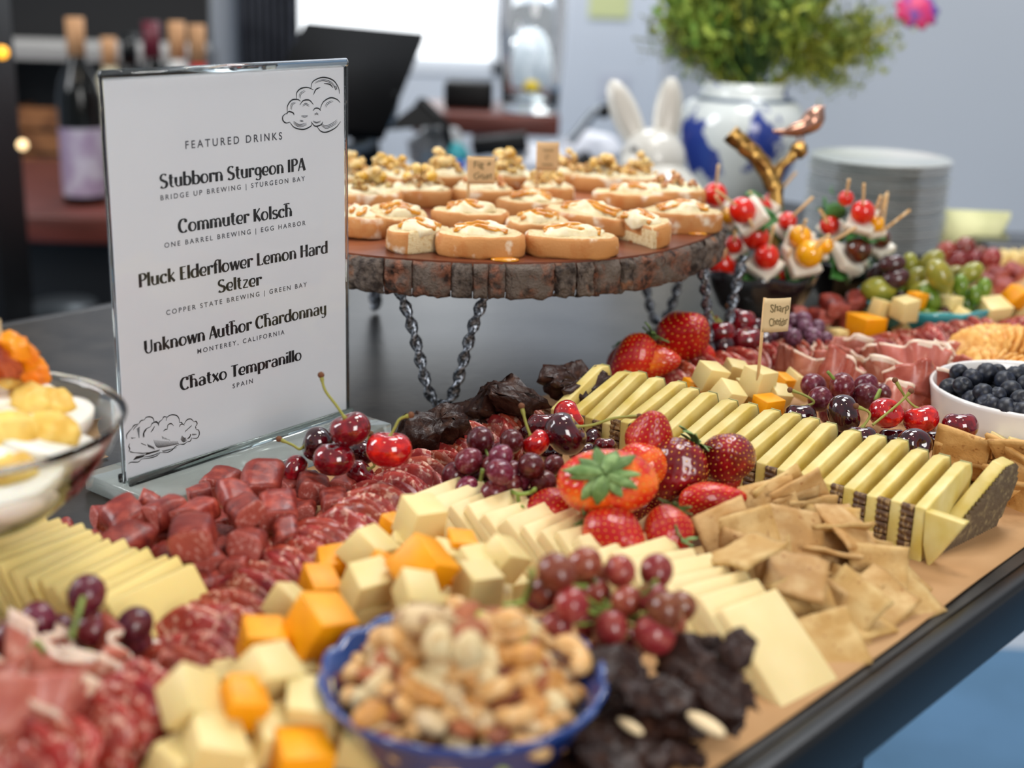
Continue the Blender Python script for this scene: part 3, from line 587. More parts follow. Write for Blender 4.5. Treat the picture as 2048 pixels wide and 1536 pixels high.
# flags on picks
M_pick = mat('bamboo_pick', '#dcb987', .6, '#cda36c', 60, 3, stretch=(6, 6, 1), lo=.4, hi=.6)
M_flag = mat('manila_flag', '#d4b184', .75, '#cba677', 30, 3); M_flag2 = mat('pale_wood_flag', '#dcc59c', .7, '#d3b98d', 30, 3)
M_pencil = mat('pencil_writing', '#6f6340', .8)
def flag(base, top_z, fw, fh, yaw, label, lines, m_, tilt=0):
    o = thing('flag_pick', base, label, 'food label'); o.rotation_euler = (0, tilt, yaw)
    hz = top_z
    v, f = tube([(0, 0, -.01), (0, 0, hz)], .00115, 8); ob('stick', mesh('stick', v, f, M_pick), o)
    vs_ = []; n = 10
    for j in range(7):
        for i in range(n + 1): x = i / n * fw; vs_.append((x - .0008, -.0014 - .0012 * math.sin(i / n * 3), hz - fh * j / 6 + x * .0 ))
    fs_ = [(j * (n + 1) + i, (j + 1) * (n + 1) + i, (j + 1) * (n + 1) + i + 1, j * (n + 1) + i + 1) for j in range(6) for i in range(n)]
    ob('flag_card', solid(mesh('flag', vs_, fs_, m_), .0005), o)
    if lines is None:                       # pencil marks too faint to read
        mb = MB()
        for k in range(3):
            pts = [(fw * (.2 + .5 * i / 14), -.0022 - .0012 * math.sin((.2 + .5 * i / 14) * 3), hz - fh * (.28 + .25 * k) + .0009 * math.sin(i * 2.1 + k)) for i in range(15)] if k != 1 else [(fw * .42 + .0014 * math.cos(i * .5), -.0032, hz - fh * .52 + .0018 * math.sin(i * .5)) for i in range(11)]
            v, f = tube(pts, .00022, 4); mb.add(v, f)
        ob('handwriting', mb.me('marks', M_pencil), o)
    for k, tx in enumerate(lines or []):
        cu = bpy.data.curves.new('t', 'FONT'); cu.body = tx; cu.size = fh / (len(lines) + .9); q = bpy.data.objects.new('t', cu); COL.objects.link(q); bpy.context.view_layer.update()
        me = bpy.data.meshes.new_from_object(q.evaluated_get(bpy.context.evaluated_depsgraph_get())); bpy.data.objects.remove(q)
        xs = [z.co.x for z in me.vertices]; a, b = min(xs), max(xs); sc = min(1, fw * .7 / (b - a))
        for z in me.vertices: x = fw * .18 + (z.co.x - a) * sc; z.co = (x, -.0021 - .0012 * math.sin(x / fw * 3), hz - fh * (k + .95) / (len(lines) + .45) + z.co.y + .0006 * math.sin(x * 900))
        me.materials.clear(); me.materials.append(M_pencil); ob('handwriting', me, o)
    return o
flag(W(936, 404, ST + .014), .0345 + .0, .0205, .0205, .12, 'small tan paper flag reading Fig + Goat on a pick in a toast', ['Fig +', 'Goat'], M_flag)
flag(W(1073, 380, ST + .014), .0385, .0175, .0225, .1, 'small tan paper flag with faint three-line pencil note on a pick', None, M_flag)
# ================================================================ glossy fruit and other food, builders
M_grape = mat('red_grape_skin', '#5b1823', .22, '#8a5a6c', 60, 4, .5, .78, sss=.25, coat=.15, rv=.35, rh=.015, bump=.03, col3='#7a3424', scale3=30, lo3=.5, hi3=.8, spec=.5)
M_grape_r = mat('ruddy_grape_skin', '#7c2a22', .2, '#a5624e', 50, 3, .45, .8, sss=.3, coat=.2, rv=.3, rh=.02)
M_grape_m = mat('bloomy_mauve_grape_skin', '#4f2331', .35, '#98708a', 60, 4, .4, .75, sss=.2, rv=.2)
M_stemg = mat('grape_stem', '#7f9440', .6, '#5c6a2c', 80, 3)
M_cherry = mat('cherry_skin', '#5d0713', .08, '#8c0c1a', 40, 3, .45, .65, coat=1, spec=.6, rv=.25, sss=.12, rad=(.004, 0, 0))
M_cherryb = mat('bright_cherry_skin', '#a80a12', .08, '#d8200f', 45, 3, .5, .65, coat=1, spec=.6, sss=.15, rv=.12, rad=(.004, 0, 0))
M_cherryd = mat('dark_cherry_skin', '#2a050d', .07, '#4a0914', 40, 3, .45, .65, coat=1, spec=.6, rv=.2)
M_cstem = mat('cherry_stem', '#7f8f35', .5, '#9d8a45', 90, 3); M_cknob = mat('cherry_stem_knob', '#6b4228', .8)
GV, GF = sph(28, 18)
def grape_me(k, m_):
    v = [Vector((p[0] * .97, p[1] * .97, p[2] * 1.06)) + noise.noise_vector(Vector(p) * 1.3 + Vector((k * 4, 0, 0))) * .035 for p in GV]
    return mesh('grape', v, GF, m_)
GM = {m_.name: [grape_me(k, m_) for k in range(3)] for m_ in (M_grape, M_grape_r, M_grape_m)}
def bunch(pts, label, m_, group=None, stems=(), under=0, ub=.8):
    """pts: (px, py, radius_px, z)"""
    cs = [(W(x, y, z), r_ * pxm(W(x, y, z))) for x, y, r_, z in pts]; c0 = sum((c for c, _ in cs), Vector()) / len(cs); base = Vector((c0.x, c0.y, .004))
    o = thing('grape_bunch', base, label, 'grapes', group)
    av = sum(r_ for _, r_ in cs) / len(cs)
    for k in range(under):
        q = cs[R.randrange(len(cs))][0]; cs.append((Vector((q.x + R.uniform(-1, 1) * av, q.y + R.uniform(0, 1.5) * av, max(av, q.z - av * 1.5))), av * .95))
    for c, r_ in cs:
        g = ob('grape', R.choice(GM[m_.name]), o); g.matrix_local = Matrix.Translation(c - base) @ Euler((R.uniform(-1, 1), R.uniform(-1, 1), R.uniform(0, 6))).to_matrix().to_4x4() @ Matrix.Scale(r_, 4)
    mb = MB(); cc = c0 - ZZ * .004
    for c, r_ in cs:
        e = c + (cc - c).normalized() * r_ * .9; v, f = tube(spline([cc, (cc + e) / 2 + Vector((0, 0, -.003)), e], 3), .0008, 6); mb.add([p - base for p in v], f)
    ob('stem', mb.me('stem', M_stemg, True), o)
    for s in stems:
        v, f = tube(spline([W(*q) - base for q in s], 4), .0011, 8); ob('stem', mesh('stem', v, f, M_stemg), o)
    return o
def cherry_me(k):
    v = []
    vv_, f = sph(40, 26)
    for p in vv_:
        t = math.acos(max(-1, min(1, p[2]))); a = math.atan2(p[1], p[0]); r_ = 1 - .36 * math.exp(-(t / .42) ** 2) - .03 * math.exp(-((t - math.pi) / .4) ** 2) + .05 * math.cos(2 * a) * math.sin(t)
        q = Vector(p) * r_; q.z *= .92; q.x *= 1.06
        if p[2] > 0: q.z += .05 * math.cos(2 * a) * math.sin(t) ** 2 * p[2]
        v.append(q)
    return v, f
CHV, CHF = cherry_me(0)
CHM = {m_.name: mesh('cherry', CHV, CHF, m_) for m_ in (M_cherry, M_cherryb, M_cherryd)}
def cherry(px, py, rp, z, label, m_=None, up=(0, 0, 1), stem=None, group=None):
    m_ = m_ or M_cherry; c = W(px, py, z); r_ = rp * pxm(c) / 1.0; o = ob('cherry', CHM[m_.name]); o.matrix_world = frame_z(up, CX, c) @ Matrix.Scale(r_, 4); lab(o, label, 'cherry', group)
    if stem:
        z_ = Vector(up).normalized(); p0 = c + z_ * r_ * .56; P = [p0] + [CAM + ray(a, b) * ((p0 - CAM).dot(FW) + dd) for a, b, dd in stem]; P = spline(P, 6)
        inv = o.matrix_world.inverted(); n = len(P); v, f = tube([inv @ q for q in P], [(.0013 if i < 2 else .0008 if i < n - 3 else .0012) / r_ for i in range(n)], 8); ob('stem', mesh('stem', v, f, M_cstem), o)
        v, f = sph(8, 6); e = inv @ P[-1]; ob('stem_knob', mesh('knob', [e + Vector(p) * (.0019 / r_) for p in v], f, M_cknob), o)
    return o
M_berry = mat('strawberry_skin', '#a80a0e', .33, '#c82a10', 1.2, 2, .45, .7, coat=.3, rv=.12, sss=.1, rad=(.003, 0, 0), spec=.5)
M_berryo = mat('strawberry_shoulder', '#c8240f', .27, '#ec7616', 1.3, 2, .48, .72, coat=.5, sss=.15, rv=.05)
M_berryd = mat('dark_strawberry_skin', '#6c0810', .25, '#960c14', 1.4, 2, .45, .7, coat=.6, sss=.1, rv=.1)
M_seed = mat('strawberry_seed', '#e8a83c', .4); M_sepal = mat('strawberry_leaf', '#56743a', .6, '#7f9a5e', 60, 3, rv=.12)
def berry_me(seed, seedn=230):
    rr = random.Random(seed); S = []
    for i in range(seedn): y = 1 - 2 * (i + .5) / seedn; a = i * 2.39996; s = math.sqrt(1 - y * y); S.append(Vector((s * math.cos(a), s * math.sin(a), y)))
    def prof(t): # t: polar angle from calyx(+z)
        return 1 - .10 * math.exp(-(t / .5) ** 2)
    def shape(p):
        t = math.acos(max(-1, min(1, p.z))); q = p * prof(t); k = max(0, -p.z); q.z = q.z * (1 + .38 * k) ; w_ = 1 - .20 * k ** 1.5; q.x *= w_; q.y *= w_ * .92
        return q + noise.noise_vector(p * 1.1 + Vector((seed * 3, 0, 0))) * .08
    v, f = sph(80, 54); o = []
    for p in v:
        p = Vector(p); d2 = min((p - s).length_squared for s in S); dent = .05 * math.exp(-d2 / .0022); o.append(shape(p) * (1 - dent))
    sv = MB(); b, bf = sph(6, 4)
    for s in S:
        if s.z > .93: continue
        c = shape(s) * .985; n = s.normalized(); m_ = frame_z(n, (0, 0, 1), c); sv.add([(q[0] * .040, q[1] * .024, q[2] * .016) for q in b], bf, m_)
    return mesh('berry', o, f, M_berry), sv.me('seeds', M_seed, True)
BM = [berry_me(3), berry_me(8), berry_me(15)]
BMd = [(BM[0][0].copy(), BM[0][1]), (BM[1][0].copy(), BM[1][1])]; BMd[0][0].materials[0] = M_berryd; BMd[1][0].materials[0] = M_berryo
def sepal_me(k):
    v = []; n = 7
    for i in range(n + 1):
        t = i / n; w_ = .145 * math.sin(math.pi * min(.97, t ** .8 * .93 + .05)) + .01
        for s in (-1, -.5, 0, .5, 1): v.append((t * .74, s * w_ * (1 + .15 * math.sin(9 * t + k)), .06 + .16 * math.sin(t * 2.4 + k * .3) * (.5 + .3 * k % 1) - .05 * abs(s)))
    f = [(i * 5 + j, i * 5 + j + 1, (i + 1) * 5 + j + 1, (i + 1) * 5 + j) for i in range(n) for j in range(4)]
    return solid(mesh('sepal', v, f, M_sepal), .012)
SE = [sepal_me(k) for k in range(3)]
def berry(px, py, rp, z, tip, label, which=0, calyx=True, scale=(1, 1, 1), nsep=8, lift=0, group='strawberries in the fruit heap'):
    c = W(px, py, z); r_ = rp * pxm(c); pr = (BM + BMd)[which]; o = ob('strawberry', pr[0]); up = -Vector(tip)
    o.matrix_world = frame_z(up, CX, c) @ Matrix.Diagonal((scale[0] * r_, scale[1] * r_, scale[2] * r_, 1)); lab(o, label, 'strawberry', group)
    ob('seeds', pr[1], o, kind='stuff')
    if calyx:
        for k in range(nsep):
            a = 2 * math.pi * k / nsep + R.uniform(-.2, .2); ob('sepal', SE[k % 3], o, Matrix.Translation((0, 0, .86)) @ rotm(0, 0, a) @ rotm(0, -lift + R.uniform(-.15, .25), 0) @ Matrix.Scale(R.uniform(.9, 1.2), 4))
        v, f = tube([(0, 0, .85), (.02, 0, 1.0), (.06, .02, 1.12)], .05, 8); ob('stem', mesh('stem', v, f, M_sepal), o)
    return o
# ================================================================ sausage, salami, cheese, crackers: builders
M_saus = mat('cured_sausage_skin', '#80291f', .40, '#a84836', 60, 4, .45, .7, bump=.35, bscale=220, col3='#5a1a1b', scale3=45, lo3=.5, hi3=.72, rv=.2, coat=.1)
M_sauscut = mat('cured_sausage_cut', '#a85045', .48, '#c88d84', 190, 2, .56, .66, bump=.3, bscale=300, rv=.12, sss=.05)
def chunk_me(seed):
    rr = random.Random(seed); L = 1; n = 20; m_ = 7; v = []; f = []; fm = []; sa, sb = rr.uniform(-.35, .35), rr.uniform(-.35, .35); sc_ = rr.uniform(-.3, .3)
    for i in range(m_ + 1):
        t = i / m_
        for k in range(n):
            a = 2 * math.pi * k / n; e = 3.2; x = abs(math.cos(a)) ** (2 / e) * (1 if math.cos(a) > 0 else -1) * .56; z = abs(math.sin(a)) ** (2 / e) * (1 if math.sin(a) > 0 else -1) * .36
            y = (t - .5) * L; y += (sa * x + sc_ * z) * (1 - t) + (sb * x - sc_ * z) * t; q = Vector((x, y * 1.25, z))
            v.append(q + noise.noise_vector(q * 2 + Vector((seed * 5, 0, 0))) * .06 + noise.noise_vector(q * 7 + Vector((seed, 0, 0))) * .015)
    for i in range(m_):
        for k in range(n): q = (k + 1) % n; f.append((i * n + k, i * n + q, (i + 1) * n + q, (i + 1) * n + k)); fm.append(0)
    for base in (0, m_ * n):
        c = len(v); rings = []
        ce = sum((Vector(v[base + k]) for k in range(n)), Vector()) / n; prev = [base + k for k in range(n)]
        for s in (.93, .5):
            r_ = []
            for k in range(n): q = ce.lerp(Vector(v[base + k]), s); q += noise.noise_vector(q * 6) * .02; q.y += (.03 if base else -.03) * (1 if s < .9 else .8); v.append(q); r_.append(len(v) - 1)
            for k in range(n):
                q = (k + 1) % n; f.append((prev[k], prev[q], r_[q], r_[k]) if base else (prev[q], prev[k], r_[k], r_[q])); fm.append(1 if s < .9 or True else 0)
            prev = r_
        v.append(ce); f += [(prev[k], prev[(k + 1) % n], len(v) - 1) if base else (prev[(k + 1) % n], prev[k], len(v) - 1) for k in range(n)]; fm += [1] * n
    return mesh('chunk', v, f, mats=[M_saus, M_sauscut], fm=fm)
CK = [chunk_me(k) for k in range(7)]
def chunk(px, py, wpx, z, yaw, pitch, label, group='cured sausage chunks', anchor=None, roll=0, k=None):
    c = W(px, py, z); s = wpx * pxm(c); o = ob('sausage_chunk', CK[R.randrange(7) if k is None else k]); o.matrix_world = Matrix.Translation(c) @ rotm(0, 0, yaw) @ rotm(pitch, roll, 0) @ Matrix.Diagonal((s * .72, s * .60, s * .86, 1))
    lab(o, label, 'sausage chunk', group, anchor); return o
M_sal = mat('salami_meat', '#a8402f', .36, '#e3b39c', 330, 3, .54, .63, bump=.35, bscale=300, col3='#7f2422', scale3=90, lo3=.45, hi3=.7, rv=.16, rh=.008, sss=.08, rad=(.002, 0, 0), coat=.12)
def salami_me(seed, R_=.024, gap=.2):
    rr = random.Random(seed); nr, na = 7, 36; v = []; f = []; p1, p2, p3 = rr.uniform(0, 6), rr.uniform(0, 6), rr.uniform(.7, 1.3)
    for j in range(nr + 1):
        for i in range(na):
            a = 2 * math.pi * i / na; r_ = j / nr * R_ * (1 + .03 * math.sin(3 * a + p1)); x = r_ * math.cos(a); b = r_ * math.sin(a); s = 1 if b >= 0 else -1; q = abs(b)
            y = s * (.0006 + gap * q * (.3 + .4 * q / R_) * p3) + .0022 * math.sin(x * 150 + p2 + s) * (q / R_) + .0012 * math.sin(x * 330 + p1 + s * 2) * (q / R_) ** 2
            v.append((x, y, q * (1 - .12 * (q / R_)) + .0015 * math.sin(x * 120 + p1)))
    for j in range(nr):
        for i in range(na): k = (i + 1) % na; f.append((j * na + i, (j + 1) * na + i, (j + 1) * na + k, j * na + k))
    return solid(mesh('salami', v, f, M_sal), .0011)
SM = [salami_me(k, .024, g) for k, g in enumerate((.12, .2, .28, .16, .24, .10, .3))]
def rope(path, step, labels, sc=1.0, lean=.75, flip=1):
    """path: (px, py, z) of the slice bases; labels: [(upto fraction, text, anchor)]"""
    pts = resample(spline([W(*p) - ZZ * .011 for p in path], 12), step); n = len(pts); o_ = []
    for i, p in enumerate(pts):
        d = (pts[min(i + 1, n - 1)] - pts[max(i - 1, 0)]); d.z = 0; d.normalize(); d = -d * flip          # d points to the far end
        x = Vector((d.y, -d.x, 0)); t = lean + R.uniform(-.12, .12); up = (ZZ * math.cos(t) + d * math.sin(t)).normalized(); y = up.cross(x)
        o = ob('salami_slice', R.choice(SM)); s = sc * R.uniform(.92, 1.08)
        o.matrix_world = basis(x, y, up, p + x * R.uniform(-.0025, .0025) + ZZ * R.uniform(0, .002)) @ rotm(0, R.uniform(-.18, .18), R.uniform(-.25, .25)) @ Matrix.Scale(s, 4)
        for fr_, tx, an in labels:
            if i / n <= fr_: lab(o, tx, 'salami slice', 'folded salami slices in ropes', an); break
        o_.append(o)
    return o_
M_white = mat('pale_cheddar', '#dfc988', .42, '#e0ca8d', 40, 3, .35, .7, sss=.25, rad=(.006, 0, 0), bump=.12, bscale=180, rv=.05, spec=.45)
M_orange = mat('orange_cheddar', '#f3a204', .42, '#ea9604', 40, 3, .35, .7, sss=.2, rad=(.004, 0, 0), bump=.12, bscale=180, rv=.05, spec=.45)
M_slicec = mat('butter_cheese', '#e4cd84', .45, '#e4cc7e', 30, 3, .35, .7, sss=.25, bump=.15, bscale=200, rv=.05)
M_cream = mat('cream_cheese_slice', '#dcc68e', .45, '#e5d09c', 30, 3, .35, .7, sss=.25, bump=.15, bscale=200, rv=.04)
def cube_me(seed):
    rr = random.Random(seed); m_ = MB().box(0, 0, 0, 1, 1, 1).me('cube', M_white)
    for v in m_.vertices: v.co = v.co + Vector((rr.uniform(-.09, .09), rr.uniform(-.09, .09), rr.uniform(-.09, .09)))
    bevel(m_, .035, 2); return m_
KW = [cube_me(k) for k in range(7)]; KO = []
for m_ in KW: q = m_.copy(); q.materials[0] = M_orange; KO.append(q)
def cube(px, py, wpx, z, rot, label, orange=False, group=None, anchor=None, sc=(1, 1, 1), k=None):
    c = W(px, py, z); s = wpx * pxm(c) * .80; k = R.randrange(7) if k is None else k; o = ob('cheese_cube', (KO if orange else KW)[k])
    o.matrix_world = Matrix.Translation(c) @ rotm(0, 0, rot[2]) @ rotm(rot[0], rot[1], 0) @ Matrix.Diagonal((s * sc[0], s * sc[1], s * sc[2], 1)); lab(o, label, 'cheese cube', group or ('orange cheddar cubes' if orange else 'pale cheese cubes'), anchor); return o
def slab_me(seed, m_, L=.05, Wd=.034, T=.0042):
    rr = random.Random(seed); q = MB().box(0, 0, 0, L, Wd, T).me('slice', m_)
    for v in q.vertices: v.co = v.co + Vector((rr.uniform(-.0015, .0015), rr.uniform(-.0015, .0015), rr.uniform(-.0004, .0004)))
    return bevel(q, .0009, 2)
def fan(path, n, name, m_, label, anchor, group, L=.05, Wd=.034, T=.0045, lean=.9, yaw=0, zz=.0, jit_=.06):
    pts = resample(spline([W(*p) for p in path], 12), sum((W(*a) - W(*b)).length for a, b in zip(path, path[1:])) / (n - 1) * .985); ms = [slab_me(k, m_, L, Wd, T) for k in range(4)]; out = []
    for i, p in enumerate(pts[:n]):
        a = pts[max(i - 1, 0)]; b = pts[min(i + 1, len(pts) - 1)]; d = (b - a); d.z = 0; d.normalize()
        x = Vector((d.y, -d.x, 0)); up = (-d * math.cos(lean) + ZZ * math.sin(lean)); nn = up.cross(x) * -1   # slice plane: x (width across) and up
        nn = x.cross(up)
        o = ob(name, ms[i % 4]); o.matrix_world = Matrix.Translation(p + ZZ * R.uniform(0, .002)) @ rotm(0, 0, yaw + R.uniform(-jit_, jit_)) @ basis(x, up, nn)
        lab(o, label, 'cheese slice', group, anchor); out.append(o)
    return out
# square crackers
M_crk = mat('seeded_cracker', '#b58c50', .65, '#cdac74', 28, 4, .4, .68, bump=.35, bscale=200, col3='#9c6a38', scale3=120, lo3=.64, hi3=.72, rv=.1, rh=.006)
M_crk2 = mat('toasted_cracker', '#b07f40', .65, '#cfa262', 28, 4, .4, .68, bump=.35, bscale=200, col3='#94602c', scale3=80, lo3=.6, hi3=.72, rv=.08)
def crk_me(seed, m_):
    n = 12; v = []; f = []; rr = random.Random(seed); hx, hy = 1, 1
    for s in (1, -1):
        for j in range(n + 1):
            for i in range(n + 1):
                x, y = i / n - .5, j / n - .5; q = Vector((x, y, 0)); e = noise.noise_vector(q * 9 + Vector((seed * 3, 0, 0))) * .012
                z = noise.noise(q * 2.2 + Vector((seed * 5, 1, 0))) * .05 + noise.noise(q * 9 + Vector((seed, 0, 2))) * .009 + s * .034 * (.75 if min(i, j, n - i, n - j) == 0 else 1)
                if s > 0 and (i in (3, 6, 9)) and (j in (3, 6, 9)) and (i + j + seed) % 3: z -= .028
                v.append((x + e.x, y + e.y, z))
    N = (n + 1) ** 2
    for j in range(n):
        for i in range(n): a = j * (n + 1) + i; f.append((a, a + 1, a + n + 2, a + n + 1)); f.append((N + a, N + a + n + 1, N + a + n + 2, N + a + 1))
    for i in range(n):
        a, b = i, i + 1; f.append((a, N + a, N + b, b)); a, b = n * (n + 1) + i, n * (n + 1) + i + 1; f.append((a, b, N + b, N + a))
        a, b = i * (n + 1), (i + 1) * (n + 1); f.append((a, b, N + b, N + a)); a, b = i * (n + 1) + n, (i + 1) * (n + 1) + n; f.append((a, N + a, N + b, b))
    return mesh('cracker', v, f, m_)
QM = [crk_me(k, M_crk) for k in range(6)]; QT = [crk_me(k, M_crk2) for k in range(6, 10)]
def cracker(p0, p1, p3, label, grp, size=.0355, toasted=False, anchor=None):
    """p0,p1,p3: (px,py,z) corners, p0 the shared one"""
    a, b, c = W(*p0), W(*p1), W(*p3); x = (b - a); y = (c - a); lx, ly = x.length, y.length; x.normalize(); z = x.cross(y).normalized(); y = z.cross(x)
    if z.z < 0: z = -z
    sx = min(max(lx, .82 * size), 1.4 * size); sy = min(max(ly, .82 * size), 1.4 * size)
    if y.dot(c - a) < 0: y = -y
    cen = a + x * sx / 2 + y * sy / 2
    if x.cross(y).dot(z) < 0: y = -y
    m_ = basis(x, y, z, cen)
    o = ob('cracker', R.choice(QT if toasted else QM)); o.matrix_world = m_ @ Matrix.Diagonal((sx, sy, size, 1)); lab(o, label, 'cracker', grp, anchor); return o
# ritz style round crackers
M_ritz = mat('round_butter_cracker', '#d18f3c', .5, '#e8b868', 160, 3, .4, .65, bump=.3, bscale=500, col3='#a8621a', scale3=120, lo3=.6, hi3=.75, rv=.08, coat=.1)
def ritz_me():
    n = 56; v = []; f = []; pr = [(0, .0028), (.5, .0030), (.8, .0026), (.97, .0012), (1.0, 0), (.97, -.0012), (.6, -.002), (0, -.002)]
    for r_, z in pr:
        for i in range(n): a = 2 * math.pi * i / n; rr = .0185 * r_ * (1 + (.035 * math.cos(14 * a) if r_ > .75 else 0)); v.append((rr * math.cos(a), rr * math.sin(a), z * 1.1))
    for j in range(len(pr) - 1):
        for i in range(n): k = (i + 1) % n; f.append((j * n + i, (j + 1) * n + i, (j + 1) * n + k, j * n + k))
    m_ = mesh('ritz', v, f, M_ritz); return m_
RZ = ritz_me()
def ritz_row(path, n, label, anchor, lean=.35):
    P = spline([W(*p) for p in path], 10); L = sum((a - b).length for a, b in zip(P, P[1:])); pts = resample(P, L / n)
    for i, p in enumerate(pts):
        a = pts[max(i - 1, 0)]; b = pts[min(i + 1, len(pts) - 1)]; d = (b - a).normalized(); nn = (d * math.cos(lean) - ZZ * math.sin(lean)).normalized()
        o = ob('round_cracker', RZ); o.matrix_world = frame_z(nn, ZZ, p) @ rotm(0, 0, R.uniform(0, 6)); lab(o, label, 'cracker', 'round butter crackers in curved rows', anchor)
# chocolate bark
M_choc = mat('dark_chocolate', '#2a1610', .42, '#4a2f22', 90, 4, .5, .72, bump=.6, bscale=140, bdist=.002, coat=.05, rv=.2, spec=.35)
def choc_me(seed, th=.22):
    rr = random.Random(seed); n = 26; v = []; f = []; rings = [(0, 1), (.25, 1), (.45, 1), (.65, 1), (.82, 1), (.94, .9), (1, .5), (1.03, 0), (1, -.6), (.8, -.9), (.45, -1), (0, -1)]; n = 44
    rad = [1 + .28 * math.sin(2 * math.pi * i / n * 2 + seed) + rr.uniform(-.16, .16) for i in range(n)]
    for j, (s, z) in enumerate(rings):
        for i in range(n):
            a = 2 * math.pi * i / n; r_ = rad[i] * s * .5; q = Vector((r_ * math.cos(a), r_ * math.sin(a) * .8, z * th * .5))
            nz = noise.noise_vector(q * 4 + Vector((seed * 3, 0, 0))) * .11 + noise.noise_vector(q * 13 + Vector((seed * 3, 0, 5))) * .06 + noise.noise_vector(q * 30 + Vector((seed * 3, 0, 5))) * .03; q += nz * (1 if s > 0 else 0); q.z += .10 * math.sin(q.x * 5 + seed); v.append(q)
    for j in range(len(rings) - 1):
        for i in range(n): k = (i + 1) % n; f.append((j * n + i, (j + 1) * n + i, (j + 1) * n + k, j * n + k))
    return mesh('choc', v, f, M_choc)
HM = [choc_me(k, t) for k, t in enumerate((.5, .3, .22, .18, .4, .25))]
def choc(px, py, wpx, z, rot, label, k, sc=(1, 1, 1)):
    c = W(px, py, z); s = wpx * pxm(c); o = ob('chocolate_bark', HM[k]); o.matrix_world = Matrix.Translation(c) @ rotm(0, 0, rot[2]) @ rotm(rot[0], rot[1], 0) @ Matrix.Diagonal((s * sc[0], s * sc[1], s * sc[2], 1)); lab(o, label, 'chocolate', 'pieces of dark chocolate bark'); return o
# prosciutto ribbons
M_pros = mat('prosciutto_meat', '#b56a56', .38, '#c98470', 40, 4, .4, .7, sss=.25, rad=(.003, 0, 0), bump=.2, bscale=200, rv=.12, rh=.01, col3='#e0b4a2', scale3=30, lo3=.58, hi3=.72, stretch=(1, 3, 1), coat=.1)
M_prosd = mat('prosciutto_dark', '#a04a3a', .38, '#bd6b58', 40, 4, .4, .7, sss=.25, rad=(.003, 0, 0), bump=.2, bscale=200, rv=.1, coat=.1)
M_fat = mat('prosciutto_fat', '#e4cdbc', .4, '#d9b8a5', 40, 3, sss=.3, rv=.04)
def pros_me(seed, turns=1.3, R0=.02, h=.028, dark=False):
    rr = random.Random(seed); n, m_ = 46, 9; v = []; f = []; fm = []
    for i in range(n + 1):
        t = i / n; a = turns * 2 * math.pi * t; r_ = R0 * (1 - .68 * t) * (1 + .12 * math.sin(5 * t * 6 + seed))
        for j in range(m_ + 1):
            s = j / m_; fl = 1 + .26 * (s - .35) * (1 - t * .5); w_ = .0025 * math.sin(9 * a + seed + s * 2) * s; hh = h * s * (1 + .18 * math.sin(2.3 * a + seed))
            v.append(((r_ * fl + w_) * math.cos(a), (r_ * fl + w_) * math.sin(a), hh))
    for i in range(n):
        for j in range(m_): a = i * (m_ + 1) + j; f.append((a, a + m_ + 1, a + m_ + 2, a + 1)); fm.append(1 if j >= m_ - (2 if math.sin(i * .3 + seed) > .75 else 1) and math.sin(i * .21 + seed * 2) > -.2 else 0)
    return solid(mesh('pros', v, f, mats=[M_prosd if dark else M_pros, M_fat], fm=fm), .0009)
PR = [pros_me(0), pros_me(1, 1.1, .022, .024), pros_me(2, .8, .026, .022), pros_me(3, 1.5, .019, .026), pros_me(4, .7, .024, .026, True)]
def pros(px, py, z, rot, label, k, s=1.0):
    c = W(px, py, z); o = ob('prosciutto_slice', PR[k]); o.matrix_world = Matrix.Translation(c) @ rotm(0, 0, rot[2]) @ rotm(rot[0], rot[1], 0) @ Matrix.Translation((0, 0, -.012)) @ Matrix.Diagonal((s, s, s * .72, 1)); lab(o, label, 'prosciutto', 'rolled prosciutto slices'); return o
# ================================================================ food placed on the table
ANCH['the menu sign'] = Vector((-.11, .85, .1)); ANCH['the wood riser'] = Vector((-.03, 1.0, .1)); ANCH['the nut bowl'] = W(928, 1375, .03); ANCH['the blueberry bowl'] = W(2060, 800, .02)
ANCH['the egg bowl'] = Vector((-.28, .60, .05)); ANCH['the strawberries'] = W(1270, 980, .02); ANCH['the olive bowl'] = W(1850, 600, .02); ANCH['the table edge'] = W(1700, 1400, 0)
# salami ropes
A_path = [(1078, 842, .016), (1000, 862, .016), (930, 885, .016), (862, 930, .016), (790, 980, .016), (730, 1020, .016), (650, 1085, .016), (570, 1135, .016), (490, 1185, .016), (425, 1245, .016), (370, 1310, .016), (290, 1385, .016), (190, 1455, .016), (70, 1530, .016), (-30, 1590, .016)]
rope(A_path, .0058, [(.16, 'folded salami slice beside the dark chocolate', 'the wood riser'), (.42, 'folded salami slice between cherries and grapes', 'the wood riser'),
      (.66, 'folded salami slice beside the sausage chunks', 'the menu sign'), (1.1, 'folded salami slice beside the blurred prosciutto', 'the menu sign')])
rope([(2090, 652, .016), (2000, 662, .016), (1900, 672, .016), (1800, 690, .016), (1715, 700, .016), (1640, 706, .016), (1560, 714, .016), (1480, 722, .016), (1400, 745, .016), (1310, 765, .016)], .0082,
      [(.5, 'folded salami slice in far rope behind round crackers', 'the wood riser'), (1.1, 'folded salami slice in far rope beside flagged cubes', 'the wood riser')], lean=.6)
rope([(250, 1385, .03), (170, 1440, .03), (60, 1500, .03), (-40, 1550, .03)], .0075, [(1.1, 'folded salami slice in short blurred rope', 'the menu sign')], sc=.95)
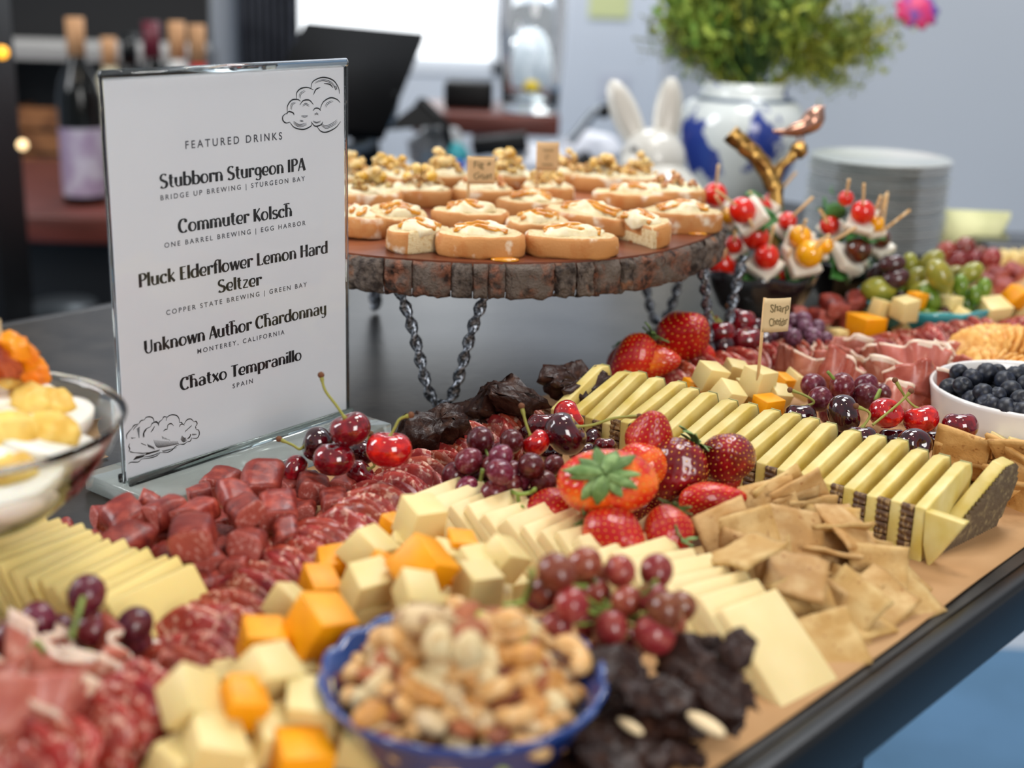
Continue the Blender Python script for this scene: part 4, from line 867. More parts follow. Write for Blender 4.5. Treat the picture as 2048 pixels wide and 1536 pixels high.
# sausage chunks
CH_ = [(127, 1060, 52, .010, .4, 0, 'small sausage end lying apart, beside the egg bowl'), (218, 1040, 34, .012, 1.2, 0, 'tiny pink sausage corner peeking behind the pile toward the egg bowl'), (250, 1036, 100, .020, .7, .3, 'large deep red sausage chunk propped at the egg bowl end of the pile'),
 (190, 1082, 52, .012, .9, .2, 'small sausage chunk wedged at the tip of the white cheese fan'), (250, 1086, 98, .024, -.5, .2, 'broad flat-faced sausage chunk in front at the cheese fan'), (297, 1002, 50, .018, 1.4, .5, 'narrow upright sausage end standing at the sign base corner'),
 (330, 1026, 92, .024, -.9, .2, 'long red sausage chunk leaning from the sign base corner'), (298, 1060, 62, .014, .2, 0, 'dark sausage chunk sunk behind the flat-faced one'), (392, 1028, 82, .026, -.5, .1, 'pink fat-flecked sausage chunk showing its cut face, middle of the pile'),
 (400, 990, 62, .018, -1.0, .1, 'short sausage stub with cut end toward the sign base'), (443, 966, 80, .018, -.3, .2, 'mauve sausage chunk touching the sign base'), (472, 996, 80, .030, .6, .4, 'round-topped sausage chunk above the pink cut one'),
 (522, 966, 100, .026, .1, .3, 'biggest sausage chunk, peaked, close to the sign base'), (582, 975, 60, .014, -.6, 0, 'dark sausage chunk tapering toward the cherries'), (385, 1073, 112, .034, .15, .05, 'long rounded-end sausage chunk lying level across the pile'), (493, 1024, 86, .032, .5, -.1, 'bright red wedge-shaped sausage chunk atop the pile'),
 (555, 1022, 96, .024, .3, .3, 'rosy fat-flecked sausage chunk toward the salami rope'), (493, 1088, 90, .026, 0, -.2, 'squarish sausage chunk facing front with white fat eye'), (571, 1064, 62, .022, .3, .4, 'sausage chunk with pale pink cut disc by the rope'), (340, 1126, 84, .016, .4, 0, 'dark sausage chunk low beside the cheese fan tip'),
 (405, 1120, 95, .020, .7, .2, 'reddish sausage chunk in front of the long level one'), (476, 1130, 66, .020, -.3, .1, 'pink glossy sausage chunk beside the squarish one'), (397, 1174, 78, .014, -1.1, .1, 'pale pink sausage chunk at the very front of the pile'), (440, 1160, 56, .014, -.5, .1, 'small pink sausage chunk second from the front tip'),
 (626, 976, 78, .018, .2, 0, 'barrel-shaped sausage chunk directly under the cherries'), (688, 974, 68, .014, -.2, 0, 'smooth dark sausage chunk behind the rope under the cherries'), (668, 1004, 68, .018, .3, .2, 'rounded mauve sausage chunk pressed against the rope'), (612, 1020, 48, .014, 0, 0, 'small grey-pink sausage bit between rope and rosy chunk')]
for c in CH_: chunk(c[0], c[1], c[2], c[3], c[4], c[5], c[6], roll=R.uniform(-.3, .3))
for k in range(20):
    t = k / 19; x = 210 + 400 * t + R.uniform(-40, 40); y = 1130 - 130 * t + R.uniform(-30, 40) - (60 if t < .2 else 0)
    chunk(x, y, 70, .010, R.uniform(0, 3), 0, 'dark sausage chunk low in the pile, mostly covered', anchor='the menu sign')
for (x, y, s, z, l) in ((1598, 622, 34, .028, 'pointed red sausage chunk behind the flagged pick'), (1640, 632, 52, .020, 'boxy red sausage chunk behind the mauve grapes'), (1668, 612, 55, .030, 'long pink-edged sausage chunk before the black bowl'), (1712, 602, 48, .030, 'smooth sausage chunk at the teal olive bowl'),
    (1735, 616, 50, .02, 'dull sausage chunk behind the orange cheddar cube'), (1690, 642, 60, .014, 'low dark sausage chunk beside the orange cheddar cube'), (1620, 655, 40, .012, 'sausage chunk low between mauve grapes and cubes')): chunk(x, y, s, z, R.uniform(-.5, 1), R.uniform(-.2, .4), l, 'cured sausage chunks before the black bowl')
for (x, y, s, l) in ((1996, 548, 46, 'blurred sausage chunk behind the olives'), (2030, 545, 50, 'blurred red sausage chunk above the orange cheddar'), (2008, 574, 46, 'blurred sausage chunk between olives and orange cheddar'), (1975, 560, 40, 'blurred sausage chunk touching the green olives')): chunk(x, y, s, .022, R.uniform(-.5, 1), .2, l, 'cured sausage chunks behind the olives')
# sliced cheese fans
fan([(45, 1145, .012), (160, 1195, .012), (270, 1232, .012), (352, 1262, .012)], 13, 'cheese_slice', M_slicec, 'pale yellow cheese slice in the sausage-side fan', 'the egg bowl', 'pale cheese slices by the egg bowl', L=.052, Wd=.044, T=.0042, lean=.95, yaw=.05)
fan([(925, 1050, .014), (1050, 1088, .014), (1180, 1128, .014), (1300, 1176, .014), (1420, 1236, .014), (1500, 1276, .014), (1560, 1312, .012)], 18, 'cheese_slice', M_cream, 'cream-coloured cheese slice in the strawberry row', 'the menu sign', 'cream cheese slices along the strawberries', L=.038, Wd=.048, T=.0078, lean=.66, yaw=-.1, jit_=.1)
# cheddar cubes in front
CU_ = [(845, 1042, 95, .040, (.2, .1, .5), 0, 'tall pale cheese cube standing highest beside the red grapes'), (783, 1054, 50, .030, (.3, .2, .9), 1, 'orange cube corner behind the tallest pale cube'), (735, 1100, 92, .034, (.5, .3, 1.0), 0, 'pale cube tilted against the salami rope'),
 (800, 1096, 60, .028, (.2, .5, .2), 0, 'small pale cube tucked behind the tilted one'), (662, 1130, 74, .024, (.3, .1, .4), 1, 'orange cube leaning on the salami rope'), (765, 1143, 66, .036, (.6, .4, .3), 1, 'orange cube with triangular top between two pale cubes'),
 (850, 1136, 108, .044, (.5, .5, .9), 1, 'large orange cube set point-up in the heap centre'), (885, 1112, 60, .034, (.3, .3, .1), 0, 'pale cube behind the point-up orange one'), (925, 1094, 66, .036, (.1, .05, .2), 1, 'flat-lying orange cube beside the cream slices'),
 (945, 1128, 76, .034, (.3, .2, .5), 0, 'pale cube under the flat-lying orange one'), (1005, 1118, 84, .036, (.4, .4, .8), 0, 'broad pale cube at the end of the cream slices'), (960, 1175, 96, .034, (.1, .1, .4), 0, 'buttery pale cube behind the nut bowl rim'),
 (836, 1192, 90, .044, (.5, .2, .4), 0, 'pale cube touching the top of the nut heap'), (733, 1174, 100, .034, (.3, .15, .6), 0, 'wide pale cube between orange ones and nut bowl'), (735, 1232, 92, .020, (.1, .1, .3), 0, 'low pale cube at the nut bowl rim'),
 (642, 1172, 78, .026, (.4, .1, .5), 1, 'orange cube second along the salami rope'), (580, 1214, 86, .030, (.5, .3, 1.1), 0, 'pale cube pressed into the salami rope'), (645, 1256, 122, .036, (.35, .25, .65), 1, 'largest orange cube beside the blue bowl rim'),
 (522, 1288, 104, .028, (.1, .15, .35), 1, 'orange cube at the rope in front of the largest one'), (532, 1344, 112, .040, (.5, .35, .75), 0, 'pale cube overlapping two orange cubes'), (605, 1345, 70, .022, (.1, .1, .2), 0, 'low pale cube wedged at the blue bowl'),
 (620, 1420, 118, .030, (.2, .1, .15), 0, 'big square-faced pale cube in front of the blue bowl'), (385, 1405, 120, .036, (.6, .5, .7), 0, 'pale cube with corner up against the blurred rope'), (482, 1405, 100, .036, (.4, .3, .5), 1, 'orange cube in the middle of the blurred front cubes'),
 (712, 1490, 105, .018, (.1, .3, .2), 0, 'pale cube under the blue bowl front rim'), (430, 1500, 130, .026, (.2, .3, .4), 0, 'blurred pale cube low at the very front'), (545, 1470, 100, .024, (.3, .2, .6), 0, 'blurred pale cube between the two front orange ones'),
 (600, 1525, 130, .020, (.1, .1, .4), 1, 'blurred orange cube at the very front'), (350, 1530, 110, .018, (.2, .2, .9), 0, 'blurred pale cube beside the salami at the very front'), (470, 1545, 110, .015, (.2, .1, .1), 0, 'blurred pale cube lowest at the very front')]
for c in CU_: cube(c[0], c[1], c[2], c[3], c[4], c[6], bool(c[5]))
for (x, y) in ((700, 1130), (800, 1150), (880, 1160), (760, 1190), (690, 1190), (620, 1230), (830, 1110), (910, 1140), (560, 1260), (590, 1300), (500, 1360), (450, 1350), (560, 1400), (440, 1440), (520, 1430), (1020, 1170), (900, 1200), (990, 1200)):
    cube(x, y + 20, 90, .012, (0, 0, R.uniform(0, 1.5)), 'cheese cube low in the front heap, mostly covered', R.random() < .3, 'covered cheese cubes in the front heap', 'the menu sign')
# flagged cubes in the middle
CM_ = [(1420, 752, 62, .036, (.3, .25, .5), 0, 'pale cube highest beside the far salami rope'), (1470, 745, 55, .030, (.3, .3, .2), 0, 'pale cube behind the flagged one'), (1519, 764, 64, .036, (.1, .1, .6), 0, 'pale cube pierced by the Sharp Cheddar flag pick'), (1457, 794, 60, .030, (.45, .3, .5), 0, 'pale cube tipped forward below the highest one'),
 (1493, 782, 50, .026, (.1, .1, .3), 0, 'pale cube in the middle of the flagged heap'), (1385, 782, 50, .022, (.2, .3, .6), 1, 'orange cube between far rope and cheese wedges'), (1535, 820, 62, .024, (.1, .12, .55), 1, 'orange cube sitting at the back of the cheese wedges'), (1556, 796, 52, .026, (.4, .2, .3), 0, 'pale rounded cube above the orange one'),
 (1566, 768, 42, .024, (.3, .2, .6), 1, 'orange cube half hidden behind the flagged cube'), (1594, 772, 56, .018, (.1, .5, .3), 0, 'pale buttery cube beside the grapes'), (1470, 820, 52, .014, (0, .1, .4), 0, 'pale cube low behind the cheese wedges')]
for c in CM_: cube(c[0], c[1], c[2], c[3], c[4], c[6], bool(c[5]), 'cheddar cubes around the flag')
flag(W(1517, 745, .045), .0505, .0185, .0225, .25, 'pale wooden flag pick reading Sharp Cheddar stuck in a pale cube', ['Sharp', 'Cheddar'], M_flag2)
CB_ = [(1732, 656, 66, .018, (0, 0, .5), 1, 'orange cube alone at the bend of the far salami rope'), (1763, 618, 46, .030, (.1, .3, .4), 0, 'pale cube with slanted top before the olives'), (1808, 618, 52, .034, (.05, .05, .5), 0, 'tall pale cube before the olives'), (1833, 600, 40, .036, (.1, .1, .5), 1, 'thin orange cube behind the tall pale one'),
 (1901, 612, 46, .030, (.05, .05, .6), 0, 'two-faced pale cube before the green olives'), (1880, 642, 44, .020, (.1, .1, .2), 0, 'pale cube low in the middle of the far row'), (1810, 652, 48, .014, (0, .1, .3), 0, 'pale cube low behind the salami rope'), (1845, 645, 40, .018, (.2, .1, .5), 0, 'small pale cube beneath the thin orange one'),
 (1928, 640, 44, .022, (.3, .4, .4), 0, 'tilted pale cube beside the rope top'), (1982, 626, 64, .024, (.3, .1, .3), 0, 'wide pale wedge-like cube below the sausage chunks'), (2032, 592, 48, .036, (.4, .3, .6), 1, 'orange cube high beside the sausage chunks'), (2040, 622, 50, .020, (.2, .2, .3), 0, 'pale cube below the high orange one'), (1678, 674, 36, .010, (0, 0, .4), 0, 'small pale cube end between grapes and orange cube')]
for c in CB_: cube(c[0], c[1], c[2], c[3], c[4], c[6], bool(c[5]), 'cheddar cubes before the olive bowl')
# ---- aged cheese wedges in their interlocking row
M_manc = mat('aged_sheep_cheese', '#d9c784', .42, '#c9b058', 60, 3, .35, .7, sss=.2, rad=(.006, 0, 0), bump=.15, bscale=220, rv=.04)
M_rind = mat('dark_rind', '#5a3f2a', .55, '#a8895a', 400, 3, .5, .66, bump=.8, bscale=200, bdist=.002, stretch=(1, 1, .35))
M_rindg = mat('grey_green_rind', '#a3a270', .6, '#8a8960', 60, 3)
A0, A1 = Vector((.0199, .8343, 0)), Vector((.2190, .6632, 0)); md = (A1 - A0).normalized(); mb_ = Vector((-md.y, md.x, 0)); NP = 19; pitch = (A1 - A0).length / NP
def plate(poly, th, m_, bv=.0006, name='wedge'):
    v = [(-th / 2, y, z) for y, z in poly] + [(th / 2, y, z) for y, z in poly]; n = len(poly); f = [tuple(range(n)), tuple(range(2 * n - 1, n - 1, -1))] + [(i, n + i, n + (i + 1) % n, (i + 1) % n) for i in range(n)]
    q = mesh(name, v, f, m_, False); bm = bmesh.new(); bm.from_mesh(q); bmesh.ops.recalc_face_normals(bm, faces=bm.faces); bm.to_mesh(q); bm.free(); return bevel(q, bv, 2)
ANCH['the first stripe'] = A0.copy()
for i in range(NP):
    p = A0 + md * (i + .25) * pitch; wob = Matrix.Rotation(R.uniform(-.04, .04), 4, 'Z'); hh = .0305 + R.uniform(-.001, .001) - (.004 if i < 4 else 0)
    a_ = ob('cheese_wedge', plate([(.0018, 0), (.052, 0), (.050, .004), (.0018, hh)], pitch * .50, M_manc), None, basis(md, mb_, ZZ, p) @ wob); lab(a_, 'aged cheese wedge with dark rind stripe facing front', 'cheese wedge', 'interlocked aged cheese wedges', 'the first stripe')
    rm = MB(); ns = 9
    for k in range(ns):
        z0, z1 = hh * k / ns, hh * (k + 1) / ns; rm.add([(-pitch * .25, 0, z0), (pitch * .25, 0, z0 + .001 * (1 if k % 2 else -1)), (pitch * .25, -.0008, (z0 + z1) / 2), (-pitch * .25, -.0008, (z0 + z1) / 2 + .0006), (-pitch * .25, 0, z1), (pitch * .25, 0, z1), (-pitch * .25, .0018, z0), (pitch * .25, .0018, z0), (-pitch * .25, .0018, z1), (pitch * .25, .0018, z1)],
            [(0, 1, 2, 3), (3, 2, 5, 4), (0, 3, 4, 8, 6), (1, 7, 9, 5, 2), (4, 5, 9, 8)])
    ob('rind', rm.me('rind', M_rind), a_)
    p = A0 + md * (i + .75) * pitch; wob = Matrix.Rotation(R.uniform(-.05, .05), 4, 'Z'); L_ = .060 + R.uniform(-.004, .004); hb = .043 + R.uniform(-.002, .002)
    b_ = ob('cheese_wedge', plate([(0, 0), (L_ - .006, 0), (L_ + .001, hb - .006), (L_ - .002, hb), (L_ - .010, hb + .001), (.0, hh + .0002)], pitch * .50, M_manc, .0008), None, basis(md, mb_, ZZ, p) @ wob); lab(b_, 'aged cheese wedge rising behind as a pale finger', 'cheese wedge', 'interlocked aged cheese wedges', 'the first stripe')
    ob('rind', plate([(L_ - .0055, .001), (L_ - .0045, .001), (L_ + .0016, hb - .006), (L_ - .0014, hb + .0004), (L_ - .0020, hb + .0002), (L_ + .0006, hb - .006)], pitch * .49, M_rindg, .0002, 'rind'), b_)
p = A1 + md * .010
v, f = extrude([(0, 0), (.017, .030), (-.005, .031), (-.004, .012)], .007); v = [(x, z, y) for x, y, z in v]
q = mesh('wedge', v, f, M_manc, False); bm = bmesh.new(); bm.from_mesh(q); bmesh.ops.recalc_face_normals(bm, faces=bm.faces); bm.to_mesh(q); bm.free(); bevel(q, .0008)
q = lab(ob('cheese_wedge', q, None, basis(md, mb_, ZZ, A1 + md * .0045 - mb_ * .001)), 'triangular-faced aged cheese wedge closing the row at the kraft edge', 'cheese wedge', 'interlocked aged cheese wedges')
wf, wbk = W(1866, 1120, 0), W(2000, 1052, 0); wd = (wbk - wf); WL = wd.length; wd.normalize(); wn = Vector((wd.y, -wd.x, 0))
WM = basis(wn, wd, ZZ, wf) @ Matrix.Rotation(.20, 4, 'Y') ; KL = WL / .078
e_ = lab(ob('cheese_wedge', plate([(-.004, 0), (.072 * KL, 0), (.078 * KL, .030), (.070 * KL, .043), (.058 * KL, .043)], .008, M_manc, .001), None, WM @ Matrix.Translation((-.006, 0, 0))), 'last aged cheese wedge leaning with its ridged brown rind turned outward', 'cheese wedge', 'interlocked aged cheese wedges')
rm = MB()
n = 30
M_rind2 = mat('ridged_rind', '#6e5d49', .6, '#9a8864', 200, 3, .5, .72, bump=.6, bscale=250)
def rz(y): # rind outline (lower, upper) at distance y
    y /= KL; up = (y + .004) * .69 if y < .058 else .043 - max(0, y - .070) * 1.6
    return (0 if y < .072 else (y - .072) * 4), max(up, .0015)
for i in range(n):
    ya, yb = (-.004 + .082 * i / n) * KL, (-.004 + .082 * (i + 1) / n) * KL; ym = (ya + yb) / 2
    for (a, b, xa, xb) in ((ya, ym, .0042, .0066), (ym, yb, .0066, .0042)):
        la, ua = rz(a); lb, ubb = rz(b); rm.add([(xa, a, la), (xb, b, lb), (xb, b, ubb), (xa, a, ua)], [(0, 1, 2, 3)])
ob('rind', rm.me('rind', M_rind2), e_)
# ---- square crackers
G1 = 'square seeded crackers heaped by the cheese wedges'
def cz(ox, oy, s): return lambda x, y, z: (ox + x / s, oy + y / s, z)
c7 = cz(1200, 1000, 2.866); c8 = cz(1400, 750, 3.073)
CK_ = [ # corner0, corner1, corner3, label
 (c7(730, 90, .034), c7(960, 60, .038), c7(750, 335, .016), 'broad square cracker facing the strawberries at the heap top'),
 (c7(970, 20, .042), c7(1290, 80, .036), c7(940, 270, .024), 'large cracker lying across the heap top'),
 (c7(1230, 30, .040), c7(1400, 30, .034), c7(1180, 90, .040), 'cracker poking out against the rind stripes'),
 (c7(1240, 150, .034), c7(1580, 135, .034), c7(1330, 175, .026), 'cracker seen edge-on, pointing at the rind stripes'),
 (c7(1250, 150, .028), c7(1420, 170, .026), c7(1190, 240, .022), 'small tilted cracker under the edge-on one'),
 (c7(1170, 270, .026), c7(1460, 320, .024), c7(1280, 300, .018), 'long thin cracker edge bridging the dark gap'),
 (c7(1360, 170, .028), c7(1600, 230, .024), c7(1430, 300, .016), 'cracker tucked under the bubbled one'),
 (c7(1430, 240, .026), c7(1640, 260, .026), c7(1530, 470, .010), 'bubbled cracker standing steep behind the front pair'),
 (c7(1530, 480, .012), c7(1760, 390, .013), c7(1720, 695, .001), 'bubbled cracker lying flat at the kraft edge'),
 (c7(1915, 525, .001), c7(1760, 380, .008), c7(1850, 570, .002), 'thin sliver of cracker beyond the flat one'),
 (c7(1370, 540, .012), c7(1470, 450, .016), c7(1665, 735, .002), 'cracker sliding down beside the flat bubbled one'),
 (c7(1330, 350, .018), c7(1530, 440, .016), c7(1480, 500, .010), 'cracker wedge pointing outward above the sliding pair'),
 (c7(960, 480, .026), c7(1220, 385, .026), c7(1080, 680, .010), 'pricked cracker facing front in the middle of the heap'),
 (c7(1210, 390, .022), c7(1330, 470, .022), c7(1350, 710, .006), 'cracker standing behind the pricked one'),
 (c7(1300, 440, .020), c7(1450, 600, .014), c7(1360, 700, .006), 'narrow cracker leaning on its neighbour, third in the front stack'),
 (c7(1080, 690, .014), c7(1220, 655, .016), c7(1300, 940, .001), 'lowest front cracker flat beside the white slices'),
 (c7(1450, 830, .002), c7(1340, 740, .006), c7(1500, 730, .008), 'cracker corner resting on the kraft paper'),
 (c7(1565, 832, .001), c7(1440, 840, .002), c7(1480, 670, .006), 'second cracker corner on the kraft paper, outermost'),
 (c7(930, 500, .024), c7(960, 340, .030), c7(1100, 540, .022), 'cracker set on edge behind the pricked one'),
 (c7(1010, 390, .026), c7(1180, 420, .024), c7(960, 470, .02), 'whitish-backed cracker in the heap middle'),
 (c7(850, 300, .024), c7(1050, 310, .024), c7(900, 480, .012), 'shaded cracker under the broad top ones'),
 (c7(1050, 320, .020), c7(1200, 380, .020), c7(1150, 400, .012), 'cracker deep in the gap between the top and front ones'),
 (c7(750, 350, .024), c7(850, 300, .026), c7(690, 540, .010), 'cracker leaning steeply, first of a close pair'),
 (c7(830, 330, .022), c7(870, 330, .022), c7(810, 560, .008), 'cracker leaning steeply, second of the close pair'),
 (c7(600, 340, .030), c7(760, 250, .034), c7(590, 390, .030), 'cracker top edge behind the steep pair'),
 (c7(640, 340, .028), c7(760, 260, .030), c7(650, 520, .012), 'cracker on edge between strawberries and steep pair'),
 (c7(520, 100, .036), c7(655, 40, .040), c7(515, 330, .018), 'upright cracker against the strawberries, outermost'),
 (c7(650, 110, .034), c7(720, 90, .036), c7(620, 310, .018), 'upright cracker against the strawberries, second'),
 (c7(710, 150, .032), c7(760, 170, .032), c7(700, 270, .022), 'upright cracker against the strawberries, third'),
 (c7(410, 345, .024), c7(620, 390, .024), c7(400, 470, .012), 'toasty cracker behind the ruddy grapes'),
 (c8(230, 690, .036), c8(440, 640, .042), c8(220, 820, .026), 'edge-on cracker leaning by the small strawberry'),
 (c8(320, 720, .036), c8(530, 590, .046), c8(330, 800, .028), 'orange-tinged cracker raised against the first rind stripe'),
 (c8(430, 740, .036), c8(590, 650, .044), c8(440, 790, .030), 'thin cracker edge rising toward the rind stripes'),
 (c8(450, 775, .034), c8(655, 700, .038), c8(560, 790, .030), 'light cracker edge just below the rising one'),
 (c8(560, 780, .034), c8(700, 760, .034), c8(600, 830, .028), 'cracker tip before the second rind stripe'),
 (c8(640, 790, .032), c8(870, 810, .034), c8(780, 900, .026), 'cracker lying open toward the rind stripes')]
for a, b, c, l in CK_: cracker(a, b, c, l, G1)
for (x, y, r_) in ((1500, 1150, 0), (1560, 1110, .5), (1620, 1150, .3), (1680, 1180, .9), (1600, 1220, .2), (1560, 1180, 1.1), (1470, 1120, .7), (1720, 1140, .4), (1650, 1090, .2), (1690, 1235, .6)):
    c = W(x, y, .007); o = ob('cracker', R.choice(QM)); o.matrix_world = Matrix.Translation(c) @ rotm(.1, .1, r_) @ Matrix.Diagonal((.036, .036, .034, 1)); lab(o, 'seeded cracker low in the heap, mostly covered', 'cracker', G1, 'the menu sign')
G2 = 'toasted crackers stacked past the cheese wedges'
c9 = cz(1560, 640, 4.197)
CT_ = [(c9(1330, 870, .040), c9(1715, 1000, .036), c9(1300, 960, .032), 'toasted cracker on edge touching the last cherry'), (c9(1300, 1020, .028), c9(1730, 1090, .028), c9(1340, 1090, .022), 'toasted cracker lying second under the cherry'), (c9(1350, 1110, .020), c9(1800, 1180, .022), c9(1450, 1150, .016), 'toasted cracker third down at the wedge tips'),
 (c9(1730, 950, .040), c9(2060, 1160, .034), c9(1760, 1020, .034), 'toasted cracker slanting down from the blueberry bowl side'), (c9(1740, 1010, .038), c9(1850, 1010, .040), c9(2030, 1300, .016), 'toasted cracker crossing steeply over the stack'), (c9(1540, 1200, .018), c9(1920, 1290, .018), c9(1600, 1240, .012), 'toasted cracker fourth down behind the wedge fingers'),
 (c9(1700, 1210, .022), c9(2040, 1330, .020), c9(1750, 1280, .016), 'toasted cracker in the stack middle'), (c9(1850, 1370, .020), c9(2060, 1380, .020), c9(1850, 1400, .016), 'toasted cracker layer beside the ridged rind, topmost'), (c9(1850, 1420, .014), c9(2060, 1430, .014), c9(1850, 1450, .011), 'toasted cracker layer beside the ridged rind, second'),
 (c9(1850, 1460, .009), c9(2060, 1480, .009), c9(1850, 1490, .006), 'toasted cracker layer beside the ridged rind, third'), (c9(1850, 1500, .005), c9(2080, 1570, .004), c9(1950, 1400, .004), 'toasted cracker flat on the kraft paper at the rind'), (c9(1950, 1150, .030), c9(2100, 1240, .028), c9(1900, 1250, .022), 'toasted cracker at the outer end of the stack'), (c9(1700, 1320, .012), c9(2000, 1360, .012), c9(1740, 1300, .008), 'toasted cracker low behind the ridged rind')]
for a, b, c, l in CT_: cracker(a, b, c, l, G2, .040, True)
# ---- fruit
def S(*a, **k): return berry(*a, **k)
S(1213, 966, 91, .050, (FW * .75 - CY * .25 + CX * .1), 'giant strawberry with orange shoulders and spread green calyx facing front', 4, True, (1.12, .78, .85), 11, -.1)
S(1298, 880, 50, .050, (CY * .75 - FW * .5 + CX * .2), 'strawberry pointing its tip up in front of the cheese wedges', 0, False)
S(1283, 932, 52, .042, (CX * .8 + FW * .3), 'strawberry half behind the giant one with upright calyx leaves', 4, True, (1, 1, 1), 7, .7)
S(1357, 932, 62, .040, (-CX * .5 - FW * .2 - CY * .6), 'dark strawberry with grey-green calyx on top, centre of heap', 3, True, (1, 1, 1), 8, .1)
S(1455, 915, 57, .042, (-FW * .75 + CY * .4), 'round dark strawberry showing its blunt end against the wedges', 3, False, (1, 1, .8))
S(1449, 957, 34, .030, (-CY * .8 - FW * .2), 'small strawberry beneath the round dark one', 0, False)
S(1412, 1000, 52, .030, (CX + CY * .05), 'elongated strawberry lying level before the crackers', 0, False, (.72, .8, 1.15))
S(1100, 1018, 50, .026, (-CX * .85 - CY * .3 - FW * .2), 'strawberry beside the grapes at the cream slices', 0, True, (.85, .9, 1.15), 6, .3)
S(1222, 1062, 57, .032, (CX * .6 - CY * .3 - FW * .5), 'glossy strawberry below the giant one, over the cream slices', 1, True, (1, .9, 1.05), 6, .2)
S(1336, 1060, 52, .032, (-CY * .7 - FW * .5 - CX * .3), 'strawberry before the upright crackers with hidden calyx', 1, True, (1, .9, 1), 7, .2)
S(1335, 1108, 46, .022, (-CY * .7 + FW * .5 - CX * .5), 'lowest strawberry, its star-shaped calyx turned up front', 0, True, (1, .9, 1), 7, .6)
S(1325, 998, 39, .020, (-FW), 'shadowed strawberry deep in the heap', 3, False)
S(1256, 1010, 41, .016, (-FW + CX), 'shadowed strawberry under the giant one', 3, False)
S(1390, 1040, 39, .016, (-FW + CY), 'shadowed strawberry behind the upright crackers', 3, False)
S(1365, 672, 57, .040, (-FW * .7 + CX * .3 + CY * .2), 'bright strawberry topmost of the group before the wood riser', 0, False, (1, 1, .95), group='strawberries before the wood riser')
S(1272, 712, 48, .032, (-CX * .6 - CY * .7), 'strawberry with dry calyx touching the bright topmost one', 1, True, (.9, .9, 1.1), 7, .2, group='strawberries before the wood riser')
S(1300, 722, 43, .028, (CX * .8 - FW * .4), 'strawberry with broad leafy calyx turned toward the dark chocolate', 4, True, (.9, .9, 1.1), 8, .2, group='strawberries before the wood riser')
S(1368, 716, 46, .020, (CX * .9 + CY * .1 - FW * .2), 'small strawberry below the bright topmost one', 0, False, group='strawberries before the wood riser')
S(1255, 728, 43, .016, (-CY), 'strawberry lowest behind the curled salami', 0, True, group='strawberries before the wood riser')
K = cherry
K(700, 858, 38, .052, 'glossy dark red cherry with tall curved stem against the menu sign', M_cherry, (CY * .8 - CX * .3 - FW * .25), [(672, 810, .0), (650, 780, 0), (642, 750, 0)])
K(778, 898, 42, .044, 'bright scarlet cherry with curved green stem beside the dark chocolate', M_cherryb, (CY * .9 + CX * .05 - FW * .15), [(790, 855, 0), (800, 838, 0), (822, 830, 0)])
K(634, 888, 36, .038, 'purple-red cherry behind with short brown-tipped stem', M_cherryd, (CY * .1 - CX * .8 - FW * .2), [(600, 898, 0), (585, 890, 0), (558, 878, 0)])
K(668, 918, 38, .036, 'two-tone cherry with scarlet shoulder, front of the cluster', M_cherry, (CY * .9 - FW * .3), None)
K(590, 940, 28, .022, 'small cherry outermost along the sign base', M_cherry, (CX - CY * .4), None)
K(722, 948, 28, .020, 'cherry low behind the salami rope with thin hanging stem', M_cherry, (CX * .7 + CY * .5 - FW * .2), [(749, 930, 0), (735, 905, 0), (741, 868, 0)])
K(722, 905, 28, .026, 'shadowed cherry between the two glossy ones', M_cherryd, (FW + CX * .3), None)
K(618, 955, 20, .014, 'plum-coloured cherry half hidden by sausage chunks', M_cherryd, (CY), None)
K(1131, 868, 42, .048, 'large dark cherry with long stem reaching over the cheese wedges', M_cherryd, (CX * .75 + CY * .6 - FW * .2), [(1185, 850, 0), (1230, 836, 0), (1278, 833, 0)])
K(1088, 852, 32, .040, 'dark cherry behind the large one', M_cherry, (CY), None)
K(1072, 886, 27, .044, 'small bright cherry resting on the grapes, its stem upright', M_cherryb, (CY * .7 - CX * .6), [(1053, 850, 0), (1043, 812, 0)])
K(1138, 834, 32, .038, 'red cherry topmost against the rind stripes', M_cherryb, (CX + CY * .5), None)
K(1210, 891, 20, .034, 'little dark cherry between giant strawberry and wedges', M_cherry, (CY), None)
K(1165, 905, 26, .03, 'dark cherry behind the giant strawberry', M_cherryd, (CY), None)
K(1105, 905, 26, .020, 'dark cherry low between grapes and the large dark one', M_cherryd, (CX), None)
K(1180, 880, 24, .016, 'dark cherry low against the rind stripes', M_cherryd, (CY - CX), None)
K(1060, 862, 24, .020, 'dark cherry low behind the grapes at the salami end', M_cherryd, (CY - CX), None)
for (x, y, r_, z, m_, up, st_, l) in ((1442, 664, 26, .034, M_cherry, CY, [(1430, 640, 0), (1418, 620, 0)], 'cherry behind the bright strawberry with pale stem'), (1445, 690, 28, .024, M_cherryd, CX, None, 'dark cherry touching the bright strawberry'), (1484, 640, 26, .038, M_cherry, CY + CX * .2, [(1470, 620, 0), (1455, 612, 0)], 'cherry highest before the glass bowl'),
    (1492, 680, 32, .026, M_cherry, CY - FW * .3, [(1460, 660, 0), (1432, 635, 0)], 'glossy cherry at the flag stick with crossing stems'), (1528, 684, 24, .022, M_cherryd, CX, None, 'dark cherry behind the flag stick'), (1505, 655, 24, .028, M_cherryd, CY, None, 'dark cherry behind the flag card')):
    K(x, y, r_, z, l, m_, up, st_, 'cherries before the glass bowl')
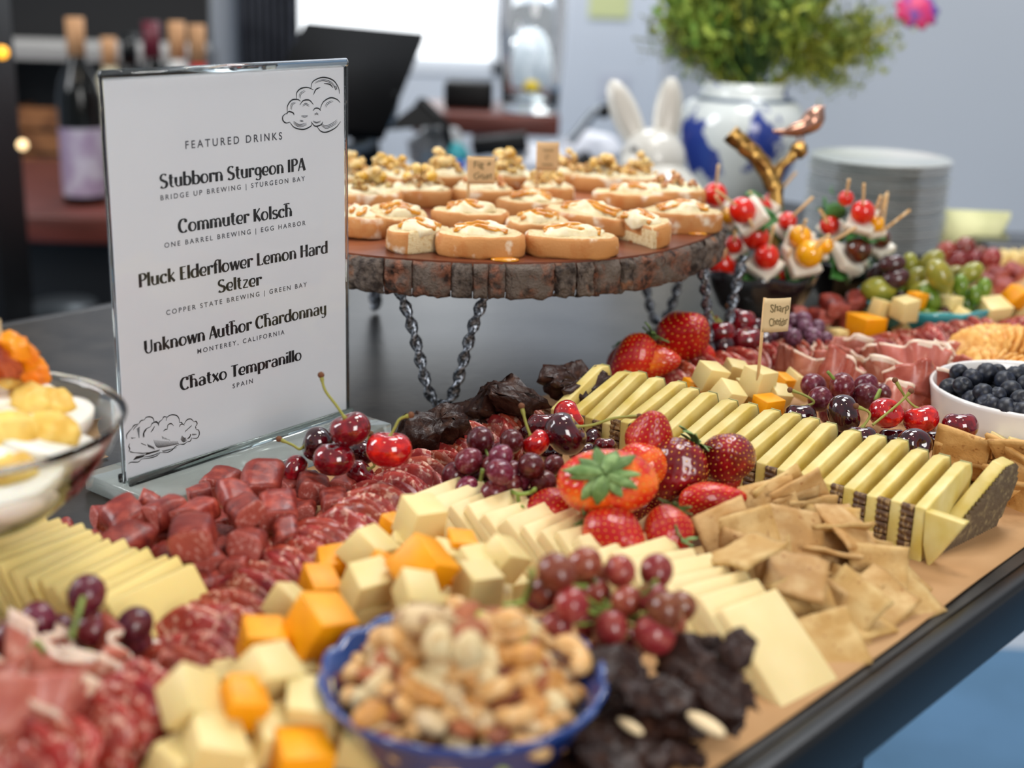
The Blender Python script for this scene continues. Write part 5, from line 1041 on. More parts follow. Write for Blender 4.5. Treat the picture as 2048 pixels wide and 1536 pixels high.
for (x, y, r_, z, m_, up, st_, l) in ((1600, 832, 30, .030, M_cherryd, CY, [(1628, 805, 0), (1608, 790, 0), (1580, 780, 0)], 'dark cherry with kinked stem beside the orange cube'), (1688, 828, 36, .040, M_cherryd, CX + CY * .3, None, 'darkest glossy cherry in the middle of the cluster'), (1772, 826, 33, .040, M_cherryb, CX * .3 - FW * .7 + CY * .3, [(1745, 850, -.01), (1800, 805, 0), (1822, 782, 0)], 'bright cherry with dimple facing front'),
    (1842, 838, 33, .036, M_cherryb, CY - CX * .2, [(1815, 800, 0), (1790, 760, 0)], 'bright round cherry with tall thin stem'), (1920, 852, 33, .034, M_cherry, CY, None, 'cherry between the blueberry bowl and toasted crackers'), (1722, 876, 30, .034, M_cherryd, CY, [(1740, 828, 0), (1712, 812, 0)], 'dark cherry behind the cheese fingers with arched stem'), (1828, 888, 34, .032, M_cherryd, -FW * .7 + CX * .3, None, 'dark cherry with deep dimple above the cheese fingers'),
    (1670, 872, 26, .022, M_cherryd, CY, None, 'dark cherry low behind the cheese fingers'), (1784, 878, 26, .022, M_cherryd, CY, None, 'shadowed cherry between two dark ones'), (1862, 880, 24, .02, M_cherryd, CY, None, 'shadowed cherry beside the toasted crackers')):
    K(x, y, r_, z, l, m_, up, st_, 'cherries beside the blueberry bowl')
bunch([(961, 881, 29, .044), (1023, 883, 25, .046), (938, 922, 28, .040), (1002, 912, 24, .048), (1000, 944, 27, .044), (1063, 932, 27, .044), (1108, 930, 21, .040), (908, 950, 26, .030), (935, 979, 26, .028), (986, 988, 28, .030), (897, 994, 24, .018), (1034, 970, 24, .030), (1087, 967, 27, .034), (1130, 950, 20, .03)],
      'bunch of red grapes between the salami rope and giant strawberry', M_grape, 'red grape bunches', [[(1010, 975, .03), (1035, 988, .035), (1060, 985, .036), (1070, 978, .04)], [(1035, 988, .035), (1038, 1005, .03), (1045, 1015, .03)], [(962, 960, .035), (965, 940, .045)]], 26)
bunch([(1113, 1145, 40, .066), (1169, 1128, 35, .058), (1240, 1142, 33, .056), (1313, 1142, 35, .054), (1080, 1192, 32, .050), (1143, 1210, 36, .056), (1195, 1187, 30, .046), (1254, 1204, 33, .048), (1308, 1200, 34, .050), (1360, 1214, 33, .044), (1221, 1258, 37, .042), (1308, 1270, 43, .042), (1330, 1222, 38, .052), (1180, 1250, 30, .03), (1265, 1290, 30, .02)],
      'large bunch of ruddy grapes beside the blue nut bowl', M_grape_r, 'red grape bunches', [[(1048, 1200, .05), (1060, 1170, .06), (1064, 1140, .07)], [(1285, 1190, .055), (1300, 1175, .06), (1312, 1162, .066)], [(1010, 1210, .045), (1040, 1205, .05), (1090, 1180, .05), (1200, 1170, .05)]], 8)
bunch([(174, 1188, 39, .048), (78, 1240, 37, .036), (122, 1258, 31, .03), (18, 1280, 38, .034), (186, 1258, 36, .034), (270, 1250, 37, .034), (-40, 1262, 36, .034), (228, 1275, 30, .02)],
      'bunch of dark grapes in front of the cheese fan, one perched high', M_grape, 'red grape bunches', [[(166, 1196, .056), (158, 1225, .056), (142, 1275, .052)], [(60, 1300, .04), (75, 1285, .045), (90, 1310, .04)]], 5)
bunch([(1627, 772, 26, .034), (1684, 772, 26, .042), (1732, 770, 24, .038), (1640, 798, 25, .038), (1733, 792, 26, .036), (1690, 800, 24, .03), (1765, 785, 18, .03), (1660, 825, 24, .02)],
      'bunch of red grapes before the prosciutto rolls', M_grape, 'red grape bunches', [[(1668, 758, .05), (1655, 743, .055)], [(1750, 800, .04), (1760, 780, .045), (1755, 795, .04)]], 6)
bunch([(1585, 642, 17, .034), (1607, 640, 17, .036), (1568, 660, 16, .03), (1586, 674, 19, .03), (1626, 674, 20, .028), (1610, 655, 17, .032), (1652, 678, 15, .022), (1635, 655, 16, .026), (1560, 640, 15, .026)],
      'bunch of bloomy mauve grapes behind the flagged cheddar', M_grape_m, 'red grape bunches', (), 6)
bunch([(1893, 502, 20, .036), (1929, 497, 23, .038), (1948, 518, 18, .03), (1984, 516, 20, .034), (1918, 520, 18, .03), (1962, 508, 16, .03), (1905, 525, 16, .02)], 'blurred bunch of red grapes behind the olive bowl', M_grape_r, 'red grape bunches', (), 4)
# ---- chocolate
for a in ((868, 858, 128, .030, (.5, .3, .3), 'thick round chocolate bark piece beside the bright cherry', 0, (1, .8, 1)), (990, 808, 150, .030, (.5, -.3, -.5), 'long ragged chocolate bark piece at the foot of the iron leg', 1, (1, .7, 1.2)), (960, 855, 90, .016, (.3, .1, .2), 'dark chocolate bark piece low beneath the ragged one', 2, (1, 1, 1)),
    (1055, 815, 80, .018, (.2, .1, .6), 'flat chocolate bark piece behind the salami end', 3, (1, 1, 1)), (1150, 768, 142, .034, (.7, -.25, .5), 'curled chocolate bark piece highest behind the cheese wedges', 4, (1, .75, 1)), (1165, 800, 110, .016, (.2, .3, .2), 'chocolate bark piece under the curled one', 5, (1, .8, 1)), (1232, 780, 50, .014, (.3, .1, .9), 'small chocolate bark shard beside the first cheese finger', 1, (1, 1, 1)), (905, 880, 90, .012, (.1, .1, .4), 'chocolate bark piece low behind the salami rope', 2, (1, 1, 1))):
    choc(*a)
for a in ((1275, 1365, 185, .034, (.35, .15, .2), 'large flat chocolate bark piece beside the blue bowl', 3, (1, .95, .8)), (1405, 1352, 170, .030, (.9, .2, -.5), 'chocolate bark piece on edge over a dark gap, upper', 2, (1, .9, .7)), (1400, 1385, 165, .018, (.8, .2, -.5), 'chocolate bark piece on edge over a dark gap, lower', 3, (1, .9, .7)), (1476, 1298, 78, .042, (.4, .2, .7), 'chunky near-black chocolate piece against the white slices', 0, (1, 1.1, 1)),
    (1412, 1292, 66, .036, (1.0, .3, .2), 'small near-black chocolate shard beside the chunky piece', 1, (1, 1, 1)), (1440, 1330, 100, .026, (.5, .5, .2), 'chocolate bark piece behind the shards', 4, (1, 1, .8)), (1380, 1425, 140, .014, (.1, .1, .1), 'chocolate bark piece flat near the kraft edge', 5, (1, .9, .9)), (1290, 1450, 170, .018, (.2, .1, .5), 'blurred chocolate bark piece at the front, upper', 1, (1, 1, .8)), (1200, 1500, 170, .020, (.3, .2, .1), 'blurred chocolate bark piece below the blue bowl', 4, (1, 1, .8)),
    (1330, 1510, 160, .012, (.1, .2, .9), 'blurred chocolate bark piece at the very front', 2, (1, 1, .9)), (1150, 1540, 150, .012, (.1, .2, .9), 'blurred chocolate bark piece beneath the bowl front', 0, (1, 1, .7)), (1250, 1560, 150, .012, (.1, .2, .3), 'blurred chocolate bark piece cut by the frame bottom', 5, (1, 1, .9)), (1210, 1400, 120, .012, (0, 0, 0), 'chocolate bark piece beneath the large flat one', 5, (1, 1, 1))):
    choc(*a)
M_almond = mat('almond_sliver', '#e8cfa4', .6)
for (x, y, s, l) in ((1412, 1448, .010, 'almond sliver lying beside the front chocolate'), (1260, 1452, .007, 'almond bit stuck on the front chocolate')):
    v, f = sph(12, 8); o = ob('almond_sliver', mesh('al', [(p[0] * s, p[1] * s * .35, p[2] * s * .25) for p in v], f, M_almond)); o.location = W(x, y, .026); o.rotation_euler = (0, 0, -.9); lab(o, l, 'almond')
# ---- prosciutto
for a in ((1640, 742, .020, (.5, -.2, 2.6), 'prosciutto fold with white fat flap behind the grapes', 2, 1.15), (1690, 748, .024, (.6, .1, 2.2), 'orange-tinted prosciutto fold just above the grapes', 4, 1.05), (1715, 712, .024, (.3, 0, 1.0), 'prosciutto roll touching the far salami rope', 1, 1.0), (1768, 706, .026, (.2, .3, 2.0), 'small curled prosciutto roll with fat rim', 3, .8), (1790, 742, .026, (.4, .0, 3.0), 'prosciutto ring roll with broad white fat edge', 0, .9),
    (1838, 722, .028, (.5, .2, 2.4), 'glossy prosciutto fold in the middle of the far group', 2, 1.2), (1870, 700, .032, (.2, .2, .5), 'prosciutto fold beneath the round crackers', 1, .8), (1905, 728, .026, (.5, -.3, 1.2), 'prosciutto roll beside the round cracker rows', 3, 1.0), (1848, 775, .026, (.6, 0, 2.8), 'prosciutto fold before the blueberry bowl', 4, 1.1), (1800, 795, .020, (.6, .2, 2.2), 'pale prosciutto fold behind the bright cherries', 2, 1.0), (1880, 790, .018, (.6, -.2, 1.8), 'prosciutto roll pressed against the blueberry bowl', 0, .9), (1660, 720, .016, (.2, 0, .4), 'prosciutto roll under the far salami rope', 3, .9)):
    pros(*a)
for a in ((130, 1340, .026, (.6, -.1, 2.7), 'blurred prosciutto roll before the dark grapes', 0, 1.15), (215, 1352, .022, (.6, .2, 2.2), 'blurred prosciutto fold with open hollow', 2, 1.1), (285, 1325, .022, (.5, .3, 1.6), 'blurred prosciutto fold with white fat edge against the lone grape', 4, 1.0), (40, 1415, .032, (.7, 0, 2.9), 'large blurred prosciutto roll lowest in the group', 1, 1.35), (-20, 1362, .026, (.6, 0, 2.4), 'blurred prosciutto roll cut by the frame', 3, 1.2), (110, 1420, .030, (.5, 0, 2.0), 'blurred prosciutto fold over the short salami rope', 2, 1.1)):
    pros(*a)
# ---- round crackers
ritz_row([(1935, 702, .020), (1970, 690, .020), (2020, 690, .020), (2075, 694, .020)], 9, 'golden scalloped round cracker in the upper row', 'the olive bowl', .5)
ritz_row([(1925, 738, .020), (1975, 738, .020), (2025, 752, .020), (2075, 770, .020)], 9, 'golden scalloped round cracker in the lower row above the blueberries', 'the olive bowl', .5)
# ---- blueberries in a white dish
M_cer = mat('white_ceramic', '#dedbd8', .18, coat=.3)
c = W(2062, 790, .036); r_ = 196 * pxm(c); base = Vector((c.x, c.y, 0))
bw = thing('blueberry_bowl', base, 'white ceramic dish filled with blueberries', 'bowl')
v, f = rev([(r_ * .86, .001), (r_ * .93, .012), (r_ * .985, .034), (r_, .038), (r_ * 1.005, .040), (r_ * .985, .0415), (r_ * .965, .040), (r_ * .94, .034), (r_ * .88, .010), (0, .008)], 64); ob('dish', mesh('dish', v, f, M_cer), bw)
M_bb = mat('blueberry_skin', '#11141d', .42, '#2a3142', 50, 4, .45, .72, rv=.3, bump=.1, col3='#15161f', scale3=30)
def bb_me():
    v = []
    vv_, f = sph(20, 14)
    for p in vv_:
        q = Vector(p); t = math.acos(max(-1, min(1, p[2]))); a = math.atan2(p[1], p[0]); rim = .07 * math.exp(-((t - .42) / .1) ** 2) * (1 + .5 * math.cos(5 * a)); q *= (1 - .20 * math.exp(-(t / .3) ** 2) + rim); q.z *= .88; v.append(q)
    return mesh('blueberry', v, f, M_bb)
BBM = bb_me(); BBL = [(1900, 762, 22), (1945, 755, 20), (1972, 748, 24), (2010, 762, 22), (1900, 790, 19), (1925, 772, 20), (1965, 786, 21), (1976, 800, 20), (2022, 782, 23), (1930, 808, 23), (1950, 822, 16), (2005, 812, 24), (2035, 828, 22), (2042, 800, 22), (1985, 832, 20), (2055, 770, 22), (2052, 745, 20), (1918, 745, 19), (2030, 750, 20), (1995, 745, 18), (2075, 800, 22), (1915, 825, 18), (2080, 760, 22), (2010, 838, 18), (1995, 790, 18)]
for x, y, q in BBL:
    z = .046; p = W(x, y, z)
    dd = math.hypot(p.x - c.x, p.y - c.y)
    if dd > r_ * .88: p.x = c.x + (p.x - c.x) * r_ * .88 / dd; p.y = c.y + (p.y - c.y) * r_ * .88 / dd; p.z = .041
    o = ob('blueberry', BBM); o.matrix_world = Matrix.Translation(p) @ rotm(R.uniform(-.9, .9), R.uniform(-.9, .9), 0) @ Matrix.Scale(q * pxm(p), 4); lab(o, 'dusky blueberry on top of the full white dish', 'blueberry', 'blueberries in the white dish', 'the strawberries')
for k in range(40):
    a = k * 2.4; q = math.sqrt(k / 40) * r_ * .85; o = ob('blueberry', BBM); o.matrix_world = Matrix.Translation((c.x + q * math.cos(a), c.y + q * math.sin(a), .033)) @ rotm(R.uniform(0, 3), R.uniform(0, 3), 0) @ Matrix.Scale(.0078, 4); lab(o, 'blueberry low inside the white dish', 'blueberry', 'blueberries in the white dish', 'the strawberries')
for (x, y) in ((1985, 872), (2015, 868), (2040, 880), (2030, 900), (2000, 890)): cube(x, y, 44, .020, (.2, .3, R.uniform(0, 1)), 'small buttery cheese cube before the blueberry dish', False, 'cheese cubes at the blueberry dish', 'the menu sign')
# ================================================================ blue bowl of mixed nuts
M_cobalt = mat('cobalt_glaze', '#1d3a7c', .12, '#3c62a8', 30, 3, .55, .8, coat=.6, spec=.6)
c = W(926, 1371, .036); r_ = 286 * pxm(c); NB = Vector((c.x, c.y, 0))
nb = thing('nut_bowl', NB, 'scallop-rimmed cobalt blue bowl heaped with mixed nuts', 'bowl')
pr = [(.52, .0), (.56, .004), (.70, .014), (.86, .028), (.96, .0365), (1.0, .0395), (.985, .0415), (.94, .0395), (.84, .032), (.66, .018), (.4, .010), (0, .010)]; n = 96; v = []; f = []
for q, z in pr:
    for i in range(n): a = 2 * math.pi * i / n; sc = 1 + (.030 * abs(math.sin(9 * a)) - .012) * max(0, (q - .6) / .4) ** 1.5; v.append((q * sc * r_ * math.cos(a), q * sc * r_ * math.sin(a), z + (.0016 * abs(math.sin(9 * a)) if q > .9 else 0)))
for j in range(len(pr) - 1):
    for i in range(n): k = (i + 1) % n; f.append((j * n + i, j * n + k, (j + 1) * n + k, (j + 1) * n + i))
f.append(tuple(range(n - 1, -1, -1))); ob('bowl_body', mesh('bowl', v, f, M_cobalt), nb)
M_cashew = mat('roasted_cashew', '#cf9a58', .45, '#ddb882', 60, 3, .4, .65, rv=.1, sss=.1); M_alm = mat('almond_skin', '#8f4a26', .55, '#a5623a', 90, 3, .4, .6, bump=.4, bscale=260, rv=.2, stretch=(1, 4, 4))
M_hazel = mat('blanched_hazelnut', '#d9c596', .45, '#c99c62', 60, 3, .5, .7, rv=.08); M_pist = mat('pistachio', '#9bab4e', .5, '#8a5a5e', 90, 3, .5, .65, rv=.15); M_pecan2 = mat('pecan_half', '#6b3420', .5, '#8a4c30', 90, 3, bump=.6, bscale=180, rv=.2); M_pean = mat('roasted_peanut', '#c58d4a', .45, '#b27838', 60, 3, .45, .65, rv=.12); M_braz = mat('brazil_nut', '#d3b88c', .45, '#7d482a', 40, 3, .56, .62)
def nut_mesh():
    b, bf = sph(18, 12); o = {}
    v = [(p[0] * .011 * (1 - .35 * max(0, p[0])), p[1] * .0065, p[2] * .0042) for p in b]; o['almond'] = mesh('almond', v, bf, M_alm)
    P = [Vector((math.cos(a) * .0075, math.sin(a) * .0075 * .9, .001 * math.sin(a * 2))) for a in [(-1.75 + 3.5 * i / 10) for i in range(11)]]; rr = [.0012, .0030, .0040, .0044, .0043, .0042, .0044, .0048, .0046, .0034, .0014]
    v, f = tube(P, rr, 12); o['cashew'] = mesh('cashew', v, f, M_cashew)
    v = [(p[0] * .0068, p[1] * .0068, p[2] * .0072 * (1 + .15 * max(0, p[2]))) for p in b]; o['hazelnut'] = mesh('hazel', v, bf, M_hazel)
    v = [(p[0] * .0075, p[1] * .0045, p[2] * .0045) for p in b]; o['pistachio'] = mesh('pist', v, bf, M_pist)
    v = [(p[0] * .008, p[1] * .005, p[2] * .0048) for p in b]; o['peanut'] = mesh('pean', v, bf, M_pean)
    v = [(p[0] * .013, p[1] * .0062 * (1 + .12 * math.cos(p[0] * 8)), p[2] * .0040 + .0012 * math.sin(p[1] * 9) * (p[2] > 0)) for p in b]; o['pecan'] = mesh('pecan', v, bf, M_pecan2)
    v = [(p[0] * .014 * (1 - .1 * abs(p[1])), p[1] * .0065, p[2] * .0062) for p in b]; o['brazil nut'] = mesh('brazil', v, bf, M_braz)
    return o
NM = nut_mesh()
NL = {'almond': 'brown-skinned almond lying in the blue nut bowl', 'cashew': 'curved golden cashew in the blue nut bowl', 'hazelnut': 'round blanched hazelnut in the blue nut bowl', 'pistachio': 'green pistachio kernel in the blue nut bowl', 'peanut': 'roasted peanut in the blue nut bowl', 'pecan': 'dark pecan half in the blue nut bowl', 'brazil nut': 'big pale brazil nut in the blue nut bowl'}
def nut(kind, p, rx, ry, rz, s=1.0, anchor='the menu sign'):
    o = ob(kind.replace(' ', '_'), NM[kind]); o.matrix_world = Matrix.Translation(p) @ rotm(rx, ry, rz) @ Matrix.Scale(s, 4); lab(o, NL[kind], kind if kind in ('almond', 'cashew') else 'nut', 'mixed nuts in the blue bowl', anchor)
NH = random.Random(21)
kinds = ['almond'] * 8 + ['cashew'] * 8 + ['hazelnut'] * 4 + ['pistachio'] * 1 + ['peanut'] * 4 + ['pecan'] * 2 + ['brazil nut'] * 2
hr = r_ * .80
M_np = mat('nut_pile_shadow', '#7a4c2c', .7)
def dome(q): return .030 + .030 * (1 - q ** 2.2) ** .9 if q < 1 else .03
v, f = rev([(hr * q, dome(q) - .010) for q in (.97, .85, .7, .5, .3, .15, .01)], 40); v = [Vector(p) + noise.noise_vector(Vector(p) * 160) * .004 for p in v]
ob('nut_crumbs', mesh('crumbs', v, f, mat('nut_crumbs', '#a8794a', .7, '#6b3a22', 160, 3, .45, .55, bump=.8, bscale=200)), nb, kind='stuff')
cnt = 190
for i in range(cnt):
    q = math.sqrt((i + .5) / cnt); a = i * 2.39996 + NH.uniform(-.15, .15); z = dome(q) - .002 + NH.uniform(-.002, .004)
    sl = -.9 * q ** 1.5
    p = NB + Vector((hr * q * math.cos(a), hr * q * math.sin(a), z)); nut(NH.choice(kinds), p, NH.uniform(-.7, .7), NH.uniform(-.6, .6), NH.uniform(0, 6.3), NH.uniform(.68, .9))
for (x, y, z, k, rx, ry, rz) in ((1130, 1310, .052, 'cashew', .2, .3, .6), (820, 1290, .064, 'cashew', .5, .2, 2.2), (945, 1262, .072, 'almond', .3, .2, 1.0), (880, 1290, .068, 'hazelnut', 0, 0, 0), (935, 1300, .068, 'hazelnut', 0, 0, 0), (1050, 1310, .058, 'peanut', 0, 0, .2), (740, 1430, .045, 'peanut', 0, 0, .8), (850, 1240, .070, 'brazil nut', .1, .3, .5), (1040, 1240, .066, 'cashew', .4, 0, 3.4)):
    nut(k, W(x, y, z), rx, ry, rz, .95)
# ================================================================ egg bowl
M_glass = mat('clear_glass', '#f4f7f6', .03, trans=1, ior=1.45)
EC = D(-95, 838, .60); er = 338 * (.60 / FPX); EB = Vector((EC.x, EC.y, 0)); ez = EC.z
eb = thing('egg_bowl', EB, 'large clear glass bowl of deviled egg halves, cut by the frame', 'bowl')
pr = [(.34, 0), (.35, .003), (.14, .010), (.10, .022), (.12, ez - .056), (.28, ez - .052), (.55, ez - .043), (.74, ez - .031), (.90, ez - .015), (.98, ez - .003), (1.0, ez), (.985, ez + .0012), (.96, ez - .003), (.88, ez - .014), (.72, ez - .028), (.53, ez - .039), (.26, ez - .047), (0, ez - .049)]
v, f = rev([(q * er, z) for q, z in pr], 64); ob('glass_body', mesh('glass', v, f, M_glass), eb)
M_eggw = mat('egg_white', '#f1ece0', .3, sss=.3, rv=.02); M_yolk = mat('whipped_yolk', '#ecc96a', .5, '#e0b24c', 60, 3, sss=.15, bump=.3, bscale=180); M_mand = mat('orange_garnish', '#f59a0c', .35, '#e5780c', 40, 3, sss=.15); M_bacon = mat('red_garnish', '#b8552c', .4, '#8f3422', 60, 3)
b, bf = sph(28, 18)
EW = mesh('egg_white', [(p[0] * .028, p[1] * .0205 * (1 - .12 * p[0]), p[2] * .0165 if p[2] < 0 else p[2] * .003) for p in b], bf, M_eggw)
YK = mesh('yolk', [Vector((p[0] * .0155, p[1] * .0145, max(0, p[2]) * .011)) + noise.noise_vector(Vector(p) * 3) * .0028 for p in b], bf, M_yolk)
GO = mesh('garnish', [Vector((p[0] * .012, p[1] * .009, p[2] * .004)) + noise.noise_vector(Vector(p) * 2) * .002 for p in b], bf, M_mand)
EG = [(60, 755, .100, 1, 0), (110, 775, .092, 0, 1.0), (150, 815, .090, 0, .5), (100, 880, .090, 0, .1), (20, 880, .094, 0, -.3), (20, 960, .082, 0, .2), (-60, 800, .100, 1, .4), (-90, 900, .09, 0, 0), (60, 820, .094, 0, .8), (-40, 980, .078, 0, .4), (-150, 830, .095, 0, .5), (20, 735, .092, 1, .6), (130, 745, .082, 0, .9)]
GP = {0: 'garnish'}
LE = ['topmost deviled egg crowned with an orange piece', 'deviled egg half near the far rim of the glass bowl', 'deviled egg half touching the rim side toward the sign', 'deviled egg half with seasoned yolk low against the glass', 'deviled egg half in the bowl middle with heaped yolk', 'deviled egg half lowest at the front glass', 'garnished deviled egg beyond the frame edge', 'deviled egg half beyond the frame, lower', 'deviled egg half directly below the topmost one', 'deviled egg half deep at the bowl front', 'outermost deviled egg half in the glass bowl', 'deviled egg with red and orange garnish at the back', 'deviled egg half with herb flecks at the far rim']
for (x, y, z, g, a), l in zip(EG, LE):
    p = W(x, y, z); dd = Vector((p.x - EB.x, p.y - EB.y, 0))
    if dd.length > er * .64: p = Vector((EB.x, EB.y, p.z)) + dd.normalized() * er * .64
    o = ob('deviled_egg', EW); o.matrix_world = Matrix.Translation(p) @ rotm(R.uniform(-.15, .35), R.uniform(-.2, .3), a + 1); lab(o, l, 'egg', 'deviled eggs in the glass bowl'); ob('yolk', YK, o, Matrix.Translation((0, 0, .002)) @ Matrix.Diagonal((.84, .82, .95, 1)))
    if g: ob('garnish', GO, o, Matrix.Translation((.002, -.003, .0125)) @ rotm(.5, .2, 0) @ Matrix.Scale(1.1, 4))
for k, (x, y, z) in enumerate(((36, 700, .122), (5, 722, .118))):
    v = [Vector((p[0] * .011, p[1] * .007, p[2] * .006)) + noise.noise_vector(Vector(p) * 2 + Vector((k, 0, 0))) * .003 for p in b]; o = ob('garnish_piece', mesh('gp', v, bf, M_mand if k == 0 else M_bacon), None, W(x, y, z)); o.rotation_euler = (0, .8, .5); lab(o, ('orange segment standing up on the egg heap', 'red tomato piece at the frame edge of the egg heap')[k], 'garnish')
o = thing('flag_pick', D(-2, 660, .62), 'tip of a wooden flag pick at the frame edge above the eggs', 'food label'); ob('flag_card', MB().box(-.004, 0, -.001, .010, .0008, .012).me('fc', M_flag2), o); v, f = tube([(-.008, 0, -.045), (-.008, 0, .004)], .0011, 6); ob('stick', mesh('st', v, f, M_pick), o)
# ================================================================ caprese skewers, bowls, gold branch
M_smoke = mat('smoked_glass', '#4a4f50', .08, '#2c2326', 20, 3, trans=.55, ior=1.4, coat=.5); M_blk = mat('black_bowl_glaze', '#0d0d0f', .15, coat=.4)
def wavybowl(px, py, z, rp, name, label, m_, wav=.05, h=None, lobes=7):
    c = W(px, py, z); r_ = rp * pxm(c); o = thing(name, Vector((c.x, c.y, 0)), label, 'bowl'); h = h or z; v = []; f = []; n = 84; pr = [(.42, 0), (.5, .002 / h), (.78, .35), (.94, .75), (1.0, 1.0), (.975, 1.03), (.92, .75), (.74, .38), (.4, .12), (0, .1)]
    for q, t in pr:
        for i in range(n): a = 2 * math.pi * i / n; k = max(0, (q - .5) * 2); v.append((q * r_ * (1 + wav * k * math.cos(lobes * a)) * math.cos(a), q * r_ * (1 + wav * k * math.cos(lobes * a)) * math.sin(a), h * t * (1 + wav * k * math.sin(lobes * a))))
    for j in range(len(pr) - 1):
        for i in range(n): k = (i + 1) % n; f.append((j * n + i, j * n + k, (j + 1) * n + k, (j + 1) * n + i))
    ob('bowl_body', mesh('bowl', v, f, m_), o); return c, r_
g1, gr = wavybowl(1522, 538, .046, 112, 'glass_bowl', 'smoky wavy-rimmed glass bowl of caprese skewers', M_smoke)
g2, gr2 = wavybowl(1690, 520, .042, 78, 'black_bowl', 'black bowl of caprese skewers before the plate stack', M_blk, .02)
M_tom = mat('cherry_tomato', '#d2200e', .1, coat=.8, sss=.1, rv=.1); M_tomy = mat('yellow_tomato', '#f0a808', .12, coat=.8, sss=.1); M_tomb = mat('brown_tomato', '#5e2512', .12, '#3c2414', 40, 2, coat=.8); M_mozz = mat('mozzarella', '#ddd6c6', .4, sss=.2); M_bas = mat('basil_leaf', '#2f6428', .45, '#4b8440', 50, 3, rv=.25)
b2, b2f = sph(24, 16)
TMs = {k: mesh('tomato', [(p[0], p[1], p[2] * 1.1) for p in b2], b2f, m_) for k, m_ in (('r', M_tom), ('y', M_tomy), ('b', M_tomb))}
MZ = bevel(MB().box(0, 0, 0, 1, 1, .34).me('mozz', M_mozz), .06, 3)
def leafm():
    v = []; n = 8
    for i in range(n + 1):
        t = i / n; w_ = .55 * math.sin(math.pi * min(.98, t ** .8 * .95 + .03))
        for s in (-1, -.5, 0, .5, 1): v.append((t * 1.6 - .8, s * w_, -.25 * (t - .5) ** 2 * 4 + .14 * abs(s)))
    f = [(i * 5 + j, i * 5 + j + 1, (i + 1) * 5 + j + 1, (i + 1) * 5 + j) for i in range(n) for j in range(4)]; return solid(mesh('leaf', v, f, M_bas), .03)
LF = leafm()
SKC = {'r': 'red', 'y': 'yellow', 'b': 'brown'}
def skewer(px, py, rp, z, col, tip, label, mz=1, roll=0, grp='caprese skewers'):
    """tomato centre at pixel, tip = pixel of the pick's free end"""
    rp *= 1.22; c = W(px, py, z); t = (c - CAM).dot(FW); r_ = rp * pxm(c); e = CAM + ray(*tip) * (t + (.02 if len(tip) < 3 else 0)); e = CAM + ray(tip[0], tip[1]) * (t - .034); ax = (e - c).normalized()
    o = thing('caprese_skewer', c, label, 'skewer', grp, mw=None); m_ = frame_z(ax, CX)
    v, f = tube([-ax * r_ * 2.0, e - c], [.0009, .0013], 8); ob('pick', mesh('pick', v, f, M_pick), o); v, f = sph(8, 6)
    ob('tomato', TMs[col], o, m_ @ Matrix.Scale(r_, 4)); 
    if mz: ob('mozzarella', MZ, o, Matrix.Translation(-ax * r_ * 1.15) @ m_ @ rotm(0, 0, roll) @ Matrix.Scale(r_ * 2.35, 4)); ob('basil_leaf', LF, o, Matrix.Translation(-ax * r_ * 1.95) @ m_ @ rotm(.3, 0, roll + .9) @ Matrix.Scale(r_ * 2.0, 4)); ob('basil_leaf', LF, o, Matrix.Translation(-ax * r_ * 2.1) @ m_ @ rotm(.2, 0, roll + 2.6) @ Matrix.Scale(r_ * 2.1, 4))
    return o
for a in ((1533, 514, 21, .066, 'r', (1548, 452), 'caprese skewer with red tomato on diamond mozzarella, front of the glass bowl', 1, .8), (1618, 508, 23, .070, 'y', (1658, 470), 'caprese skewer with big yellow tomato and white mozzarella corner', 1, .3), (1600, 474, 19, .082, 'y', (1612, 440), 'caprese skewer with round yellow tomato higher up', 1, 1.2), (1650, 492, 14, .075, 'y', (1712, 455), 'caprese skewer with small yellow tomato at the bowl side', 1, 0),
    (1485, 421, 22, .105, 'r', (1432, 380), 'caprese skewer with glossy red tomato on top beside the bark rim', 1, .4), (1512, 474, 22, .080, 'r', (1500, 440), 'caprese skewer with dark red tomato under the topmost one', 0, .2), (1430, 390, 20, .105, 'r', (1437, 330), 'caprese skewer with red tomato behind the last toast, pick upright', 1, .5), (1455, 432, 13, .09, 'y', (1432, 392), 'caprese skewer with yellow tomato at the bark rim', 1, .8),
    (1468, 490, 15, .07, 'r', (1470, 462), 'caprese skewer with small red tomato low by the bark rim', 1, .5), (1445, 530, 24, .050, 'r', (1452, 500), 'caprese skewer lying low against the glass bowl rim', 0, .5), (1525, 415, 16, .095, 'r', (1500, 385), 'caprese skewer with shadowed tomato behind the gold branch', 1, .9), (1575, 442, 15, .09, 'r', (1625, 395), 'caprese skewer with thin pick between branch and plates', 1, .9), (1570, 545, 24, .048, 'r', (1580, 500), 'caprese skewer with deep red tomato inside the glass bowl', 0, .4), (1545, 400, 13, .09, 'r', (1592, 345), 'caprese skewer far behind the gold branch', 0, .4)):
    skewer(*a)
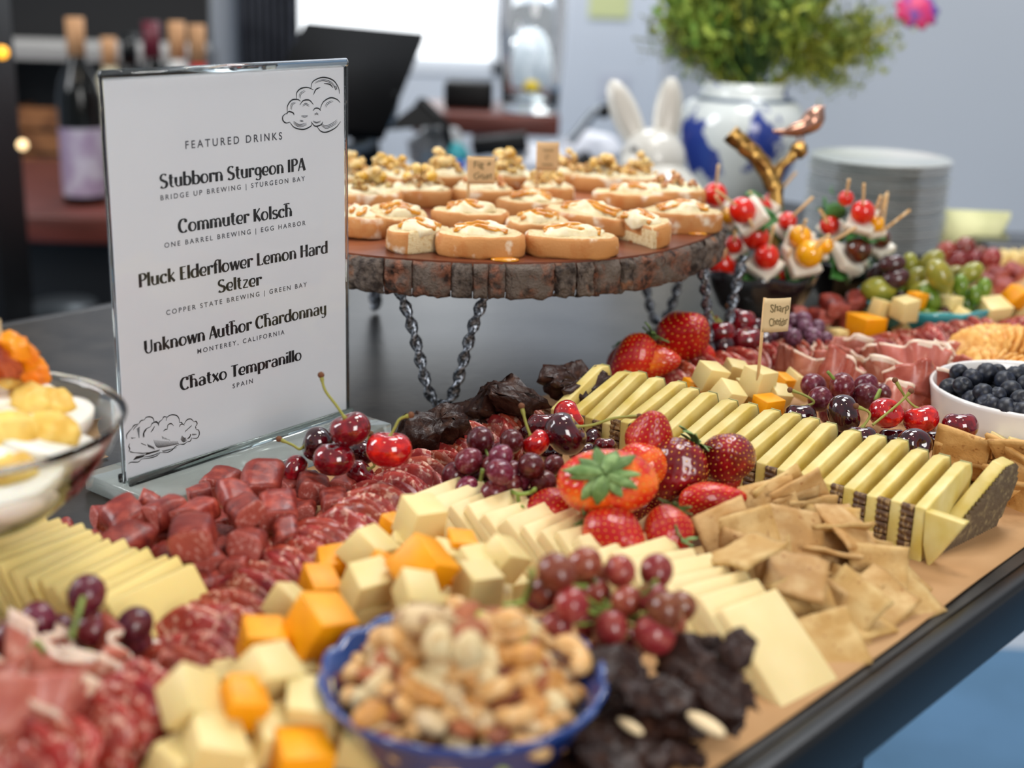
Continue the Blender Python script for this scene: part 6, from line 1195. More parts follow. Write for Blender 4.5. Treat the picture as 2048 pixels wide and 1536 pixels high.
for a in ((1716, 500, 22, .070, 'b', (1820, 420), 'caprese skewer with brown tomato and long pick before the plates', 1, .3), (1762, 478, 16, .075, 'b', (1775, 385), 'caprese skewer with dark brown tomato behind, white mozzarella below', 1, .6), (1726, 425, 20, .105, 'r', (1728, 368), 'caprese skewer with split red tomato and balsamic streak, highest', 1, 1.1), (1692, 397, 13, .115, 'r', (1698, 360), 'caprese skewer with small red tomato at the top of the black bowl', 0, .2), (1753, 448, 13, .095, 'y', (1772, 390), 'caprese skewer with yellow tomato under the fan of picks', 1, .2),
    (1660, 450, 17, .088, 'r', (1640, 420), 'caprese skewer with red tomato under the basil leaves', 1, .6), (1672, 462, 15, .080, 'r', (1650, 440), 'caprese skewer with deep red tomato low beside basil', 0, .6), (1700, 520, 18, .05, 'b', (1690, 500), 'caprese skewer sunk in the black bowl', 1, .6), (1740, 450, 12, .09, 'r', (1762, 392), 'caprese skewer behind the highest one, picks side by side', 0, 0)):
    skewer(*a, grp='caprese skewers in the black bowl')
for k, (x, y, z, s, rr_) in enumerate(((1655, 410, .10, .020, (.9, .2, 1.2)), (1668, 425, .10, .022, (1.2, .5, 2.5)), (1650, 435, .09, .020, (.6, 1.0, .3)), (1512, 392, .11, .018, (.3, .3, .2)), (1664, 380, .115, .012, (1.3, 0, 1.4)))):
    o = ob('basil_leaf', LF, None, Matrix.Translation(W(x, y, z)) @ rotm(*rr_) @ Matrix.Scale(s * .7, 4)); o['label'] = ''; lab(o, ('loose basil leaf upright before the plates', 'broad basil leaf hanging beside the split tomato', 'basil leaf curled at the black bowl', 'basil leaf beside the gold branch', 'small pale basil tip topmost over the skewers')[k], 'basil leaf')
# gold branch with bird
M_gold = mat('antique_gold', '#b08a4c', .3, '#6b4a24', 90, 4, .45, .65, metal=.9, bump=.7, bscale=130, bdist=.002); M_copper = mat('rose_gold', '#b78c78', .22, metal=.9, bump=.1, bscale=100)
T0 = (g1 - CAM).dot(FW) + .03
gb = thing('gold_branch_handle', Vector((D(1545, 520, T0).x, D(1545, 520, T0).y, .02)), 'antique gold forked branch rising out of the glass bowl', 'ornament'); o0 = gb.location.copy()
def bt(pts, rads): v, f = tube(spline([D(x, y, T0) - o0 for x, y in pts], 6), [rads[0] + (rads[-1] - rads[0]) * i / (6 * (len(pts) - 1)) if len(rads) == 2 else rads[min(int(i / 6), len(rads) - 1)] for i in range(6 * (len(pts) - 1) + 1)], 14); return [Vector(p) + noise.noise_vector(Vector(p) * 120) * .0016 + noise.noise_vector(Vector(p) * 400) * .0005 for p in v], f
pa = T0 / FPX
v, f = bt([(1540, 560), (1543, 500), (1550, 430), (1552, 375), (1535, 345)], [13 * pa, 15 * pa]); ob('trunk', mesh('trunk', v, f, M_gold), gb)
v, f = bt([(1548, 380), (1535, 345), (1505, 305), (1480, 283), (1462, 266)], [16 * pa, 20 * pa]); ob('thick_fork', mesh('fork', v, f, M_gold), gb)
v, f = bt([(1546, 370), (1560, 335), (1585, 312), (1600, 296)], [11 * pa, 10 * pa]); ob('thin_fork', mesh('fork', v, f, M_gold), gb)
b3, b3f = sph(20, 12); ob('knot', mesh('knot', [D(1598, 300, T0) - o0 + Vector(p) * 17 * pa + noise.noise_vector(Vector(p) * 3) * .002 for p in b3], b3f, M_gold), gb)
bird = thing('bird_figurine', D(1600, 262, T0), 'small rose-gold bird perched on the gold branch', 'ornament'); bo = bird.location.copy()
def bp(pts, rads):
    v, f = tube(spline([D(x, y, T0) - bo for x, y in pts], 5), [r_ * pa for r_ in rads], 16); return v, f
nb_ = 5 * 5 + 1
prf = [(0, 3), (.18, 7), (.4, 15), (.6, 22), (.75, 21), (.87, 14), (.94, 12), (1, 4)]
def pint(t):
    for (a, ra), (c_, rc) in zip(prf, prf[1:]):
        if t <= c_: return ra + (rc - ra) * (t - a) / (c_ - a)
    return 3
v, f = bp([(1546, 262), (1572, 264), (1600, 258), (1622, 244), (1634, 226), (1640, 212)], [pint(i / 25) for i in range(26)]); ob('body', mesh('bird', v, f, M_copper), bird)
ob('head', mesh('head', [D(1637, 222, T0) - bo + Vector(p) * 12 * pa for p in b3], b3f, M_copper), bird)
v, f = tube([D(1643, 216, T0) - bo, D(1652, 212, T0) - bo], [4 * pa, .6 * pa], 8); ob('beak', mesh('beak', v, f, M_copper), bird)
for s in (-1, 1): v = [D(1598, 252, T0 + s * 12 * pa) - bo + (CX * p[0] * 30 + CY * (p[1] * 9 + p[0] * 9) + FW * p[2] * 5) * pa for p in b3]; ob('wing', mesh('wing', v, b3f, M_copper), bird)
for s in (-5, 5): v, f = tube([D(1600 + s, 272, T0) - bo, D(1600 + s, 290, T0) - bo], 2 * pa, 6); ob('leg', mesh('leg', v, f, M_copper), bird)
# olives in a teal bowl
M_teal = mat('teal_glaze', '#2f8f98', .15, '#58b4b8', 30, 3, coat=.5)
oc, orr = wavybowl(1845, 596, .030, 136, 'olive_bowl', 'teal wavy-edged bowl of mixed olives', M_teal, .025, .030, 11)
M_olg = mat('green_olive', '#83822a', .22, '#989034', 40, 3, coat=.3, rv=.12, rh=.02); M_old = mat('bright_green_olive', '#55741c', .2, '#6d8628', 40, 3, coat=.3, rv=.12); M_olk = mat('dark_olive', '#33171c', .18, '#4f2a2a', 40, 3, coat=.4, rv=.2)
OV = [(p[0] * .8, p[1] * .8, p[2] * 1.15) for p in b2]; OM = {'g': mesh('olive', OV, b2f, M_olg), 'd': mesh('olive', OV, b2f, M_old), 'k': mesh('olive', OV, b2f, M_olk)}
OL = [(1757, 579, 32, .040, 'g', 1.5, 'large yellow-green olive resting on the bowl rim by the sausage'), (1785, 528, 24, .062, 'k', 1.4, 'topmost dark purple olive'), (1791, 558, 26, .050, 'k', 1.2, 'dark brown olive with a highlight below the topmost dark one'), (1755, 545, 22, .050, 'k', 1.0, 'dark olive outermost toward the black bowl'), (1768, 532, 20, .052, 'k', .3, 'dark olive tucked behind the topmost one'), (1819, 530, 22, .056, 'g', 0, 'squarish olive-green olive behind the dark ones'), (1831, 558, 24, .048, 'g', .6, 'amber-green olive in the middle'),
      (1863, 524, 26, .060, 'g', .8, 'yellow-green olive highest in the bowl'), (1880, 552, 32, .056, 'g', -.5, 'biggest drop-shaped olive in the middle of the bowl'), (1941, 547, 25, .052, 'g', .9, 'shiny yellow-green olive toward the grapes'), (1921, 571, 20, .046, 'd', 0, 'round bright green olive in the front group'), (1967, 577, 20, .042, 'd', .2, 'green olive outermost toward the orange cheddar'), (1949, 591, 18, .038, 'd', 0, 'round green olive with stem dot facing front'), (1919, 597, 16, .034, 'd', 1, 'small green olive low before the pale cubes'),
      (1809, 573, 18, .040, 'd', 1.2, 'dark green olive between the big yellow-green and amber ones'), (1842, 580, 24, .040, 'g', 1.3, 'glossy yellow olive above the thin orange cube'), (1858, 596, 26, .036, 'd', -.6, 'long bright green olive beside the thin orange cube'), (1891, 592, 18, .036, 'g', .4, 'pale yellow olive behind the two-faced cube'), (1909, 546, 18, .048, 'g', 1.2, 'yellow olive behind the drop-shaped one'), (1800, 592, 16, .032, 'k', 1.2, 'dark olive low at the bowl front')]
for x, y, q, z, k, a, l in OL: c = W(x, y, z); o = ob('olive', OM[k]); o.matrix_world = frame_z(CX * math.sin(a) + CY * math.cos(a) - FW * .1, CY, c) @ Matrix.Scale(q * pxm(c), 4); lab(o, l, 'olive', 'olives in the teal bowl')
for i in range(18): a = i * 2.4; q = math.sqrt(i / 18) * orr * .75; k = R.choice('gdk'); o = ob('olive', OM[k]); o.matrix_world = Matrix.Translation((oc.x + q * math.cos(a), oc.y + q * math.sin(a), .024)) @ rotm(1.4, 0, a) @ Matrix.Scale(.0085, 4); lab(o, 'olive in the lower layer of the teal bowl', 'olive', 'olives in the teal bowl', 'the wood riser')
# ================================================================ back of the table: plates, jar, rabbit, napkins
M_plate = mat('grey_white_plate', '#b9bcb8', .2, '#9fa6a4', 5, 3, coat=.3); c = W(1746, 502, .0); pr_ = 138 * pxm(c); tz = 0
zt = CH - 0
Tp = (c - CAM).dot(FW); ztop = D(1746, 312, Tp + .01).z; npl = 15; dz = ztop / npl
pv, pf = rev([(.55, 0), (.60, .0), (.66, .0025), (.97, .0075), (1.0, .0090), (.985, .0098), (.94, .0085), (.64, .0042), (0, .0038)], 72); pv = [(x * pr_, y * pr_, z * (dz / .0088 if z < .001 else 1)) for x, y, z in pv]; PM = mesh('plate', pv, pf, M_plate)
for i in range(npl): o = ob('plate', PM); o.location = (c.x + R.uniform(-.0016, .0016), c.y + .012 + R.uniform(-.0016, .0016), .0005 + i * dz); lab(o, 'small grey-white appetizer plate in the stack' if i < npl - 1 else 'topmost grey-white plate of the stack, its well showing', 'plate', 'stacked appetizer plates', 'the olive bowl' if 0 else None); 
for i, o in enumerate([o for o in COL.objects if o.name.startswith('plate')][:-1]): o['label'] = f'{ordn(i + 1)} grey-white appetizer plate counted up from the bottom of the stack'
# ginger jar
M_jar = mat('porcelain_blue_white', '#d3d8d6', .12, coat=.5)
def jar_mat():
    m_ = M_jar; nt = m_.node_tree; N = nt.nodes; L = nt.links; b_ = N['Principled BSDF']; tc = N.new('ShaderNodeTexCoord'); n1 = N.new('ShaderNodeTexNoise'); n1.inputs['Scale'].default_value = 15; n1.inputs['Detail'].default_value = 1.5
    n2 = N.new('ShaderNodeTexNoise'); n2.inputs['Scale'].default_value = 90; n2.inputs['Detail'].default_value = 4; vo = N.new('ShaderNodeVectorMath'); vo.operation = 'ADD'; vo.inputs[1].default_value = (.37, .11, .23); L.new(tc.outputs['Object'], vo.inputs[0]); L.new(vo.outputs[0], n1.inputs['Vector']); L.new(tc.outputs['Object'], n2.inputs['Vector'])
    a = N.new('ShaderNodeMath'); a.operation = 'MULTIPLY_ADD'; a.inputs[1].default_value = .28; L.new(n2.outputs['Fac'], a.inputs[0]); L.new(n1.outputs['Fac'], a.inputs[2])
    mr = N.new('ShaderNodeMapRange'); mr.inputs[1].default_value = .63; mr.inputs[2].default_value = .66; L.new(a.outputs[0], mr.inputs[0]); x = N.new('ShaderNodeMix'); x.data_type = 'RGBA'; L.new(mr.outputs[0], x.inputs[0]); x.inputs[6].default_value = hexc('#d0d6d4'); x.inputs[7].default_value = hexc('#2c3f8c'); L.new(x.outputs[2], b_.inputs['Base Color'])
jar_mat()
JT = 1.80; jc = D(1478, 330, JT); jw = JT / FPX; jb = Vector((jc.x, jc.y, 0)); jh = D(1478, 158, JT).z
jar = thing('ginger_jar', jb, 'blue and white porcelain jar holding the flower bouquet', 'vase')
v, f = rev([(70 * jw, 0), (78 * jw, .004), (96 * jw, jh * .20), (122 * jw, jh * .50), (126 * jw, jh * .68), (112 * jw, jh * .82), (86 * jw, jh * .89), (82 * jw, jh * .91), (82 * jw, jh), (76 * jw, jh), (76 * jw, jh * .9), (100 * jw, jh * .7), (60 * jw, .01)], 64, True); ob('jar_body', mesh('jar', v, f, M_jar), jar)
M_bluer = mat('blue_line', '#4a5a70', .2); v, f = rev([(100 * jw, jh * .855), (96.5 * jw, jh * .868), (90 * jw, jh * .882)], 64, False); ob('painted_collar', mesh('collar', v, f, M_bluer), jar)
M_white_l = mat('glazed_collar', '#dfe6ea', .12)
# bouquet
M_leaf = mat('bouquet_leaf', '#5c7a26', .6, '#8a9432', 30, 3, .4, .65, rv=.4, rh=.03); M_yel = mat('goldenrod_leaf', '#a3a032', .6, '#7c8c2c', 30, 3, rv=.3, rh=.02); M_dst = mat('dark_stem', '#2f4a1c', .6, rv=.3); M_eu = mat('dry_grey_sprig', '#7c7f6a', .7)
bq = thing('flower_bouquet', jb + ZZ * jh, 'loose green and yellow bouquet in the porcelain jar, cut by the frame top', 'bouquet'); bz = bq.location.copy(); RR = random.Random(5)
def sprig(p0, p1, spread, nlv, ls, m_, nm):
    mb = MB(); P = spline([p0, (p0 + p1) / 2 + Vector((RR.uniform(-.01, .01), RR.uniform(-.01, .01), .015)), p1], 6); v, f = tube(P, .0013, 5); mb.add(v, f)
    for _ in range(nlv):
        t = RR.uniform(.3, 1) ** .7; p = P[min(int(t * (len(P) - 1)), len(P) - 1)] + Vector((RR.gauss(0, spread), RR.gauss(0, spread), RR.gauss(0, spread))); s = RR.uniform(.6, 1.3) * ls; m4 = Matrix.Translation(p) @ rotm(RR.uniform(0, 6), RR.uniform(0, 6), RR.uniform(0, 6))
        mb.add([(-s, 0, 0), (0, -s * .45, s * .12), (s, 0, 0), (0, s * .45, s * .12)], [(0, 1, 2, 3)], m4)
    ob(nm, mb.me(nm, m_, False), bq)
for k in range(46):
    a = -1.5 + 3.0 * RR.random(); ex = 1478 + 330 * math.sin(a) * RR.uniform(.35, 1); ey = 150 - 190 * math.cos(a * .8) * RR.uniform(.5, 1.3) - 10; tt = JT + RR.uniform(-.10, .12)
    if ex < 1330 and ey < 250: ex = 1340 + RR.uniform(0, 60)
    p1 = D(ex, ey, tt) - bz; p0 = Vector((RR.uniform(-.03, .03), RR.uniform(-.03, .03), -.02)); yel = RR.random() < .5
    sprig(p0, p1, .014 if yel else .017, 190, .0072 if yel else .0085, M_yel if yel else M_leaf, 'leafy_stem')
for (x, y) in ((1690, 90), (1740, 110), (1780, 60), (1810, 40), (1660, 130), (1700, 150), (1760, 20), (1725, 175)): sprig(Vector((.03, 0, -.01)), D(x, y, JT + RR.uniform(-.05, .05)) - bz, .011, 110, .0045, M_yel, 'leafy_stem')
for (x, y) in ((1280, 30), (1268, 75), (1310, 70), (1275, 100), (1330, 20)): sprig(Vector((-.03, 0, -.01)), D(x, y, JT) - bz, .006, 50, .003, M_eu, 'dry_sprig')
for k in range(40): a = RR.uniform(-1.1, 1.1); v, f = tube(spline([Vector((RR.uniform(-.035, .035), RR.uniform(-.03, .03), -.03)), Vector((math.sin(a) * .04, RR.uniform(-.03, .03), .05)), Vector((math.sin(a) * .13, RR.uniform(-.05, .05), .13))], 5), .002, 5); ob('stem', mesh('stem', v, f, M_dst), bq)
M_pink = mat('magenta_petal', '#c0245c', .5, '#5a3c90', 40, 2, .5, .6); 
fp_ = D(1838, 12, JT - .02) - bz; mb = MB(); v, f = sph(16, 10)
for k in range(9): a = k * .7; mb.add([(p[0] * .018, p[1] * .010, p[2] * .004) for p in v], f, Matrix.Translation(fp_) @ rotm(.9, 0, 0) @ rotm(0, .35, a) @ Matrix.Translation((.014, 0, 0)))
ob('magenta_flower', mb.me('flower', M_pink, True), bq)
# white rabbit
M_rab = mat('cream_glazed_ceramic', '#c9c7c0', .2, '#b9b6ad', 20, 3, coat=.3)
RT = 1.62; rw = RT / FPX; rbp = D(1305, 430, RT); rab = thing('rabbit_figurine', Vector((rbp.x, rbp.y, 0)), 'white ceramic rabbit figurine with tall ears before the porcelain jar', 'figurine'); ro = rab.location.copy()
def ell(px, py, a, b_, c_, rot=0, t=RT, pinch=0):
    m4 = D(px, py, t) - ro; o_ = []
    cs, sn = math.cos(rot), math.sin(rot)
    for p in b2:
        x, y = p[0] * a * (1 - pinch * p[2]), p[2] * c_; xx = x * cs - y * sn; yy = x * sn + y * cs; o_.append(m4 + (CX * xx + CY * yy + FW * p[1] * b_) * rw)
    return o_, b2f
v, f = ell(1305, 318, 66, 60, 62); ob('head', mesh('head', v, f, M_rab), rab)
v, f = ell(1318, 470, 110, 110, 150); v = [Vector((p[0], p[1], max(p[2], 0))) for p in map(Vector, v)]; ob('body', mesh('body', v, f, M_rab), rab)
for (x, y, rt_) in ((1252, 232, .38), (1335, 232, -.12)):
    v, f = ell(x, y, 29, 12, 78, rt_); ob('ear', mesh('ear', v, f, M_rab), rab); v, f = ell(x + 1, y - 2, 18, 6, 60, rt_, RT - .006); ob('inner_ear', mesh('inner', v, f, mat('inner_ear_glaze', '#b4aea4', .25, coat=.2)), rab)
v, f = ell(1268, 298, 7, 6, 7, 0, RT - .030); ob('eye', mesh('eye', v, f, mat('dark_eye', '#6b6a68', .2)), rab)
v, f = ell(1262, 330, 24, 26, 22, 0, RT - .022); ob('muzzle', mesh('muzzle', v, f, M_rab), rab)
# napkins and dark trivet past the plates
M_nap = mat('pale_yellow_napkin', '#d3d2a0', .8, '#c2c290', 20, 3)
nc = W(1935, 512, 0); nk = thing('napkin_stack', nc, 'pale yellow-green paper napkins standing behind the grapes', 'napkins'); nt_ = (nc - CAM).dot(FW)
for k in range(5):
    vs_ = []
    for i, (x, y) in enumerate(((1876, 506), (1985, 506), (2022, 424), (1884, 418))): vs_.append(D(x, y + k * 2, nt_ + .01 * k + (.02 if i > 1 else 0)) - nc)
    ob('napkin', solid(mesh('nap', vs_, [(0, 1, 2, 3)], M_nap, False), .0015), nk)
c = W(2050, 500, .008); o = ob('dark_tray', bevel(MB().box(0, 0, 0, .16, .09, .022).me('tray', M_blk), .004)); o.location = c + Vector((.02, 0, .002)); lab(o, 'black tray at the far table end past the napkins', 'tray')
for (x, y) in ((2010, 514), (2035, 516), (2055, 512)): cube(x, y, 30, .014, (.2, .3, .4), 'pale cheese piece blurred before the black tray', False, 'cheese pieces before the black tray', 'the menu sign')
ANCH['the menu sign'] = Vector((-.11, .85, .1))
# ================================================================ bar behind the table
M_blackp = mat('black_plastic', '#060607', .5, spec=.3); M_steel = mat('grey_steel', '#8a8f94', .35, metal=.8); M_label = mat('bottle_label', '#b0a9b6', .6, '#94829a', 30, 3); M_botg = mat('dark_bottle_glass', '#070a09', .12); M_cork = mat('bottle_cork', '#b4875e', .7); M_red = mat('red_bottle_label', '#c01420', .4); M_wht = mat('white_bottle_label', '#cfd0cc', .5); M_burg = mat('burgundy_capsule', '#5a1424', .4)
# bar counter with bottles (behind the sign)
bt_ = 2.55
def slab_at(px0, px1, py, t, depth, th): a = D(px0, py, t); b_ = D(px1, py, t); return (a.x + b_.x) / 2, a.y + depth / 2, a.z - th / 2, b_.x - a.x, depth, th
o = thing('bar_counter', (D(200, 640, bt_).x, D(200, 640, bt_).y + .3, FL), 'red-brown wooden bar counter with dark cabinet behind the menu sign', 'counter'); bl = o.location.copy()
x, y, z, sx, sy, sz = slab_at(-260, 610, 418, bt_ - .25, .62, .05); CZ = z + sz / 2
ob('counter_top', bevel(MB().box(x - bl.x, y - bl.y, z - bl.z, sx, sy, sz).me('top', M_wood), .006), o)
ob('cabinet_body', MB().box(x - bl.x, y - bl.y + .03, (z - sz / 2 + FL) / 2 - bl.z, sx - .04, sy - .08, z - sz / 2 - FL).me('body', M_dark), o)
# back shelf unit with crate
SH = thing('back_shelf', (D(180, 100, 3.3).x, D(180, 100, 3.3).y, FL), 'dark back-bar shelf unit with pale shelf board', 'shelf'); sl = SH.location.copy()
a = D(-100, 92, 3.25); b_ = D(392, 92, 3.25)
ob('shelf_board', MB().box((a.x + b_.x) / 2 - sl.x, a.y - sl.y, a.z - sl.z, b_.x - a.x, .30, .028).me('board', mat('pale_shelf', '#a7a4a0', .5)), SH)
ob('back_panel', MB().box((a.x + b_.x) / 2 - sl.x, a.y + .17 - sl.y, (a.z + FL + .5) / 2 - sl.z, b_.x - a.x, .02, a.z - FL + .5).me('back', M_dark), SH)
for xx in (a.x, b_.x): ob('side_panel', MB().box(xx - sl.x, a.y - sl.y, (a.z + FL) / 2 - sl.z, .03, .32, a.z - FL).me('side', M_darkgrey), SH)
c0, c1 = D(55, 215, 3.2), D(150, 320, 3.2)
cr = thing('wooden_crate', ((c0.x + c1.x) / 2, c0.y, c1.z - .06), 'small brown wooden crate on the bar beside the bottle', 'crate'); h = c0.z - c1.z
for k in range(3): ob('slat', MB().box(0, -.08, .05 + k * .055, .16, .012, .045).me('slat', mat('crate_wood', '#a0683c', .6, '#7c4c28', 20, 3)), cr)
for s in (-1, 1): ob('crate_side', MB().box(s * .075, 0, .09, .012, .16, .17).me('cs', MATS['crate_wood']), cr)
ob('crate_base', MB().box(0, 0, .012, .16, .16, .012).me('cb', MATS['crate_wood']), cr)
ob('crate_foot', MB().box(0, 0, (CZ - cr.location.z) / 2 if CZ < cr.location.z else -.003, .14, .10, max(.006, abs(CZ - cr.location.z))).me('cf', M_dark), cr)
# chalkboard with yellow script
cb = thing('chalkboard', D(240, -20, 3.5), 'black board with looping yellow script hanging over the back bar', 'sign'); ct = 3.5; co = cb.location.copy()
p0, p1 = D(128, 52, ct), D(352, -90, ct); cbz = MB().box((p0.x + p1.x) / 2 - co.x, .012, (p0.z + p1.z) / 2 - co.z, p1.x - p0.x, .02, p1.z - p0.z).me('board', mat('chalk_black', '#16171a', .7)); ob('board', cbz, cb)
M_ychalk = mat('yellow_chalk', '#b3a51c', .8); mbb = MB()
for row, yy in ((0, 8), (1, 36)):
    pts = [D(150 + i * 2.4 + (9 * math.sin(i * .9)), yy + 11 * math.cos(i * .9) * (1 if row else 1.4), ct - .004) - co for i in range(76)]; v, f = tube(pts, .0055, 6); mbb.add(v, f)
ob('script', mbb.me('script', M_ychalk, True), cb)
def bottle(px, pyb, pyt, t, rr_, label, body, cap, lbl=None):
    p = D(px, pyb, t); h = D(px, pyt, t).z - p.z; o = thing('wine_bottle', p, label, 'bottle'); r_ = rr_
    v, f = rev([(r_ * .9, 0), (r_, .006), (r_, h * .58), (r_ * .82, h * .68), (r_ * .40, h * .77), (r_ * .36, h * .95), (r_ * .40, h * .955), (r_ * .40, h * .97), (0, h * .97)], 28); ob('bottle_body', mesh('bottle', v, f, body), o)
    v, f = rev([(r_ * .41, h * .80), (r_ * .41, h * 1.0), (0, h)], 20); ob('cork', mesh('cork', v, f, cap), o)
    if lbl: v, f = rev([(r_ * 1.01, h * .05), (r_ * 1.01, h * .42)], 28, False); ob('paper_label', mesh('label', v, f, lbl), o)
    return o
def bz_(t): return None
def on_counter(px, t): # pixel row of the counter top at depth t
    for k in range(0, 900):
        if D(px, k, t).z < CZ: return k
    return 400
for (px, pt, t, r_, lb, bd, cp, ll) in ((172, 30, 2.42, .038, 'dark wine bottle with pale mauve label beside the sign edge', M_botg, M_cork, M_label), (318, 38, 2.5, .038, 'wine bottle with burgundy capsule behind the sign', M_botg, M_burg, None), (272, 62, 2.62, .038, 'dark wine bottle behind the sign, second along', M_botg, M_botg, None), (368, 38, 2.45, .036, 'pale bottle with tan cork behind the sign top', M_wht, M_cork, None), (407, 44, 2.4, .034, 'bright red bottle with tan cork behind the sign top', M_red, M_cork, None), (232, 70, 2.7, .036, 'cream-shouldered bottle behind the sign edge', mat('cream_bottle', '#c9bfa0', .4), M_cork, None)):
    bottle(px, on_counter(px, t), pt, t, r_, lb, bd, cp, ll)
# black speaker pillar at the frame edge with small amber lamps
pc = thing('black_pillar', (D(-20, 400, 2.0).x, D(-20, 400, 2.0).y, FL), 'tall black post at the frame edge behind the egg bowl', 'post'); ob('post_body', MB().box(-.035, 0, .9, .13, .12, 1.8).me('post', M_blackp), pc)
M_amb = mat('amber_bulb', '#ffb030', .4, emit=1.6); M_amb2 = mat('warm_bulb', '#ffd9a0', .4, emit=1.3)
for x, y, q, m_, l in ((4, 105, 13, M_amb, 'round amber lamp glowing at the frame edge'), (45, 290, 11, M_amb2, 'small warm lamp below the amber one')):
    p = D(x, y, 1.9); o = ob('indicator_lamp', mesh('lamp', [tuple(Vector(k) * q * 1.9 / FPX) for k in b2], b2f, m_), None, p); lab(o, l, 'lamp')
    v, f = tube([(0, 0, 0), (-.02, .05, 0)], .003, 6); ob('lamp_stem', mesh('ls', v, f, M_blackp), o)
# grey machine low in the dark
mc = D(130, 640, 2.2); o = thing('grey_machine', (mc.x, mc.y, FL), 'blurred grey steel machine low behind the table', 'machine')
v, f = rev([(.05, 0), (.06, .02), (.06, mc.z - FL + .0), (.05, mc.z - FL + .03), (0, mc.z - FL + .03)], 24); ob('canister', mesh('can', v, f, mat('dull_steel', '#3c4246', .4, metal=.5)), o)
v, f = tube([(.06, 0, mc.z - FL - .05), (.12, 0, mc.z - FL), (.12, 0, mc.z - FL - .12)], .009, 8); ob('hose', mesh('hose', v, f, M_steel), o)
# register station
M_blk2 = mat('screen_black', '#020203', .7, spec=.08)
cs = thing('service_counter', (0, 0, FL), 'dark red-brown service counter under the register', 'counter'); rt = 2.35
a = D(700, 420, rt); b_ = D(1345, 420, rt); sz_ = D(900, 400, rt).z
bx1 = .23
ob('counter_top', bevel(MB().box((a.x + bx1) / 2, rt + .22, sz_ - FL - .02, bx1 - a.x, .5, .04).me('top', mat('grey_white_counter', '#8d9096', .4)), .004), cs)
ob('cabinet_body', MB().box((a.x + bx1) / 2, rt + .25, (sz_ - .04 - FL) / 2, bx1 - a.x - .02, .4, sz_ - .04 - FL).me('body', M_darkgrey), cs)
rs = thing('raised_shelf', (0, 0, sz_), 'raised red-brown wooden shelf over the service counter', 'shelf'); t3 = 2.45
a = D(830, 215, t3); b_ = D(1118, 232, t3)
ob('shelf_board', bevel(MB().box((a.x + b_.x) / 2, a.y + .06, a.z - .02 - sz_, b_.x - a.x, .24, .036).me('board', M_wood), .004), rs)
for xx in (a.x + .03, b_.x - .10): ob('bracket', MB().box(xx, a.y + .06, (a.z - .03 - sz_) / 2, .014, .20, a.z - .04 - sz_).me('br', M_blackp), rs)
RSZ = a.z - .002; RSY = a.y + .05
def at_y(px, py, yy): d = ray(px, py); return CAM + d * (yy / d.y)
pt_ = at_y(700, 250, 2.15); ps = thing('register_screen', (pt_.x, pt_.y, sz_), 'large black register screen tilted on its stand, seen from behind', 'screen'); pl = ps.location.copy()
q = [at_y(x, y, yy) - pl for x, y, yy in ((612, 44, 2.28), (850, 66, 2.34), (770, 262, 2.08), (500, 245, 2.02))]
ob('screen_back', solid(mesh('screen', q, [(0, 1, 2, 3)], M_blk2, False), .018), ps)
v, f = tube([at_y(700, 200, 2.2) - pl, at_y(735, 290, 2.25) - pl, at_y(745, 400, 2.3) - pl], [.03, .02, .02], 10); ob('stand_arm', mesh('arm', v, f, M_blackp), ps)
v, f = tube([at_y(790, 180, 2.18) - pl, at_y(780, 240, 2.2) - pl, at_y(730, 290, 2.2) - pl, at_y(690, 300, 2.15) - pl], [.010] * 4, 8); ob('grey_strut', mesh('strut', v, f, M_steel), ps)
v, f = tube([at_y(835, 200, 2.25) - pl, at_y(890, 250, 2.25) - pl, at_y(905, 330, 2.25) - pl], [.008] * 3, 8); ob('cable', mesh('cable', v, f, M_blackp), ps)
ob('stand_wedge', mesh('wedge', *(lambda P: ([at_y(x, y, yy) - pl for x, y, yy in P], [(0, 1, 2), (3, 5, 4), (0, 3, 4, 1), (1, 4, 5, 2), (2, 5, 3, 0)]))(((760, 262, 2.2), (850, 195, 2.25), (905, 250, 2.25), (760, 262, 2.3), (850, 195, 2.35), (905, 250, 2.35))), M_blackp, False), ps)
p = at_y(938, 190, RSY); o = ob('black_box', bevel(MB().box(0, 0, .024, .088, .07, .048).me('bb', M_blackp), .006)); o.location = (p.x, RSY, RSZ); lab(o, 'small black box on the raised wooden shelf', 'box')
# glass vase with yellow fruit
gv = at_y(1060, 208, RSY - .04); gl = thing('glass_vase', (gv.x, RSY - .04, RSZ), 'tall flared clear glass vase on the raised shelf', 'vase'); pw = (gv - CAM).dot(FW) / FPX
v, f = rev([(56 * pw, 0), (58 * pw, .01), (60 * pw, .06), (72 * pw, .24), (74 * pw, .24), (61 * pw, .05), (54 * pw, .012), (0, .012)], 48); ob('vase_body', mesh('gv', v, f, M_glass), gl)
v, f = rev([(53 * pw, .013), (54 * pw, .026), (0, .026)], 40); ob('water', mesh('wt', v, f, mat('water', '#f2f8fa', .02, trans=1, ior=1.33)), gl)
o = ob('lemon', mesh('lemon', [(p[0] * .016, p[1] * .016, p[2] * .014) for p in b2], b2f, mat('lemon_skin', '#f0cc10', .4)), None, (gv.x + .002, RSY - .04, RSZ + .041)); lab(o, 'single yellow lemon at the bottom of the glass vase', 'lemon')
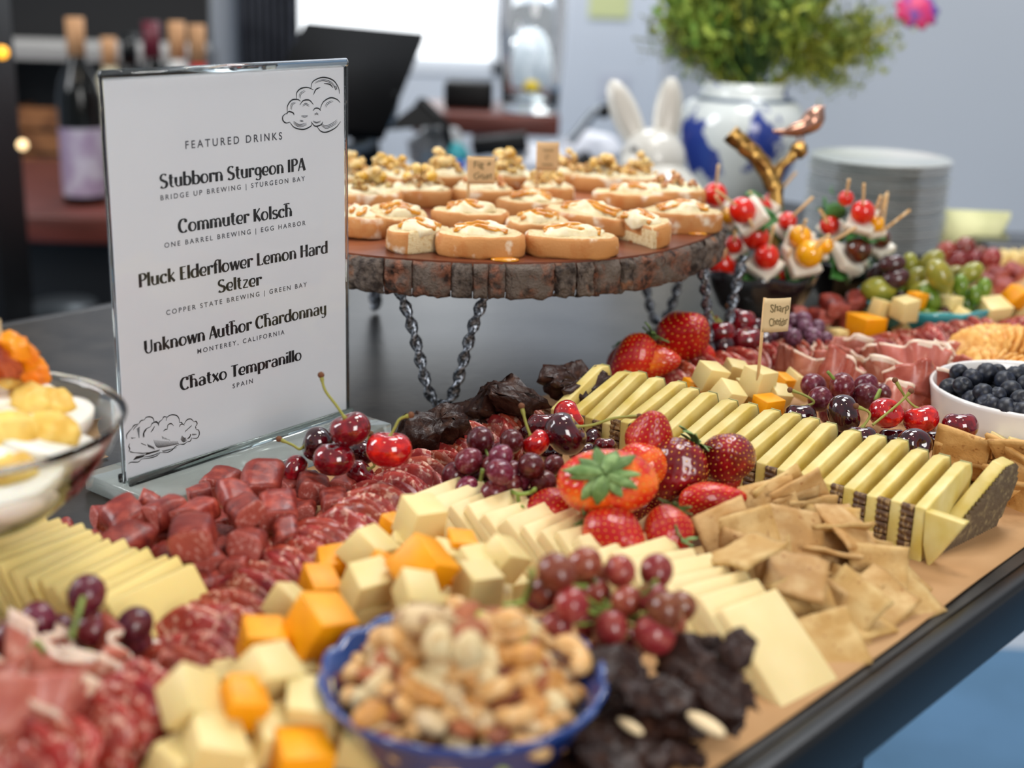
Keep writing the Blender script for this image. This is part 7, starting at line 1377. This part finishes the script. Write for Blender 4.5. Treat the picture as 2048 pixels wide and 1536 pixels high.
# clutter on the service counter
M_whp = mat('white_paper_sheet', '#d8dae2', .6); M_pinkp = mat('pink_card', '#b98a94', .6)
def blob(px, py, yy, wpx, hpx, dpx, m_, name, label, cat, n=2):
    p = at_y(px, py, yy); w_ = (p - CAM).dot(FW) / FPX; v = [Vector((k[0] * wpx * w_, k[1] * dpx * w_, k[2] * hpx * w_)) + noise.noise_vector(Vector(k) * n + Vector((px, 0, 0))) * hpx * w_ * .35 for k in b2]; o = ob(name, mesh(name, v, b2f, m_), None, p); lab(o, label, cat)
def boxat(px, py, yy, wpx, hpx, dm, rz_, m_, name, label, cat, ry=0):
    p = at_y(px, py, yy); w_ = (p - CAM).dot(FW) / FPX; q = bevel(MB().box(0, 0, 0, wpx * w_, dm, hpx * w_).me(name, m_), .003); o = ob(name, q); o.location = p; o.rotation_euler = (0, ry, rz_); lab(o, label, cat)
boxat(975, 268, 2.50, 62, 66, .006, .1, M_pinkp, 'picture_card', 'pink and white printed card under the raised shelf', 'card', .06)
boxat(1000, 288, 2.30, 110, 34, .05, 0, M_blackp, 'card_terminal', 'black handheld card terminal on the service counter', 'terminal', -.14)
blob(1080, 330, 2.32, 70, 40, 40, M_whp, 'white_bag', 'crumpled white paper bag on the service counter', 'bag')
blob(1180, 300, 2.38, 66, 34, 40, M_whp, 'white_cloth', 'white cloth heap behind the second flag', 'cloth')
blob(870, 300, 2.35, 55, 45, 40, mat('grey_box', '#9a9c9e', .6), 'grey_bag', 'grey plastic bag beside the register stand', 'bag')
blob(915, 310, 2.15, 20, 24, 20, mat('teal_cap', '#2c8c94', .4), 'teal_bottle', 'small teal-capped blue bottle behind the toasts', 'bottle'); blob(915, 330, 2.14, 18, 12, 18, mat('blue_cap', '#1c3ca4', .4), 'blue_sponge', 'small blue sponge behind the toasts', 'sponge')
boxat(1160, 335, 2.2, 60, 40, .05, 0, M_blackp, 'black_device', 'small black device behind the second flag', 'device', -.6)
v, f = tube(spline([at_y(1140, 285, 2.3), at_y(1165, 255, 2.3), at_y(1190, 225, 2.3), at_y(1208, 222, 2.3)], 5), .008, 8); o = ob('grey_cable', mesh('cb', v, f, M_steel)); lab(o, 'thick grey cable with black plug before the wall', 'cable'); v, f = sph(10, 8); ob('plug', mesh('pg', [at_y(1208, 223, 2.3) + Vector(p) * .012 for p in v], f, M_blackp), o)
for (x0, x1, y0_, y1_, yy, l, m_) in ((1178, 1262, -30, 36, 4.16, 'pale yellow note taped on the far wall', mat('yellow_note', '#c8cc94', .7)), (1200, 1262, 152, 200, 4.16, 'faint grey notice on the far wall', mat('grey_notice', '#b9bcc6', .7))):
    a, b_ = at_y(x0, y1_, yy), at_y(x1, y0_, yy); o = ob('wall_note', MB().box(0, 0, 0, b_.x - a.x, .003, b_.z - a.z).me('note', m_)); o.location = (a + b_) / 2; o.location.y = 4.197; lab(o, l, 'note')
# dark grey curtain beside the window
a, b_ = at_y(480, 200, 4.05), at_y(600, 0, 4.05); vs_ = []; n = 60
for i in range(n + 1):
    x = a.x + (b_.x - a.x) * i / n; y = 4.05 + .03 * math.sin(i * .9)
    vs_ += [(x, y, FL + .02), (x, y, 1.35)]
fs_ = [(2 * i, 2 * i + 2, 2 * i + 3, 2 * i + 1) for i in range(n)]
lab(ob('curtain', solid(mesh('curtain', vs_, fs_, mat('dark_grey_curtain', '#3c3e46', .9, '#2a2c34', 10)), .004)), 'dark grey pleated curtain at the side of the bright window', 'curtain')
finish_labels()
for o in COL.objects:
    if '_c' in o: del o['_c']
